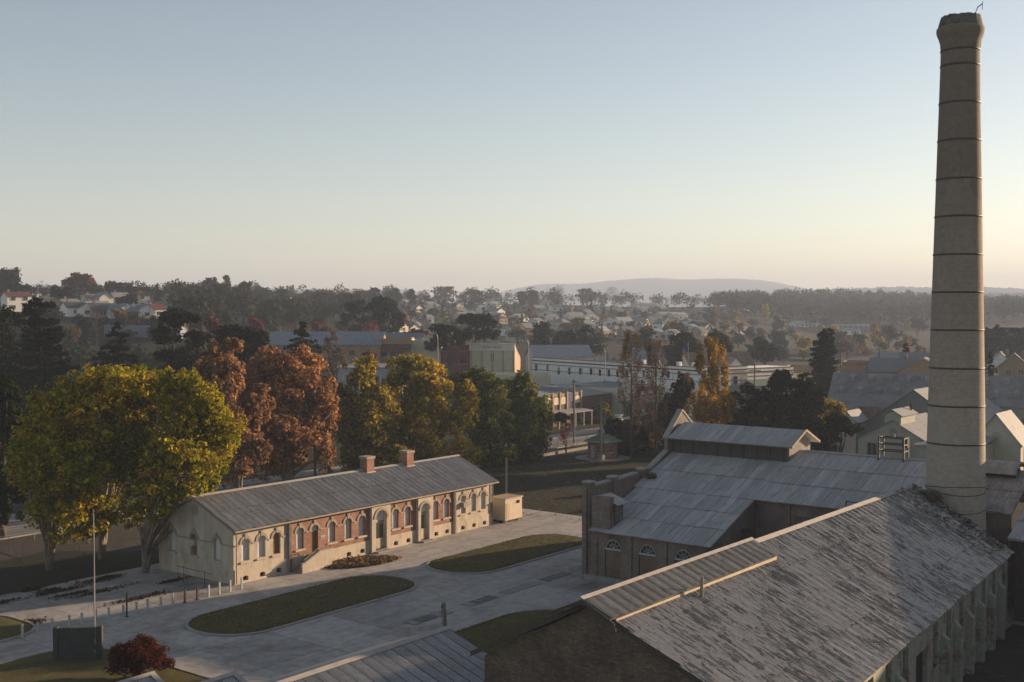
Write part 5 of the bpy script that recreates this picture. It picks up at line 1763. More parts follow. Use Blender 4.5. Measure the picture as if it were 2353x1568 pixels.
def poplar(label, px, ytop, ybase, Y, hw, n, leaf, leafm, seed, bare=0.06, nb=34, bz=0.0, group=None):
    rr = np.random.default_rng(seed)
    pr = random.Random(seed)
    b = at(px, ybase, Y)
    b.z = bz
    h = at(px, ytop, Y).z - bz
    r = hw * Y / F_PX
    mb = MB().tube([(0, 0, -0.3), (0.1, 0, h * 0.45), (0, 0, h * 0.98)], [0.24, 0.15, 0.02], 8)
    cl = []
    for k in range(nb):
        f = bare + (0.93 - bare) * k / nb
        z0 = h * f
        a = pr.uniform(0, 6.28)
        w = r * (0.45 + 0.75 * math.sin(math.pi * min(1.0, f * 0.9 + 0.12))) * pr.uniform(0.6, 1.1)
        ln = h * 0.16 * pr.uniform(0.7, 1.2)
        tip = Vector((math.cos(a) * w, math.sin(a) * w, min(z0 + ln, h)))
        mid = Vector((math.cos(a) * w * 0.75, math.sin(a) * w * 0.75, z0 + ln * 0.4))
        mb.tube([(0, 0, z0), mid, tip], [0.05, 0.03, 0.012], 5)
        for f2 in (0.35, 0.7, 1.0):
            p = mid.lerp(tip, f2)
            cl.append(((p.x, p.y, p.z), (r * 0.28, r * 0.28, ln * 0.28)))
    return tree_obj('poplar_tree', label, b, clump_leaves(cl, n, leaf, rr, 0.6), leafm, mb, M_BARK, group)


poplar('nearly bare tan poplar with upright branches, taller of the pair', 1450, 768, 1045, 196, 24, 7000, 0.12, L_TAN, 61, nb=64)
poplar('nearly bare tan poplar with a drooping side, shorter of the pair', 1506, 790, 1050, 194, 24, 6500, 0.12, L_TAN, 62, nb=64)
poplar('thin bare poplar behind the dark evergreen shrub', 1572, 860, 1000, 203, 16, 2500, 0.12, L_TAN, 63)
poplar('golden poplar with a slender spire', 1626, 785, 1010, 196, 26, 9000, 0.17, L_GOLD, 64)
poplar('golden poplar spire beside the slender one', 1648, 800, 1010, 198, 24, 7000, 0.17, L_GOLD, 65)
gum('low golden shrub at the foot of the poplars', (1660, 1000), 190, [(1645, 945, 45, 40, 0), (1680, 940, 20, 38, 0), (1610, 930, 20, 45, 0)], 9000, 0.17, L_GOLD, 66, name='shrub', per=24)

# street trees
gum('clipped round green street tree before the brown brick shop', (1389, 985), 222, [(1389, 944, 17, 17, 0)], 2600, 0.16, L_GRN, 71, name='street_tree', per=30, r0=0.09)
gum('dark round street tree before the veranda shop', (1296, 1000), 214, [(1294, 962, 17, 14, 0), (1285, 965, 12, 12, 0)], 2600, 0.16, L_DARK, 72, name='street_tree', per=30, r0=0.09)
gum('small bare crimson tree at the gate fence', (1301, 1045), 200, [(1300, 990, 14, 24, 0), (1290, 1005, 10, 14, 0)], 900, 0.1, L_RED, 73, name='street_tree', per=30, r0=0.07)
gum('bare purple twiggy shrub behind the gatehouse', (1490, 1010), 202, [(1495, 985, 25, 25, 0), (1470, 995, 18, 20, 0)], 700, 0.1, L_RED, 74, name='shrub', per=30, r0=0.07)
# ------------------------------------------------------------------ town
def hit(px, py):
    """where the sight line meets the rolling ground"""
    r = ray(px, py)
    y = 40.0
    while y < 2500:
        p = Vector((0, 0, CAM_H)) + r * (y / r.y)
        if p.z <= (terrain(p.x, p.y) if p.y > 190 else 0.0):
            return p
        y += max(1.0, y * 0.004)
    return p


def pcol(name, c, var=0.15):
    return plain(name, c, var, 1.0, 0.85)


W_WHITE = pcol('white_weatherboard', (0.82, 0.79, 0.73))
W_CREAM = pcol('cream_wall', (0.58, 0.51, 0.38))
W_PALE = pcol('pale_stucco', (0.64, 0.60, 0.51))
W_TAN = pcol('tan_wall', (0.30, 0.22, 0.14))
W_GREYW = pcol('grey_wall', (0.24, 0.24, 0.25))
W_GREEN = pcol('pale_green_wall', (0.33, 0.335, 0.275), 0.2)
W_BRICK = brick('town_brick', (0.30, 0.165, 0.10), (0.37, 0.215, 0.135), (0.33, 0.25, 0.19))
W_RED = brick('maroon_brick', (0.2, 0.062, 0.05), (0.27, 0.09, 0.066), (0.2, 0.09, 0.07))
W_BROWN = brick('brown_shop_brick', (0.13, 0.08, 0.06), (0.17, 0.105, 0.08), (0.14, 0.1, 0.085))
R_GREY = metal_roof('grey_iron_roof', (0.25, 0.25, 0.255), (0.19, 0.187, 0.185), 0.56, (1, 1, 1), 0.5, 0.2)
R_BLUE = metal_roof('blue_grey_roof', (0.17, 0.215, 0.26), (0.135, 0.165, 0.195), 0.55, (1, 1, 1), 0.5, 0.15)
R_RED = metal_roof('red_roof', (0.13, 0.05, 0.042), (0.10, 0.042, 0.036), 0.55, (1, 1, 1), 0.6, 0.2)
R_DARK = metal_roof('dark_roof', (0.075, 0.075, 0.08), (0.055, 0.055, 0.058), 0.55, (1, 1, 1), 0.6, 0.2)
R_GREEN = metal_roof('green_grey_roof', (0.12, 0.17, 0.15), (0.10, 0.13, 0.12), 0.55, (1, 1, 1), 0.6, 0.2)
R_PALE = metal_roof('pale_roof', (0.31, 0.31, 0.305), (0.25, 0.25, 0.245), 0.55, (1, 1, 1), 0.45, 0.15)
R_WORK = metal_roof('workshop_roof', (0.27, 0.26, 0.25), (0.21, 0.185, 0.165), 0.5, (1, 1, 1), 0.6, 0.1, rust=(0.2, 0.165, 0.14), scale=0.35)
R_RUST = metal_roof('rusty_shed_roof', (0.20, 0.12, 0.075), (0.24, 0.20, 0.17), 0.55, (1, 1, 1), 0.7, 0.15)


def add_window(o, face, W, D, u, z, w, h, frame=None):
    """framed window a little proud of the wall; face f (front), l, r"""
    fr = frame or M_WHITEPAINT

    def bx(u0, u1, z0, z1, d0, d1):
        if face == 'f':
            return MB().box(u0, u1, -d1, -d0, z0, z1)
        if face == 'l':
            return MB().box(-d1, -d0, u0, u1, z0, z1)
        return MB().box(W + d0, W + d1, u0, u1, z0, z1)
    wd = bx(u - w / 2, u + w / 2, z, z + h, 0.002, 0.05).build('window', M_GLASS, o)
    t = 0.07
    m = MB()
    for (a, b, c, d_) in ((u - w / 2 - t, u - w / 2, z - t, z + h + t), (u + w / 2, u + w / 2 + t, z - t, z + h + t), (u - w / 2, u + w / 2, z - t, z), (u - w / 2, u + w / 2, z + h, z + h + t), (u - 0.03, u + 0.03, z, z + h)):
        q = bx(a, b, c, d_, 0.0, 0.09)
        i = len(m.v)
        m.v += q.v
        m.f += [tuple(i + x for x in f_) for f_ in q.f]
    m.build('frame', fr, wd)
    return wd


def house(label, loc, rot, W, D, H, rise, wall, roof, kind='gable_x', wins=(), group=None, name='house', cat='house', chimney=None, veranda=None, door=None, eave=0.4):
    """local x along the front, front at y = 0 facing -y"""
    o = thing(name, label, cat, loc, rot, group)
    m = MB().box(0, W, 0, D, -2.0, H)
    if kind == 'gable_x':
        m.prism([(0, 0, H), (0, D, H), (0, D / 2, H + rise)], (W, 0, 0))
    elif kind == 'gable_y':
        m.prism([(0, 0, H), (W, 0, H), (W / 2, 0, H + rise)], (0, D, 0))
    m.build('wall', wall, o)
    e = eave
    k = rise / (D / 2 if kind == 'gable_x' else W / 2) if kind.startswith('gable') else 0
    if kind == 'gable_x':
        for a, b in ((-e, D / 2), (D + e, D / 2)):
            slab_roof(o, 'roof', [(-e, a, H - e * k + 0.06), (W + e, a, H - e * k + 0.06), (W + e, b, H + rise + 0.06), (-e, b, H + rise + 0.06)], roof, 0.05)
    elif kind == 'gable_y':
        for a, b in ((-e, W / 2), (W + e, W / 2)):
            slab_roof(o, 'roof', [(a, -e, H - e * k + 0.06), (a, D + e, H - e * k + 0.06), (b, D + e, H + rise + 0.06), (b, -e, H + rise + 0.06)], roof, 0.05)
    elif kind == 'hip':
        i = min(W, D) / 2
        z0, z1 = H, H + rise
        A, B_, C, Dd = (-e, -e, z0), (W + e, -e, z0), (W + e, D + e, z0), (-e, D + e, z0)
        if W >= D:
            P, Q = (i, D / 2, z1), (W - i, D / 2, z1)
            fs = [(A, B_, Q, P), (C, Dd, P, Q), (Dd, A, P), (B_, C, Q)]
        else:
            P, Q = (W / 2, i, z1), (W / 2, D - i, z1)
            fs = [(A, B_, P), (B_, C, Q, P), (C, Dd, Q), (Dd, A, P, Q)]
        m = MB()
        for f_ in fs:
            m.face(*f_)
        m.face(A, Dd, C, B_)
        m.build('roof', roof, o)
    elif kind == 'flat':
        MB().box(0.3, W - 0.3, 0.3, D - 0.3, H - 0.5, H - 0.4).build('roof', roof, o)
        m = MB().box(0, W, 0, 0.28, H, H + rise).box(0, W, D - 0.28, D, H, H + rise).box(0, 0.28, 0.28, D - 0.28, H, H + rise).box(W - 0.28, W, 0.28, D - 0.28, H, H + rise)
        m.build('parapet', wall, o)
    elif kind == 'skillion':
        slab_roof(o, 'roof', [(-e, -e, H + 0.02), (W + e, -e, H + 0.02), (W + e, D + e, H + rise), (-e, D + e, H + rise)], roof, 0.1)
    for wd in wins:
        add_window(o, wd[0], W, D, *wd[1:])
    if chimney:
        cx_, cy_, ch = chimney
        MB().box(cx_ - 0.4, cx_ + 0.4, cy_ - 0.4, cy_ + 0.4, H, H + ch).build('chimney', W_BRICK, o)
    if veranda:
        x0, x1, dep = veranda
        slab_roof(o, 'veranda_roof', [(x0, -dep, 2.35), (x1, -dep, 2.35), (x1, -0.02, 2.8), (x0, -0.02, 2.8)], roof, 0.06)
        n = max(2, int((x1 - x0) / 2.4) + 1)
        for i in range(n):
            x = x0 + 0.1 + (x1 - x0 - 0.2) * i / (n - 1)
            MB().box(x - 0.06, x + 0.06, -dep + 0.05, -dep + 0.17, -0.3, 2.32).build('veranda_post', M_WHITEPAINT, o)
    if door:
        MB().box(door - 0.45, door + 0.45, -0.05, -0.002, 0, 2.1).build('door', M_DARKWOOD, o)
    return o


def hill_house(label, x0, x1, yb, wall, roof, kind, yaw=0.0, H=2.9, rise=1.7, D=8.0, wins=True, **kw):
    p = hit((x0 + x1) / 2, yb)
    W = max(6.0, (x1 - x0) * p.y / F_PX * 0.95)
    c, s = math.cos(yaw), math.sin(yaw)
    loc = Vector((p.x - c * W / 2, p.y - s * W / 2, 0))
    loc.z = min(terrain(loc.x, loc.y), terrain(loc.x + c * W, loc.y + s * W)) + 0.3
    ws = []
    if wins:
        n = max(1, int(W / 3.6))
        ws = [('f', W * (i + 0.5) / n, 0.9, 1.5 if n < 3 else 1.3, 1.25) for i in range(n)]
        if H > 4:
            ws += [('f', W * (i + 0.5) / n, 3.9, 1.4, 1.3) for i in range(n)]
    return house(label, loc, yaw, W, D, H, rise, wall, roof, kind, ws, **kw)


# --- the white hotel terrace on the cross street
HL, HR = Vector((5.5, 320, 0)), Vector((42.8, 266, 0))
hd = (HR - HL)
hl_len = hd.length
hang = math.atan2(hd.y, hd.x)
hx = hd.normalized()
hy = Vector((-hx.y, hx.x, 0))
hotel = thing('hotel_terrace', 'long white two storey terrace with dark string courses and small tall windows', 'building', HL, hang)
ZT = 11.3
m = MB().box(0, hl_len, 0.4, 15, -0.5, ZT - 1.2)
m.build('body', W_PALE, hotel)
M_BAND = plain('dark_band', (0.10, 0.065, 0.05), 0.2)


def on_hotel(x, y, off_=0.0):
    r = ray(x, y)
    C = Vector((0, 0, CAM_H))
    k = ((HL - C).dot(hy) + off_) / r.dot(hy)
    q = C + r * k
    return (q - HL).dot(hx), q.z


hw = []
for cxp, y0, y1 in ((1045, 960, 1022), (1153, 965, 1024), (1258, 990, 1056), (1358, 992, 1056), (1460, 996, 1058), (1562, 998, 1060), (1645, 1008, 1070), (1729, 1010, 1074), (1812, 1014, 1078), (1900, 1016, 1080), (2060, 1016, 1078), (2170, 1018, 1082), (2288, 1022, 1088), (2390, 1024, 1088)):
    X = (1700 + cxp / 2.353) * 0.57446
    u, z1 = on_hotel(X, (1050 + y0 / 2.353) * 0.57446)
    _, z0 = on_hotel(X, (1050 + y1 / 2.353) * 0.57446)
    hw.append((u, max(z0, 4.5), z1))
m = MB()
wall_open(m, front(0.0), 0, hl_len, -0.5, ZT, [(u, 1.15, z0, z1, 0.0) for u, z0, z1 in hw], 0.25)
m.box(0, hl_len, 0.0, 0.35, ZT - 0.02, ZT)
m.face((0, 0.35, ZT), (hl_len, 0.35, ZT), (hl_len, 0.35, ZT - 1.3), (0, 0.35, ZT - 1.3))
m.box(hl_len - 0.3, hl_len, 0.36, 15, -0.5, ZT)
m.build('front_wall', W_WHITE, hotel)
for u, z0, z1 in hw:
    w = MB().box(u - 0.57, u + 0.57, 0.2, 0.24, z0, z1).build('window', M_GLASS, hotel)
    MB().box(u - 0.03, u + 0.03, 0.14, 0.19, z0, z1).box(u - 0.57, u - 0.03, 0.14, 0.19, (z0 + z1) / 2 - 0.04, (z0 + z1) / 2 + 0.04).box(u + 0.03, u + 0.57, 0.14, 0.19, (z0 + z1) / 2 - 0.04, (z0 + z1) / 2 + 0.04).build('frame', M_DARKWOOD, w)
for z, h in ((ZT - 0.95, 0.3), (ZT - 1.75, 0.16), (ZT - 3.3 - 0.05, 0.14), (ZT - 0.06, 0.14), (4.3, 0.2), (3.4, 0.2)):
    MB().box(-0.02, hl_len + 0.1, -0.12, -0.002, z, z + h).build('string_course', M_BAND, hotel)
    MB().box(hl_len + 0.002, hl_len + 0.12, -0.02, 15, z, z + h).build('string_course', M_BAND, hotel)
for k in range(13):
    u = 2.5 + k * 4.9
    MB().box(u - 0.14, u + 0.14, -0.1, -0.002, ZT - 3.2, ZT - 1.8).build('pilaster', W_CREAM, hotel)
for u in (40, 45.5, 51, 58, 63):
    MB().box(u - 0.5, u + 0.5, 0.0, 0.9, ZT + 0.01, ZT + 1.0).build('parapet_pier', W_WHITE, hotel)
for u in (6, 22):
    slab_roof(hotel, 'roof', [(u, 2, ZT - 1.4), (u + 15, 2, ZT - 1.4), (u + 15, 9, ZT - 0.4), (u, 9, ZT - 0.4)], R_GREY, 0.1)
for z0, z1 in ((7.2, 8.9),):
    for v in (3, 7, 11):
        add_window(hotel, 'r', hl_len + 0.0, 15, v, z0, 1.0, z1 - z0, M_DARKWOOD)
# veranda block on the far side of the corner
c0 = HR + hy * 15.0
vb = thing('hotel_wing', 'white hotel wing with two storey timber veranda', 'building', c0, math.atan2(hy.y, hy.x))
MB().box(0, 16, 0.4, 9, -0.3, 10.6).build('wall', W_WHITE, vb)
for z, h in ((9.6, 0.3), (8.7, 0.15), (10.55, 0.14)):
    MB().box(-0.02, 16.05, 0.28, 0.398, z, h + z).build('string_course', M_BAND, vb)
slab_roof(vb, 'veranda_roof', [(-0.3, -3.2, 6.7), (16.3, -3.2, 6.7), (16.3, 0.36, 8.0), (-0.3, 0.36, 8.0)], R_GREEN, 0.08)
MB().box(0, 16, -3.0, 0.36, 3.3, 3.5).build('balcony_floor', W_CREAM, vb)
for k in range(7):
    MB().box(0.2 + k * 2.6 - 0.07, 0.2 + k * 2.6 + 0.07, -2.95, -2.8, 0, 6.7).build('veranda_post', W_CREAM, vb)
MB().box(0, 16, -2.9, -2.86, 3.51, 4.4).build('balustrade', plain('drab_balustrade', (0.24, 0.2, 0.15), 0.3, 6.0, 0.9, (6, 6, 0.4)), vb)
for k in range(4):
    add_window(vb, 'f', 16, 9, 2 + k * 4, 4.3, 1.2, 2.0, M_DARKWOOD)
    vb.children[-1].location.y += 0.39
c1 = c0 + hy * 16.2
cr = math.atan2(hy.y, hy.x)
ch = house('plain cream hall with long blank side beside the hotel veranda', c1 + hx * -1.0, cr, 21, 14, 8.2, 0.7, W_CREAM, R_GREY, 'flat', name='hall', cat='building')
slab_roof(ch, 'awning', [(0, -3.0, 4.2), (21, -3.0, 4.2), (21, -0.02, 4.6), (0, -0.02, 4.6)], R_PALE, 0.1)
for k in range(8):
    MB().box(1 + k * 2.7 - 0.08, 1 + k * 2.7 + 0.08, -0.12, -0.002, 0, 8.9).build('pilaster', W_PALE, ch)

fpx = on_hotel(1577, 822)
o = thing('roof_flagpole', 'flagpole with a small blue flag on the hotel parapet', 'flagpole', HL + hx * fpx[0] + hy * 0.6, hang)
MB().tube([(0, 0, ZT - 1), (0, 0, ZT + 5.6)], 0.06, 6).build('pole', M_WHITEPAINT, o)
M_FLAG = plain('blue_flag', (0.06, 0.07, 0.22), 0.2)
fm = MB()
for k in range(6):
    x0, x1 = -k * 0.22, -(k + 1) * 0.22
    fm.face((x0, 0.1 * math.sin(k), ZT + 5.4 - 0.12 * k), (x1, 0.1 * math.sin(k + 1), ZT + 5.28 - 0.12 * k), (x1, 0.1 * math.sin(k + 1), ZT + 4.3 - 0.12 * k), (x0, 0.1 * math.sin(k), ZT + 4.5 - 0.12 * k))
fl = fm.build('flag', M_FLAG, o)
MB().face((-0.05, -0.04, ZT + 5.35), (-0.5, 0.04, ZT + 5.2), (-0.5, 0.04, ZT + 4.85), (-0.05, -0.04, ZT + 4.95)).build('canton', pcol('red_canton', (0.4, 0.08, 0.08)), fl)


def text_part(txt, parent, size, loc, rot, mat, width=None):
    cu = bpy.data.curves.new('lettering', 'FONT')
    cu.body = txt
    cu.size = size
    cu.extrude = 0.03
    cu.align_x = 'CENTER'
    cu.materials.append(mat)
    o = bpy.data.objects.new('lettering', cu)
    COL.objects.link(o)
    o.parent = parent
    o.location = loc
    o.rotation_euler = rot
    bpy.context.view_layer.update()
    wx = o.dimensions.x
    me = bpy.data.meshes.new_from_object(o.evaluated_get(bpy.context.evaluated_depsgraph_get()))
    bpy.data.objects.remove(o)
    q = put('lettering', me, parent)
    q.location, q.rotation_euler = loc, rot
    if width and wx > 0.01:
        q.scale.x = width / wx
    return q


# --- the theatre, the red brick office and the shops in its row
TY = 335.0
p0, p1 = at(1080, 790, TY), at(1183, 790, TY)
tw, thh = p1.x - p0.x, p0.z
tr = math.atan2(-2.0, 12.0) * 0.35
th_ = thing('theatre', 'cream theatre front with panelled facade and stepped side wall', 'building', (p0.x, TY, 0), tr)
W_THE = pcol('theatre_cream', (0.56, 0.51, 0.35))
MB().box(0, tw, 0, 0.5, -0.5, thh).build('facade', W_THE, th_)
MB().box(-0.15, tw + 0.15, -0.35, 0.55, thh - 2.0, thh - 1.75).box(-0.15, tw + 0.15, -0.35, 0.55, thh - 0.2, thh + 0.1).build('cornice', W_PALE, th_)
MB().box(0.02, tw - 0.02, -0.1, -0.002, thh - 1.75, thh - 0.2).build('name_board', W_PALE, th_)
MB().box(tw * 0.38, tw * 0.66, 0.0, 0.5, thh + 0.1, thh + 0.8).build('pediment', plain('pale_green_pediment', (0.3, 0.34, 0.26), 0.2), th_)
for k in range(5):
    u = 0.35 + (tw - 0.7) * k / 4
    MB().box(u - 0.28, u + 0.28, -0.22, -0.002, 2, thh - 2.02).build('pilaster', pcol('theatre_trim', (0.38, 0.33, 0.21)), th_)
MB().box(-0.05, tw + 0.05, -0.2, -0.002, thh - 7.3, thh - 7.0).build('string_course', W_PALE, th_)
w = MB().box(tw / 2 - 0.45, tw / 2 + 0.45, -0.12, -0.1, thh - 5.2, thh - 2.8).build('window', M_GLASS, th_)
MB().box(tw / 2 - 0.6, tw / 2 - 0.45, -0.2, -0.002, thh - 5.3, thh - 2.6).box(tw / 2 + 0.45, tw / 2 + 0.6, -0.2, -0.002, thh - 5.3, thh - 2.6).build('frame', W_CREAM, w)
text_part('\u2014 CRYSTAL THEATRE. \u2014', th_, 0.95, (tw / 2, -0.12, thh - 1.35), (math.pi / 2, 0, 0), plain('dark_lettering', (0.08, 0.07, 0.06), 0.1), tw * 0.56)
prof = [(0.5, 0), (32, 0), (32, thh - 5.4), (30, thh - 5.4), (30, thh - 4.6), (25, thh - 4.6), (25, thh - 3.8), (19, thh - 3.8), (19, thh - 3.0), (14, thh - 3.0), (14, thh - 2.3), (10, thh - 2.3), (10, thh - 1.6), (6, thh - 1.6), (6, thh - 0.9), (3, thh - 0.9), (3, thh - 0.2), (0.5, thh - 0.2)]
ob = MB().prism([(tw - 0.4, a, b) for a, b in prof], (0.4, 0, 0)).build('stepped_side_wall', plain('stained_side_wall', (0.40, 0.30, 0.205), 0.3, 0.4, 0.9, c2=(0.28, 0.2, 0.14), amount=0.58), th_)
MB().box(0, 0.4, 0.5, 32, 0, thh - 2).build('side_wall', W_BRICK, th_)
for a, b in ((0.4, tw / 2), (tw - 0.4, tw / 2)):
    slab_roof(th_, 'roof', [(a, 1, thh - 4.5), (a, 31.5, thh - 4.5), (b, 31.5, thh - 1.8), (b, 1, thh - 1.8)], R_GREY, 0.1)

q0, q1 = at(1017, 793, TY + 1), at(1079, 793, TY + 1)
bw, bh = q1.x - q0.x, q0.z
so = thing('brick_office', 'two storey maroon brick office with arched windows and white bands', 'building', (q0.x, TY + 1, 0), 0.0)
m = MB()
zb_ = bh - 6.6
wall_open(m, front(0.0), 0, bw, -0.5, bh, [(bw * 0.27, 1.7, zb_ + 1.3, zb_ + 2.6, 0.85), (bw * 0.76, 1.7, zb_ + 1.3, zb_ + 2.6, 0.85)], 0.3)
m.box(0, bw, 0.31, 12, -0.5, bh - 1.2)
m.face((bw, 0, 0), (bw, 0.35, 0), (bw, 0.35, bh), (bw, 0, bh)).face((0, 0, bh), (bw, 0, bh), (bw, 0.35, bh), (0, 0.35, bh))
m.build('wall', W_RED, so)
for f in (0.27, 0.76):
    w = arch_panel(MB(), front(0.0), bw * f, 1.7, zb_ + 1.3, zb_ + 2.6, 0.85, 0.25, 0.29).build('window', M_GLASS, so)
    MB().box(bw * f - 0.85, bw * f + 0.85, 0.18, 0.22, zb_ + 2.5, zb_ + 2.6).box(bw * f - 0.04, bw * f + 0.04, 0.16, 0.18, zb_ + 1.3, zb_ + 3.4).build('frame', W_RED, w)
for z in (zb_ + 1.0, zb_ + 2.55 + 2.2):
    MB().box(-0.05, bw + 0.05, -0.12, -0.002, z, z + 0.16).build('string_course', M_STONECAP, so)
for f in (0.02, 0.5, 0.97):
    MB().box(bw * f - 0.2, bw * f + 0.2, -0.2, -0.002, 0, bh).build('pilaster', W_RED, so)
    MB().lathe([(0.3, bh), (0.3, bh + 0.35), (0.12, bh + 0.45), (0.22, bh + 0.7), (0, bh + 1.0)], 8, bw * f, 0.05).build('finial', W_BRICK, so)
text_part('SOLICITOR', so, 0.75, (bw * 0.27, -0.14, zb_ + 4.0), (math.pi / 2, 0, 0), M_STONECAP, bw * 0.36)

p = at(942, 782, TY)
o = house('cream walled shop with flat roof beside the maroon office', (p.x, TY, 0), 0.0, at(1012, 782, TY).x - p.x, 14, p.z - 0.5, 0.5, W_CREAM, R_GREY, 'flat', name='shop', cat='shop')
for k in (0.3, 0.75):
    MB().box(8.2 * k - 0.5, 8.2 * k + 0.5, 2, 3, p.z - 0.9, p.z + 0.8).build('roof_unit', M_WHITEPAINT, o)
p = at(862, 778, TY - 2)
W_ = at(942, 778, TY - 2).x - p.x
o = house('tan shop with maroon awning and dark shopfront', (p.x, TY - 2, 0), 0.0, W_, 14, p.z - 0.4, 0.4, W_TAN, R_GREY, 'flat', name='shop', cat='shop',
          wins=[('f', W_ * 0.25, p.z - 5.2, 2.0, 1.6), ('f', W_ * 0.62, p.z - 5.2, 3.6, 1.6)])
slab_roof(o, 'awning', [(-0.5, -2.6, p.z - 2.9), (W_ + 0.5, -2.6, p.z - 2.9), (W_ + 0.5, -0.02, p.z - 1.6), (-0.5, -0.02, p.z - 1.6)], R_RED, 0.1)

# school with blue grey roofs
p = at(778, 800, 350)
W_ = at(834, 800, 350).x - p.x
house('two storey orange brick school wing with blue grey roof and white windows', (p.x - 4, 350, 0), 0.0, W_ + 4, 16, p.z, 4.2, W_BRICK, R_BLUE, 'hip', name='school', cat='building',
      wins=[('f', 4 + W_ * 0.42, p.z - 5.2, 1.2, 4.2), ('f', 4 + W_ * 0.85, p.z - 5.2, 1.2, 4.2), ('f', 4 + W_ * 0.1, p.z - 2.2, 0.9, 1.2), ('f', 2, p.z - 5.2, 1.2, 4.2)])
p = at(832, 800, 356)
house('low school block with long blue grey iron roof', (p.x, 356, 0), 0.0, 18, 14, at(832, 790, 356).z - 0.5, 3.6, W_PALE, R_BLUE, 'gable_x', name='school', cat='building', wins=[('f', 5, 8, 1.2, 2.5), ('f', 10, 8, 1.2, 2.5)])
p = at(612, 792, 330)
house('wide hall with plain blue grey roof behind the layered cedar', (p.x, 330, 0), 0.0, 32, 20, p.z, 3.4, W_BRICK, R_BLUE, 'gable_x', name='hall', cat='building', wins=[('f', 4 + 5 * k, p.z - 3, 1.5, 1.4) for k in range(5)])
p = at(775, 870, 290)
house('low pale blue painted annex below the school', (p.x, 290, 0), 0.05, 16, 8, at(775, 845, 290).z, 0.6, pcol('pale_blue_wall', (0.36, 0.40, 0.45)), R_PALE, 'skillion', name='annex', cat='building')
p = at(1100, 862, 300)
house('low cream building with pale roof in front of the theatre', (p.x - 4, 288, 0), 0.0, 22, 12, at(1100, 862, 288).z - 0.6, 0.6, W_CREAM, R_PALE, 'flat', name='shop', cat='shop')

# --- shops facing the street across from the works gate
sa = site_thing('corner_shop', 'brown brick corner shop with arcaded parapet, blue banner and pale awning', 'shop', 127.5, 58)
MB().box(0, 13.5, 0, 14, -0.2, 6.3).build('wall', W_BROWN, sa)
MB().box(0, 13.5, -0.02, 0.3, 6.3, 6.9).build('parapet', W_TAN, sa)
for k in range(6):
    MB().box(0.2 + k * 2.6 - 0.25, 0.2 + k * 2.6 + 0.25, -0.25, -0.022, 0, 7.2).build('pilaster', W_TAN, sa)
for k in range(5):
    u = 1.5 + k * 2.6
    if k == 3:
        MB().box(u - 1.0, u + 1.0, -0.12, -0.022, 3.2, 6.8).build('banner', plain('purple_banner', (0.09, 0.085, 0.17), 0.4, 0.7, c2=(0.22, 0.19, 0.3), amount=0.6), sa)
    else:
        arch_panel(MB(), front(-0.1), u, 1.9, 4.6, 5.6, 0.6, 0.0, 0.08).build('blind_arch', W_CREAM, sa)
        MB().box(u - 0.8, u + 0.8, -0.06, -0.022, 0.6, 2.9).build('shop_window', M_GLASS, sa)
slab_roof(sa, 'awning', [(0.5, -3.4, 3.1), (13, -3.4, 3.1), (13, -0.03, 3.5), (0.5, -0.03, 3.5)], R_PALE, 0.14)
for k in range(5):
    MB().box(0.7 + k * 3.0 - 0.06, 0.7 + k * 3.0 + 0.06, -3.3, -3.18, 0, 3.0).build('awning_post', W_CREAM, sa)
r = slab_roof(sa, 'roof', [(-0.2, 0.3, 6.35), (13.7, 0.3, 6.35), (13.7, 22, 7.6), (-0.2, 22, 7.6)], R_GREY, 0.1)
for k in range(6):
    MB().prism([(2 + k * 1.1, 8, 6.92), (3.05 + k * 1.1, 8, 6.92), (3.05 + k * 1.1, 14, 7.3), (2 + k * 1.1, 14, 7.3)], (0, 0, 0.06)).build('solar_panel', plain('solar_glass', (0.33, 0.37, 0.42), 0.1, 1.0, 0.2, spec=0.6), r)
MB().box(0.8, 1.8, 3.5, 4.5, 6.4, 8.0).build('roof_unit', M_WHITEPAINT, sa)
sb = site_thing('brick_store', 'long low maroon brick store beside the corner shop', 'store', 141.2, 60)
MB().box(0, 15, 0, 14, -0.2, 5.6).build('wall', W_BROWN, sb)
slab_roof(sb, 'roof', [(-0.2, -0.3, 5.65), (15.2, -0.3, 5.65), (15.2, 14, 7.0), (-0.2, 14, 7.0)], R_GREY, 0.1)
MB().box(-0.1, 0.3, 0.0, 14, 5.6, 7.6).build('fire_wall', W_GREYW, sb)
for u in (3, 8, 12):
    MB().box(u - 0.9, u + 0.9, -0.05, -0.002, 1.0, 2.8).build('window', M_GLASS, sb)
sc_ = site_thing('shop', 'cream parapet shop with blue grey awning and red fascia sign', 'shop', 156.6, 57)
MB().box(0, 17, 0, 16, -0.2, 6.6).box(0, 3.0, -0.02, 0.4, 6.6, 8.8).build('wall', W_CREAM, sc_)
slab_roof(sc_, 'awning', [(-0.3, -3.4, 3.4), (17.3, -3.4, 3.4), (17.3, -0.03, 3.9), (-0.3, -0.03, 3.9)], R_BLUE, 0.2)
MB().box(6.0, 13.0, -0.3, -0.03, 4.6, 6.7).build('fascia_sign', pcol('red_sign', (0.33, 0.08, 0.06)), sc_)
MB().box(6.4, 9.2, -0.34, -0.31, 4.9, 5.7).box(9.8, 12.6, -0.34, -0.31, 4.9, 5.7).build('sign_panel', W_PALE, sc_)
for u in (2, 6.5, 11, 15):
    MB().box(u - 1.5, u + 1.5, -0.05, -0.002, 0.5, 2.9).build('shop_window', M_GLASS, sc_)
slab_roof(sc_, 'roof', [(0.4, 0.4, 6.5), (16.6, 0.4, 6.5), (16.6, 15.6, 7.0), (0.4, 15.6, 7.0)], R_GREY, 0.1)

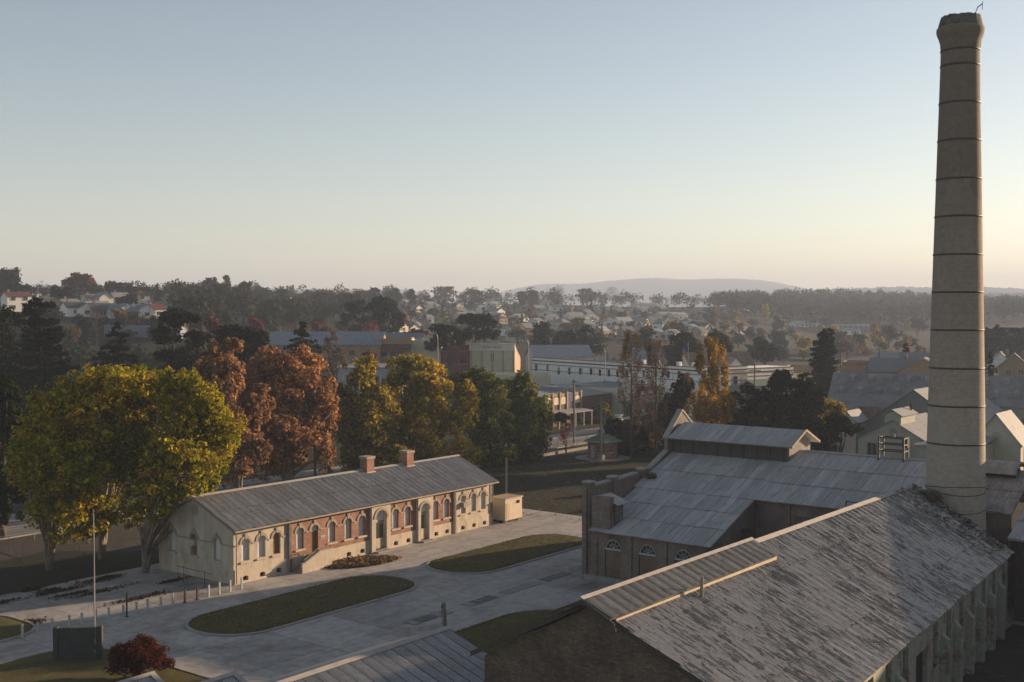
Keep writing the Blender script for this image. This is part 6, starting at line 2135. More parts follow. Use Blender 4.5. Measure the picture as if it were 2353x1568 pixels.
# parked car by the corner shop
cp_ = site(149.5, 53.2)
car = thing('parked_car', 'white car parked on the footpath edge by the brick store', 'car', (cp_.x, cp_.y, 0.115), SITE_ROT)
bd = MB().prism([(-2.2, -0.85, 0.35), (2.2, -0.85, 0.35), (2.25, -0.85, 0.75), (1.3, -0.85, 0.95), (0.7, -0.85, 1.45), (-1.2, -0.85, 1.48), (-2.0, -0.85, 1.0), (-2.25, -0.85, 0.9)], (0, 1.7, 0))
bd.build('body', plain('white_car_paint', (0.6, 0.6, 0.6), 0.05, 1.0, 0.3), car)
MB().prism([(1.15, -0.87, 0.98), (0.66, -0.87, 1.38), (-1.1, -0.87, 1.4), (-1.75, -0.87, 1.02)], (0, 1.74, 0)).build('windows', M_GLASS, car)
for x in (-1.4, 1.4):
    for y in (-0.82, 0.62):
        MB().tube([(x, y, 0.32), (x, y + 0.2, 0.32)], 0.32, 14).build('wheel', M_STEEL, car)
for y in (-0.6, 0.6):
    MB().box(2.2, 2.27, y - 0.2, y + 0.2, 0.62, 0.76).build('headlight', M_WHITEPAINT, car)


def street_lamp(label, x, ytop, ybase, Y, arm=-1):
    p = at(x, ybase, Y)
    h = at(x, ytop, Y).z
    o = thing('street_lamp', label, 'street lamp', (p.x, Y, 0))
    pts = [(0, 0, 0), (0, 0, h - 1.6), (arm * 0.2, 0, h - 0.8), (arm * 0.8, 0, h - 0.2), (arm * 2.0, 0, h)]
    MB().tube(pts, [0.12, 0.09, 0.07, 0.06, 0.05], 8).build('pole', M_GALVPIPE, o)
    MB().box(arm * 2.0 - 0.42, arm * 2.0 + 0.2, -0.14, 0.14, h - 0.08, h + 0.1).build('lamp_head', M_WHITEPAINT, o)


street_lamp('curved arm street lamp before the tan shop', 1006, 762, 850, 290)
street_lamp('curved arm street lamp at the theatre corner', 1214, 776, 855, 285)
street_lamp('curved arm street lamp before the white terrace', 1390, 793, 880, 270)

# ------------------------------------------------------------------ sheds and cottages beyond the powerhouse
def site_house(label, Y, x, yeave, W, D, H_rise, wall, roof, kind, rot, **kw):
    p = at(x, yeave, Y)
    return house(label, (p.x, Y, 0), rot, W, D, p.z, H_rise, wall, roof, kind, **kw)


GA = SITE_ROT - math.pi / 2      # local x runs against site t, front faces back down the s axis
o = site_house('pale green gabled shed with raised ridge lantern', 172, 1972, 1006, 10.2, 14, 2.9, W_GREEN, R_GREY, 'gable_y', GA, name='shed', cat='shed',
               wins=[('f', 2.1, 2.6, 1.3, 2.6, M_GREENFRAME)])
he = at(1972, 1006, 172).z
ln_ = MB().box(3.9, 6.3, -0.05, 6.0, he + 1.2, he + 3.6).prism([(3.9, -0.05, he + 3.6), (6.3, -0.05, he + 3.6), (5.1, -0.05, he + 4.3)], (0, 6.05, 0)).build('lantern', W_GREEN, o)
for a, b in ((3.5, 5.1), (6.7, 5.1)):
    slab_roof(ln_, 'lantern_roof', [(a, -0.4, he + 3.5), (a, 6.4, he + 3.5), (b, 6.4, he + 4.45), (b, -0.4, he + 4.45)], R_PALE, 0.06)
MB().box(4.7, 5.6, -0.1, -0.06, he + 0.4, he + 1.7).build('hatch', M_GREENFRAME, o)
MB().box(4.3, 6.2, -0.06, -0.002, 0, 3.2).build('door', M_BOARD, o)
MB().tube([(5.8, 5.6, he + 3.8), (5.8, 5.6, he + 5.0)], 0.16, 8).build('flue', M_STEEL, o)
site_house('low pale green annex wing of the lantern shed', 164, 2105, 1022, 8, 10, 1.0, W_GREEN, R_PALE, 'skillion', GA, name='shed', cat='shed')
site_house('grey corrugated shed with broad gable front', 196, 1990, 968, 16, 26, 5.6, plain('grey_corrugated_wall', (0.15, 0.165, 0.18), 0.25, 1.0, 0.7, (6, 6, 0.3)), R_PALE, 'gable_y', GA, name='shed', cat='shed')
site_house('tiny shed with rusty brown roof', 204, 1968, 958, 9, 5, 1.6, W_GREEN, R_RUST, 'gable_x', GA + 0.1, name='shed', cat='shed')
site_house('little hut with pale gable beside the golden shrub', 200, 1925, 965, 3.2, 5, 1.6, W_PALE, R_PALE, 'gable_y', GA, name='hut', cat='hut')
o = site_house('pale green hall with steep grey roof and slit windows beside the stack', 168, 2234, 1012, 6.6, 7, 4.0, plain('cream_green_wall', (0.44, 0.425, 0.335), 0.15), R_GREY, 'gable_y', GA, name='hall', cat='building',
               wins=[('r', 2.0, 2.0, 0.35, 3.0, M_DARKWOOD), ('r', 4.6, 2.0, 0.35, 3.0, M_DARKWOOD)])
he = at(2234, 1012, 168).z
MB().prism([(1.8, -0.06, 0), (4.8, -0.06, 0), (4.8, -0.06, 3.2), (1.8, -0.06, 3.2)], (0, 0.05, 0)).build('barn_door', M_BOARD, o)
ring = [(3.3 + 0.55 * math.cos(k * math.pi / 10), he + 0.9 + 0.55 * math.sin(k * math.pi / 10)) for k in range(20)]
MB().prism([(a, -0.07, b) for a, b in ring], (0, 0.06, 0)).build('round_vent', W_GREEN, o)
# long shed with rows of roof cowls
o = site_house('long grey workshop roof dotted with box cowls', 222, 1905, 920, 52, 14, 4.9, W_GREEN, R_WORK, 'gable_x', GA + 0.22, name='workshop', cat='building',
               wins=[('f', 4 + 4.4 * k, 3.2, 2.2, 2.0, M_GREENFRAME) for k in range(11)])
he = at(1905, 920, 222).z
cw = MB().prism([(-0.45, -0.4, 0), (0.45, -0.4, 0), (0.45, 0.5, 0.5), (-0.45, 0.5, 0.5)], (0, 0, 0.75)).mesh('roof_cowl', R_PALE)
for row, v in ((0, 2.0), (1, 5.0)):
    for k in range(15):
        q = put('roof_cowl', cw, o)
        q.location = (2 + k * 3.4 + row * 1.5, v, he + 4.9 * v / 7 + 0.0)
p = at(1890, 935, 216)
house('projecting grey roofed wing of the long workshop', (p.x, 212, 0), GA + 0.22, 13, 9, at(1890, 938, 212).z - 0.5, 2.6, W_GREEN, R_WORK, 'skillion', name='workshop', cat='building', wins=[('f', 9, 2.5, 2.6, 1.6, M_GREENFRAME)])
for lab, x, ye, Yv, W_, D_, rs_, wl_, rf_, kd in (
        ('brick cottage with grey gable roof and two chimneys', 1998, 852, 268, 10, 8, 2.8, W_BRICK, R_GREY, 'gable_x'),
        ('dark gabled cottage with long pale iron roof', 2012, 835, 300, 14, 9, 2.6, W_TAN, R_PALE, 'gable_x'),
        ('tan brick cottage with wide low gable front', 2062, 852, 262, 11, 9, 2.8, W_TAN, R_GREY, 'gable_y'),
        ('orange walled cottage with grey roof behind the tan gable', 2068, 838, 290, 13, 9, 2.9, W_BRICK, R_GREY, 'gable_x'),
        ('low brick shop with stepped parapet beyond the fir', 1935, 838, 310, 11, 9, 0.8, W_BRICK, R_GREY, 'flat'),
        ('white gabled cottage behind the long workshop', 2268, 838, 285, 6, 8, 3.0, W_WHITE, R_GREY, 'gable_y'),
        ('small grey roofed cottage below the dark wooded hill', 2295, 842, 280, 7, 8, 3.0, W_TAN, R_BLUE, 'gable_y'),
        ('pale flat roofed building with tall dark window beyond the cream hall', 1800, 848, 300, 20, 10, 0.6, W_TAN, R_BLUE, 'flat')):
    p = at(x, ye, Yv)
    house(lab, (p.x, Yv, 0), GA * 0.6, W_, D_, p.z, rs_, wl_, rf_, kd, name='cottage', cat='house', wins=[('f', W_ * 0.3, p.z - 2.0, 1.1, 1.3), ('f', W_ * 0.7, p.z - 2.0, 1.1, 1.3)],
          chimney=(W_ * 0.75, D_ / 2, 3.6) if kd != 'flat' else None)

# town infill roofs behind the white terrace
for lab, x, yb, Yv, W_, H_, rs_, wl_, rf_, kd in (
        ('grey hip roofed house behind the terrace parapet', 1248, 830, 385, 17, 5.2, 3.4, W_PALE, R_GREY, 'hip'),
        ('church like hall with steep blue grey roof behind the poplar', 1462, 830, 390, 20, 5.0, 6.0, W_GREYW, R_BLUE, 'gable_x'),
        ('gabled brick house with chimney behind the terrace', 1385, 840, 360, 7, 6.2, 3.2, W_BRICK, R_GREY, 'gable_y'),
        ('long grey roofed store behind the terrace', 1340, 838, 372, 14, 6.0, 2.4, W_PALE, R_GREY, 'gable_x'),
        ('rust streaked hall roof behind the hotel parapet', 1585, 835, 320, 18, 9.2, 3.2, W_PALE, R_RUST, 'gable_x'),
        ('white gable with striped barge boards beyond the hotel', 1665, 838, 318, 6, 8.0, 3.2, W_WHITE, R_GREY, 'gable_y'),
        ('low pale shed beyond the hotel roof', 1700, 838, 335, 10, 6.5, 1.6, W_PALE, R_GREY, 'gable_x')):
    p = at(x, yb, Yv)
    g = terrain(p.x, Yv)
    house(lab, (p.x, Yv, g), 0.1, W_, 12, H_, rs_, wl_, rf_, kd, name='town_house', cat='house', wins=[('f', W_ * f_, H_ - 2.4, 1.1, 1.4) for f_ in (0.25, 0.75)],
          chimney=(W_ * 0.3, 4, rs_ + 1.2))
p = at(1280, 800, 400)
house('hall with broad plain grey roof behind the theatre', (at(1228, 800, 372).x, 372, 1), 0.12, 19, 20, at(1228, 822, 372).z - 1.0, 3.6, W_PALE, R_BLUE, 'gable_x', name='hall', cat='building')

# ------------------------------------------------------------------ the hillside street of houses
HH = [
    ('two storey white house with red brown roof and wide windows', 17, 73, 717, W_WHITE, R_RED, 'gable_x', 0.05, 5.4, 1.6, 8),
    ('small white house with front gable beside the tall white one', 75, 107, 714, W_WHITE, R_GREY, 'gable_y', 0.0, 3.0, 1.6, 7),
    ('low cottage with long dark roof on the hill', 127, 171, 706, W_TAN, R_DARK, 'gable_x', -0.05, 2.7, 1.6, 7),
    ('white weatherboard house with dark roof above the road cutting', 160, 190, 729, W_WHITE, R_DARK, 'gable_x', 0.05, 3.0, 2.0, 9),
    ('white front gable wing with square window', 190, 211, 730, W_WHITE, R_DARK, 'gable_y', 0.05, 3.0, 1.7, 8),
    ('tan bungalow with deep shaded porch', 213, 262, 732, W_TAN, R_DARK, 'gable_x', 0.0, 2.8, 2.2, 8),
    ('white gabled house under a blue grey roof', 282, 305, 735, W_WHITE, R_BLUE, 'gable_y', 0.05, 3.2, 2.2, 8),
    ('white veranda house with blue grey roof', 258, 284, 733, W_PALE, R_BLUE, 'hip', 0.05, 2.9, 2.4, 8),
    ('cream cottage with veranda under a pyramid roof', 298, 330, 735, W_PALE, R_BLUE, 'hip', 0.0, 2.9, 2.6, 8),
    ('white gable front cottage with dark door and shrub', 328, 348, 735, W_WHITE, R_BLUE, 'gable_y', 0.0, 3.1, 2.0, 8),
    ('white house with brown roof at the end of the hill row', 350, 380, 732, W_WHITE, R_RED, 'gable_x', 0.1, 3.0, 1.9, 8),
    ('two storey pale house with dark red hip roof', 310, 345, 711, W_PALE, R_RED, 'hip', 0.0, 5.2, 2.2, 9),
    ('pinkish white house with a gable on the second row', 232, 258, 706, W_PALE, R_GREY, 'gable_y', 0.1, 3.6, 2.2, 9),
    ('long house with grey roof beside the pinkish gable', 200, 234, 704, W_PALE, R_GREY, 'gable_x', 0.05, 2.8, 2.0, 8),
    ('broad house with hip roof on the crest by the dark tree', 62, 118, 676, W_TAN, R_BLUE, 'hip', 0.0, 2.8, 2.4, 10),
    ('brown house cut by the dark cypress on the crest', 0, 30, 694, W_TAN, R_RED, 'gable_x', 0.0, 3.0, 2.0, 8),
    ('pale flat fronted house under the crest houses', 50, 90, 690, W_PALE, R_GREY, 'gable_x', 0.1, 3.0, 1.6, 8),
    ('long low white shed between the hill rows', 200, 250, 714, W_WHITE, R_PALE, 'gable_x', 0.0, 2.4, 1.0, 6),
    ('cream cottage with green grey hip roof behind the low dark roofed one', 108, 146, 698, W_CREAM, R_GREEN, 'hip', 0.0, 3.0, 2.0, 8),
    ('white shed like house beside the dark roofed cottage', 150, 182, 716, W_WHITE, R_GREY, 'gable_x', 0.05, 2.8, 1.6, 7),
    ('brick house with grey gable below the crest', 262, 300, 700, W_BRICK, R_GREY, 'gable_x', 0.0, 3.0, 2.0, 8),
    ('pale house with green grey roof near the end of the row', 384, 416, 728, W_PALE, R_GREEN, 'gable_x', 0.05, 3.0, 2.0, 8),
    ('white bungalow with pale roof above the two storey house', 34, 64, 703, W_WHITE, R_PALE, 'hip', 0.0, 3.0, 1.8, 8),
    ('tan cottage with grey front gable beside the white bungalow', 112, 138, 716, W_TAN, R_GREY, 'gable_y', 0.0, 3.0, 1.9, 8),
    ('white weatherboard cottage near the crimson tree', 192, 204, 684, W_WHITE, R_GREY, 'gable_y', 0.1, 2.8, 1.8, 7),
]
for (lab, x0, x1, yb, wl_, rf_, kd, yaw, H_, rs_, D_) in HH:
    W_ = (x1 - x0) * 360 / F_PX
    hill_house(lab, x0, x1, yb, wl_, rf_, kd, yaw + 0.62, H_, rs_, D_, chimney=(1.5, D_ / 2, rs_ + 0.9) if kd == 'gable_x' else None,
               veranda=(0.2, max(3.5, W_ * 0.9), 1.8) if 'veranda' in lab or 'porch' in lab else None)
hill_house('long low blue grey store below the hill houses', 236, 418, 778, plain('blue_grey_store_wall', (0.2, 0.22, 0.26), 0.15), R_PALE, 'flat', 0.06, 3.4, 0.5, 10, name='store', cat='building')
# ------------------------------------------------------------------ far houses on the hazy slope
WALLN = {'white': W_WHITE, 'cream': W_CREAM, 'pale': W_PALE, 'tan': W_TAN, 'brick': W_BRICK}
ROOFN = {'grey': R_GREY, 'blue grey': R_BLUE, 'pale': R_PALE, 'dark': R_DARK, 'red': R_RED, 'green grey': R_GREEN}
KINDN = {'gable_x': 'gabled', 'gable_y': 'front gabled', 'hip': 'hip roofed'}
FAR = [
    (1145, 1166, 738, 'white', 'pale', 'gable_y'), (1184, 1224, 741, 'pale', 'grey', 'gable_x'), (1265, 1287, 742, 'white', 'grey', 'gable_x'),
    (1287, 1316, 755, 'cream', 'grey', 'hip'), (1304, 1352, 738, 'pale', 'blue grey', 'gable_x'), (1356, 1382, 741, 'white', 'grey', 'gable_x'),
    (1392, 1421, 752, 'white', 'pale', 'hip'), (1418, 1462, 751, 'pale', 'pale', 'gable_x'), (1409, 1433, 771, 'white', 'grey', 'hip'),
    (1438, 1458, 774, 'tan', 'grey', 'gable_x'), (1498, 1520, 783, 'cream', 'pale', 'gable_y'), (1516, 1548, 758, 'white', 'green grey', 'hip'),
    (1515, 1550, 734, 'pale', 'pale', 'gable_x'), (1409, 1432, 716, 'cream', 'grey', 'hip'), (1477, 1514, 710, 'pale', 'grey', 'gable_x'),
    (1123, 1158, 712, 'white', 'grey', 'gable_x'), (1128, 1160, 700, 'pale', 'blue grey', 'gable_x'), (1221, 1252, 700, 'tan', 'dark', 'gable_x'),
    (1256, 1284, 701, 'pale', 'dark', 'hip'), (1105, 1123, 721, 'white', 'pale', 'gable_x'), (1050, 1066, 712, 'cream', 'grey', 'gable_y'),
    (977, 1001, 719, 'white', 'grey', 'gable_x'), (1011, 1031, 723, 'pale', 'grey', 'hip'), (1151, 1178, 773, 'white', 'blue grey', 'hip'),
    (1172, 1206, 786, 'cream', 'red', 'gable_x'), (1540, 1588, 736, 'cream', 'pale', 'gable_x'), (1578, 1600, 752, 'pale', 'blue grey', 'hip'),
    (1602, 1627, 757, 'white', 'grey', 'gable_y'), (1605, 1631, 772, 'tan', 'green grey', 'gable_x'), (1686, 1730, 768, 'pale', 'pale', 'gable_x'),
    (1824, 1863, 753, 'white', 'grey', 'gable_x'), (1880, 1900, 752, 'white', 'grey', 'gable_y'), (1622, 1651, 702, 'pale', 'grey', 'hip'),
    (1702, 1731, 716, 'white', 'pale', 'gable_x'), (1529, 1563, 704, 'pale', 'grey', 'gable_x'), (919, 971, 760, 'pale', 'pale', 'gable_x'),
    (976, 1000, 744, 'white', 'pale', 'gable_x'), (956, 972, 719, 'cream', 'grey', 'gable_y'), (886, 920, 688, 'cream', 'grey', 'gable_x'),
    (930, 970, 689, 'pale', 'blue grey', 'gable_x'), (534, 561, 683, 'pale', 'grey', 'gable_x'), (556, 584, 694, 'white', 'grey', 'gable_x'),
    (866, 916, 772, 'pale', 'green grey', 'hip'), (1330, 1352, 722, 'tan', 'dark', 'gable_x'), (1070, 1094, 733, 'pale', 'grey', 'gable_x'), (1232, 1256, 752, 'pale', 'grey', 'gable_x')]
rg = random.Random(40)
for _ in range(46):
    x = rg.uniform(900, 1660)
    FAR.append((x, x + rg.uniform(20, 32), rg.uniform(702, 784), rg.choice(['white', 'pale', 'cream', 'pale', 'tan', 'brick']), rg.choice(['grey', 'blue grey', 'pale', 'green grey', 'red', 'grey']), rg.choice(['gable_x', 'gable_x', 'hip', 'gable_y'])))
for (x0, x1, yb, wn_, rn_, kd) in FAR:
    hill_house('%s %s house with %s roof on the hazy far hillside' % (wn_, KINDN[kd], rn_), x0, x1, yb, WALLN[wn_], ROOFN[rn_], kd, rg.uniform(0.35, 0.95),
               rg.uniform(2.9, 3.5), rg.uniform(1.7, 2.6), rg.uniform(7, 10), group='houses on the far hillside')
hill_house('long school building with pale roof and brick base on the valley floor', 1912, 2008, 765, W_BRICK, R_PALE, 'gable_x', -0.05, 4.2, 2.2, 10)
hill_house('white school wing with glazed front on the valley floor', 1938, 1978, 770, W_WHITE, R_PALE, 'gable_x', -0.05, 3.2, 1.4, 8)

# ------------------------------------------------------------------ hillside trees worth telling apart
def hill_gum(label, x, yb, blobs, n, leafm, seed, name='gum_tree', leaf=0.55, r0=0.4, per=12, Y=None):
    p = hit(x, yb)
    Yv = Y or p.y
    bz = terrain(at(x, yb, Yv).x, Yv)
    return gum(label, (x, yb), Yv, [b + (0,) for b in blobs], n, leaf, leafm, seed, bz, name, per, 0.34, r0)


hill_gum('great dark dome shaped cypress on the crest of the hill', 22, 695, [(22, 645, 34, 26), (10, 665, 30, 25), (40, 668, 24, 22)], 4500, L_DARK, 101, 'cypress_tree', per=20)
hill_gum('large crimson tree on the hill crest', 182, 690, [(182, 648, 34, 18), (165, 655, 22, 16), (203, 660, 18, 18)], 4000, L_RED, 102, 'maple_tree', per=20)
hill_gum('dark green cypress clump before the crimson tree', 140, 705, [(128, 680, 10, 24), (150, 680, 18, 18), (165, 690, 12, 14)], 2600, L_DARK, 103, 'cypress_tree', per=20)
hill_gum('broad dark evergreen on the crest behind the red roofed house', 268, 690, [(255, 662, 24, 14), (290, 665, 28, 15), (320, 672, 20, 14)], 3200, L_GUM, 104)
hill_gum('dark evergreen mass behind the hill houses', 290, 712, [(285, 695, 20, 14), (300, 685, 14, 12)], 1600, L_DARK, 105)
hill_gum('tall skyline gum with stepped crown', 488, 690, [(486, 646, 12, 10), (478, 658, 16, 12), (498, 660, 14, 12)], 1800, L_GUM2, 106)
hill_gum('slim skyline pine beside the stepped gum', 521, 690, [(520, 642, 7, 8), (520, 655, 12, 10), (524, 668, 14, 10)], 1600, L_GUM2, 107)
hill_gum('pink red maple behind the open pine', 485, 770, [(485, 745, 18, 16), (495, 755, 12, 12)], 1600, L_RED, 108, 'maple_tree', 0.4, Y=300)
hill_gum('bright crimson maple above the blue grey hall', 588, 765, [(590, 748, 14, 14), (578, 740, 7, 12)], 1400, leaf_mat('magenta_leaves', (0.16, 0.02, 0.035), (0.24, 0.035, 0.05), None, 0.4, 0.3), 109, 'maple_tree', 0.4, Y=345)
hill_gum('rounded red maple above the school roof', 735, 780, [(735, 755, 20, 20), (722, 748, 10, 14), (750, 765, 12, 14)], 2000, L_RED, 110, 'maple_tree', 0.4, Y=372)
hill_gum('low rust red hedge tree beside the school maple', 783, 782, [(785, 772, 22, 9), (800, 770, 14, 8)], 1200, L_RED, 111, 'maple_tree', 0.4, Y=376)
hill_gum('bare purplish tree between the two gums', 850, 785, [(850, 755, 20, 18), (840, 768, 14, 12)], 700, L_RED, 112, 'maple_tree', 0.35, Y=385)
hill_gum('dark red tree by the low green roofs', 958, 785, [(960, 768, 20, 12), (940, 774, 16, 10)], 1600, L_RED, 113, 'maple_tree', 0.4, Y=365)
hill_gum('small red brown tree before the tan shop', 852, 860, [(852, 822, 20, 14), (845, 835, 16, 12)], 1500, L_RED, 114, 'maple_tree', 0.3, Y=300)
hill_gum('bare brown tree before the school wing', 765, 870, [(765, 790, 18, 24), (775, 830, 22, 30)], 1500, L_TAN, 115, 'street_tree', 0.25, Y=280)
for i, (x, yt, w_) in enumerate(((1284, 657, 14), (1348, 665, 22), (1407, 661, 15), (1200, 672, 10), (1225, 670, 11), (860, 664, 12), (906, 667, 14), (1022, 660, 26), (1090, 668, 34), (945, 668, 8))):
    hill_gum(['umbrella crowned gum against the pale mountain', 'wide dark gum clump against the pale mountain', 'open topped gum above the far houses', 'little flat topped gum on the ridge', 'slight umbrella gum beside the mountain foot',
              'dark round gum on the ridge by the small hill', 'ragged gum over the ridge roofs', 'layered dark pine clump on the ridge', 'long dark pine belt on the ridge', 'tiny leaning gum on the ridge'][i],
             x, yt + 38, [(x, yt + 5, w_, 7), (x - w_ * 0.5, yt + 14, w_ * 0.8, 8), (x + w_ * 0.5, yt + 16, w_ * 0.8, 9), (x, yt + 26, w_, 9)], 1500, L_GUM2, 120 + i, leaf=0.8)
for i, (x, yt, w_, Yv) in enumerate(((2285, 750, 28, 430), (2325, 755, 34, 420), (2352, 752, 30, 440), (2265, 770, 18, 425))):
    gum(['dark wood edge tree beside the stack', 'dark rounded wood edge tree below the haze', 'dark tall wood edge tree by the cottages', 'dark low wood edge tree at the foot of the stack'][i],
        (x, 830), Yv, [(x, yt + 14, w_, 14, 0), (x - w_ * 0.3, yt + 36, w_, 22, 0), (x + w_ * 0.3, yt + 55, w_, 22, 0)], 2600, 0.5, L_DARK, 140 + i)
for i, (x, yt, yb, c) in enumerate(((1759, 700, 745, L_OLI), (1796, 735, 760, L_OLI), (2010, 745, 800, L_OLI), (1985, 770, 812, L_OLI), (2085, 772, 812, L_GOLD), (1690, 715, 750, L_OLI))):
    p = hit(x, yb)
    poplar('hazy olive poplar standing on the valley floor' if c is L_OLI else 'hazy golden poplar standing on the valley floor', x, yt, yb, p.y, 8, 1500, 0.5, c, 150 + i, bz=p.z, group='poplars on the valley floor')

# ------------------------------------------------------------------ prototype trees, copied over the slopes
def proto(kind, seed):
    rr = np.random.default_rng(seed)
    pr = random.Random(seed)
    if kind == 'gum':
        bl = [((pr.uniform(-2.5, 2.5), pr.uniform(-2.5, 2.5), pr.uniform(4.2, 10)), (pr.uniform(1.8, 3.2),) * 2 + (pr.uniform(1.3, 2.3),)) for _ in range(9)]
        cl, n, lf = lumpy(bl, 10, rr, 0.36), 1300, 0.5
    elif kind == 'round':
        bl = [((pr.uniform(-1.5, 1.5), pr.uniform(-1.5, 1.5), pr.uniform(3.5, 6.5)), (pr.uniform(2.2, 3.2),) * 2 + (pr.uniform(2.0, 3.0),)) for _ in range(5)]
        cl, n, lf = lumpy(bl, 10, rr, 0.34), 900, 0.5
    else:
        q = conifer_quads(12, 2.6, 900, 0.55, rr, 11, -0.1, 0.1, 0.05, 0.8)
        mb = MB().tube([(0, 0, -0.5), (0, 0, 11)], [0.3, 0.05], 6)
        return q, mb
    mb = MB()
    limbs(mb, (0, 0, 0), [b[0] for b in bl], 0.35, pr, n=5)
    return clump_leaves(cl, n, lf, rr), mb


PROTO = {}
for key, kind, leafm, nm in (('dg', 'gum', L_GUM, 'gum_tree'), ('gg', 'gum', L_GUM2, 'gum_tree'), ('rd', 'round', L_GUM, 'broadleaf_tree'), ('ol', 'round', L_OLI, 'broadleaf_tree'), ('rb', 'round', L_TAN, 'broadleaf_tree'), ('cn', 'con', L_DARK, 'conifer_tree'), ('rr', 'round', L_RED, 'maple_tree')):
    for v in range(2):
        q, mb = proto(kind, len(PROTO) * 7 + 3)
        PROTO[key + str(v)] = (quads_mesh('crown', q, leafm), mb.mesh('trunk', M_BARK, True), nm)
LBL = {'dg': 'dark gum tree on the far slopes', 'gg': 'grey green gum tree on the far slopes', 'rd': 'dark rounded tree among the hillside houses', 'ol': 'olive autumn tree among the hillside houses',
       'rb': 'brown autumn tree among the hillside houses', 'cn': 'dark conifer among the hillside houses', 'rr': 'dull red tree among the hillside houses'}
rg = random.Random(91)


def far_tree(x, yb, key, sc):
    p = hit(x, yb)
    if p.y > 2000:
        return
    cm_, tm, nm = PROTO[key]
    o = thing(nm, LBL[key[:2]], 'tree', (p.x, p.y, terrain(p.x, p.y) - 0.2), rg.uniform(0, 6.28), 'trees: ' + LBL[key[:2]])
    o.scale = (sc * rg.uniform(0.85, 1.2), sc * rg.uniform(0.85, 1.2), sc * rg.uniform(0.85, 1.15))
    put('trunk', tm, o)
    put('crown', cm_, o)


spots = []
for _ in range(58):      # wooded hill in the middle distance
    spots.append((rg.uniform(385, 880), rg.uniform(700, 775), rg.choice(['dg', 'gg', 'dg', 'rd', 'gg']), rg.uniform(0.7, 1.1)))
for _ in range(22):      # among the hill houses
    spots.append((rg.uniform(0, 385), rg.uniform(672, 696), rg.choice(['dg', 'rd', 'ol', 'cn', 'gg']), rg.uniform(0.45, 0.75)))
for _ in range(26):      # slope below them
    spots.append((rg.uniform(0, 420), rg.uniform(752, 800), rg.choice(['rd', 'rb', 'dg', 'rd']), rg.uniform(0.45, 0.8)))
for _ in range(66):      # the hazy suburb
    spots.append((rg.uniform(880, 1680), rg.uniform(694, 782), rg.choice(['dg', 'rd', 'gg', 'ol', 'rb', 'cn', 'gg', 'rr', 'rd']), rg.uniform(0.45, 0.95)))
for _ in range(50):      # valley floor
    spots.append((rg.uniform(1640, 2140), rg.uniform(745, 835), rg.choice(['rd', 'ol', 'gg', 'rb', 'rr', 'dg']), rg.uniform(0.5, 1.2)))
for _ in range(14):      # between town roofs
    spots.append((rg.uniform(600, 1500), rg.uniform(785, 812), rg.choice(['rd', 'rb', 'dg', 'rr']), rg.uniform(0.5, 0.8)))
for x, yb, key, sc in spots:
    far_tree(x, yb, key + str(rg.randrange(2)), sc)

# ------------------------------------------------------------------ woods too far to tell tree from tree
def wood(name, label, pts, leafm, seed, per=120, leaf=0.85):
    rr = np.random.default_rng(seed)
    Q = []
    for (x, y, h) in pts:
        z = terrain(x, y)
        w = h * rr.uniform(0.28, 0.42)
        d = rr.normal(0, 1, (per, 3))
        d /= np.linalg.norm(d, axis=1, keepdims=True)
        d[:, 2] = np.abs(d[:, 2]) * np.where(rr.random(per) < 0.75, 1, -0.8)
        lump = 1 + 0.25 * np.sin(d[:, 0] * 4 + x) * np.cos(d[:, 1] * 4 + y)
        C = np.array([x, y, z + h * 0.55]) + d * np.array([w, w, h * 0.45]) * (rr.uniform(0.75, 1.08, per) * lump)[:, None]
        Q.append(leaf_quads(C, d, leaf * h / 14, rr, 0.5, 0.7))
    return tag(put(name, quads_mesh(name, np.concatenate(Q), leafm)), label, 'woodland', kind='stuff')


rg = random.Random(17)


def band(n, px0, px1, y0, y1, h0, h1, cond=None):
    out = []
    while len(out) < n:
        Yv = math.sqrt(rg.uniform(y0 * y0, y1 * y1))
        x = (rg.uniform(px0, px1) - IMG_W / 2) / F_PX * Yv
        if cond and not cond(x, Yv):
            continue
        out.append((x, Yv, rg.uniform(h0, h1)))
    return out


wood('ridge_woodland', 'grey green gum woodland along the ridge', band(420, -80, 2450, 1050, 1500, 9, 17), L_GUM2, 5)
wood('hill_forest', 'hazy dense forest covering the valley side', band(700, 1640, 2500, 930, 1500, 11, 19), L_GUM, 6, 110)
wood('near_hill_woodland', 'gum woodland mass on the middle hill', band(300, 380, 900, 470, 900, 5, 10), L_GUM, 7, 130, 0.8)
wood('crest_woodland', 'woodland behind the hill street crest', band(150, -80, 420, 520, 900, 4, 8), L_GUM, 8, 130, 0.8)
wood('suburb_scrub', 'scrub and garden trees between the far houses', band(420, 880, 1700, 560, 1050, 3.0, 6.0), L_GUM, 9, 60, 1.3)
wood('scrub_bank', 'dark scrub along the foot of the house hill', band(260, -60, 620, 225, 330, 3, 7), L_GUM, 10, 120, 1.0)

# ------------------------------------------------------------------ distant mountains
M_MOUNT = plain('far_bush', (0.05, 0.062, 0.05), 0.4, 0.01, 1.0)


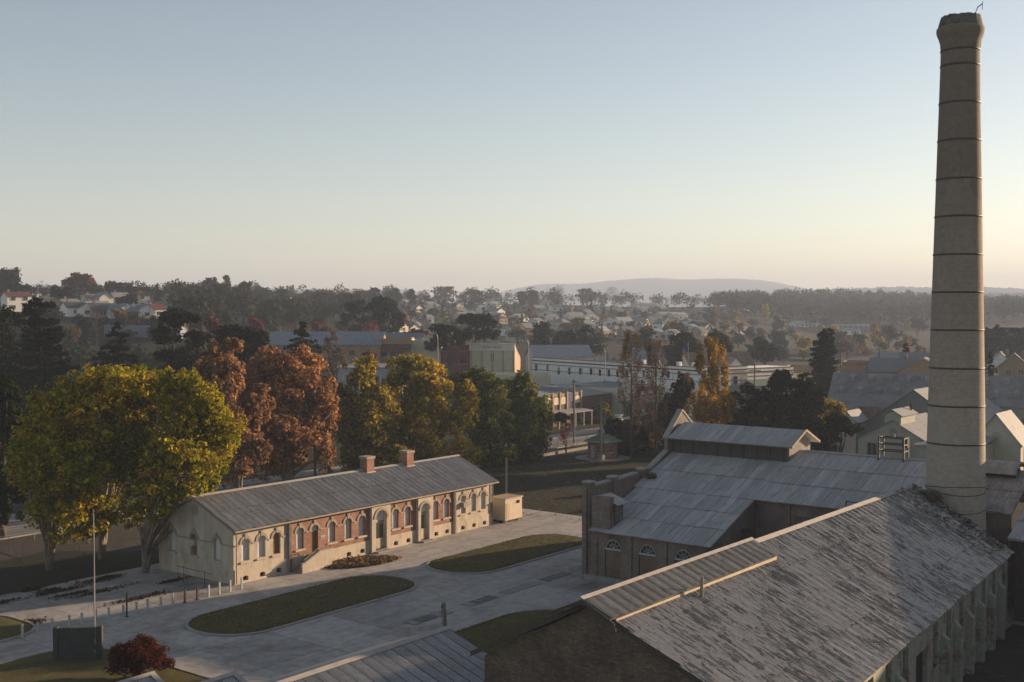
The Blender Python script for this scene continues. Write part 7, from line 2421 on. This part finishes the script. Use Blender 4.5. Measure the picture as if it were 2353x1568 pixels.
def ridge(name, label, prof, Yc, depth, bumps, seed):
    rr = random.Random(seed)
    xs_ = np.linspace(prof[0][0], prof[-1][0], 220)
    ysx = np.interp(xs_, [p[0] for p in prof], [p[1] for p in prof])
    # soften the corners
    ker = np.ones(15) / 15
    ysx = np.convolve(np.pad(ysx, 7, mode='edge'), ker, 'valid')
    m = MB()
    rows = [(-1.0, 0.0), (-0.75, 0.3), (-0.5, 0.62), (-0.25, 0.88), (0.0, 1.0), (0.3, 0.8), (1.0, 0.0)]
    for k, (f, g) in enumerate(rows):
        for x, y in zip(xs_, ysx):
            p = at(x, y, Yc)
            h = max(p.z, 6.0)
            Yr = Yc + f * depth * (1 if f < 0 else 1)
            b = bumps * rr.uniform(-1, 1) * (1 if k in (2, 3, 4) else 0.3)
            m.v.append((p.x * (1 + 0.0 * f), Yr, 3 + (h - 3) * g + b))
    n = len(xs_)
    for k in range(len(rows) - 1):
        for i in range(n - 1):
            m.f.append((k * n + i, k * n + i + 1, (k + 1) * n + i + 1, (k + 1) * n + i))
    return tag(m.build(name, M_MOUNT, None, True), label, kind='structure')


ridge('mountain', 'long pale blue mountain on the horizon', [(1090, 690), (1140, 674), (1190, 662), (1240, 653), (1290, 652), (1340, 653), (1390, 646), (1450, 642), (1505, 638), (1560, 643), (1610, 642), (1660, 640), (1720, 641), (1770, 646), (1820, 656), (1870, 668), (1930, 684)], 6200, 800, 2.0, 1)
ridge('hill', 'small pale hill on the horizon behind the ridge gums', [(780, 690), (830, 672), (860, 664), (890, 668), (905, 664), (940, 667), (990, 680), (1040, 690)], 5600, 600, 2.0, 2)
ridge('hill', 'pale wooded ridge on the horizon beyond the forest', [(1780, 690), (1850, 668), (1960, 664), (2060, 660), (2140, 663), (2210, 666), (2290, 660), (2360, 668), (2480, 664), (2600, 680)], 4200, 500, 5.0, 3)
ridge('hill', 'lower wooded ridge in front of the pale one', [(1700, 700), (1800, 680), (1900, 672), (2040, 674), (2160, 672), (2300, 676), (2420, 672), (2560, 690)], 2800, 350, 4.0, 4)

# ------------------------------------------------------------------ power poles and wires of the town
PL = []
for lab, x, yt, Yv in (('power pole beyond the fir with low cross arm', 1931, 798, 300), ('power pole above the grey roofed cottages', 2020, 800, 300), ('power pole close behind the stack', 2124, 798, 300)):
    h = at(x, yt, Yv).z
    power_pole(lab, (x, 850), h, ((h - 0.4, 1.0), (h - 3.2, 0.8)), 0.17, M_DARKWOOD, False, -0.6, Yv, 0.0)
    PL.append(Vector((at(x, 850, Yv).x, Yv, h)))
for i, (a, b) in enumerate(((PL[0], PL[1]), (PL[1], PL[2]))):
    for k, dz in enumerate((-0.15, -0.6, -3.0)):
        o = tag(MB().tube([a.lerp(b, t) + Vector((0, k * 0.5, dz - 0.9 * 4 * t * (1 - t))) for t in np.linspace(0, 1, 9)], 0.035, 4).build('power_cable', M_GALVPIPE), 'slack power cable strung between the poles above the cottages', 'cable', 'cables above the cottages')
h = at(1734, 838, 232).z
power_pole('grey power pole in front of the hotel veranda', (1734, 900), h, ((h - 1.2, 1.2),), 0.2, None, False, 0.3, 232, 0.0)
power_pole('thin black pole among the poplars', (1703, 900), at(1703, 868, 205).z, (), 0.1, M_STEEL, False, 0, 205, 0.0)
for i, (x, yt, Yv) in enumerate(((290, 700, 350), (223, 722, 330), (286, 655, 420), (195, 662, 420), (98, 645, 450), (70, 690, 370), (344, 690, 365), (385, 760, 300))):
    p = at(x, yt, Yv)
    g = terrain(p.x, Yv)
    power_pole(['pole standing before the white gabled house', 'pole beside the blue grey store', 'pole on the second row by the pink gable', 'pole by the crimson tree', 'pole on the hill crest', 'pole before the two storey white house', 'pole beside the red roofed house', 'white marked pole at the store end'][i],
               (x, 800), p.z - g, ((p.z - g - 0.5, 0.9),), 0.1, M_DARKWOOD, False, 0.4, Yv, g)
# wires along the street to the gate pole
a = Vector((ground_at(1319, 1020).x, ground_at(1319, 1020).y, 11.4))
for k, (xe, ye, Ye) in enumerate(((1560, 915, 235), (1560, 922, 235), (1040, 960, 180))):
    b = at(xe, ye, Ye)
    tag(MB().tube([a.lerp(b, t) + Vector((0, 0, -0.3 * k - 0.8 * 4 * t * (1 - t))) for t in np.linspace(0, 1, 9)], 0.022, 4).build('power_cable', M_GALVPIPE), 'thin power cable hung from the grey street pole by the gate', 'cable', 'cables at the street pole')

# weeds growing from the powerhouse parapet, the shed gutter and the stack foot
for lab, pos, n, sz, lm in (('green weed tuft growing on the powerhouse parapet pier', site(31.0, -24.9, 8.3), 500, 0.55, L_GRN), ('small weed tuft in the powerhouse roof corner', site(23.9, -25.6, 5.7), 300, 0.4, L_DARK),
                            ('dry grass tuft on the corrugated shed gutter', site(-12.0, -39.8, 3.1), 160, 0.35, L_TAN), ('bare scrub growing on the roof at the stack foot', site(26.3, -53.6, 9.7), 600, 0.75, L_TAN)):
    rr = np.random.default_rng(n)
    o = thing('weed_tuft', lab, 'plant', pos)
    d = rr.normal(0, 1, (n, 3))
    d /= np.linalg.norm(d, axis=1, keepdims=True)
    d[:, 2] = np.abs(d[:, 2])
    C = d * sz * rr.uniform(0.3, 1.1, n)[:, None]
    put('foliage', quads_mesh('foliage', leaf_quads(C, d, 0.09, rr, 0.8, 0.35), lm), o)
    mb = MB()
    for k in range(14):
        v = Vector(d[k]) * sz * 1.25
        mb.tube([(0, 0, -0.15), v * 0.5, v], [0.02, 0.014, 0.006], 4)
    mb.build('stems', M_BARK, o)

# ------------------------------------------------------------------ the hazy evening air
hz, N, L, B = new_mat('pale_haze')
N.remove(B)
pv = N.new('ShaderNodeVolumePrincipled')
pv.inputs['Color'].default_value = (0.56, 0.67, 0.88, 1)
pv.inputs['Density'].default_value = 0.00026
pv.inputs['Anisotropy'].default_value = 0.1
L.new(pv.outputs[0], N['Material Output'].inputs['Volume'])
tag(MB().box(-4700, 4700, -330, 7500, -4, 215).build('haze', hz), 'thin pale evening haze filling the valley', 'haze', kind='stuff')
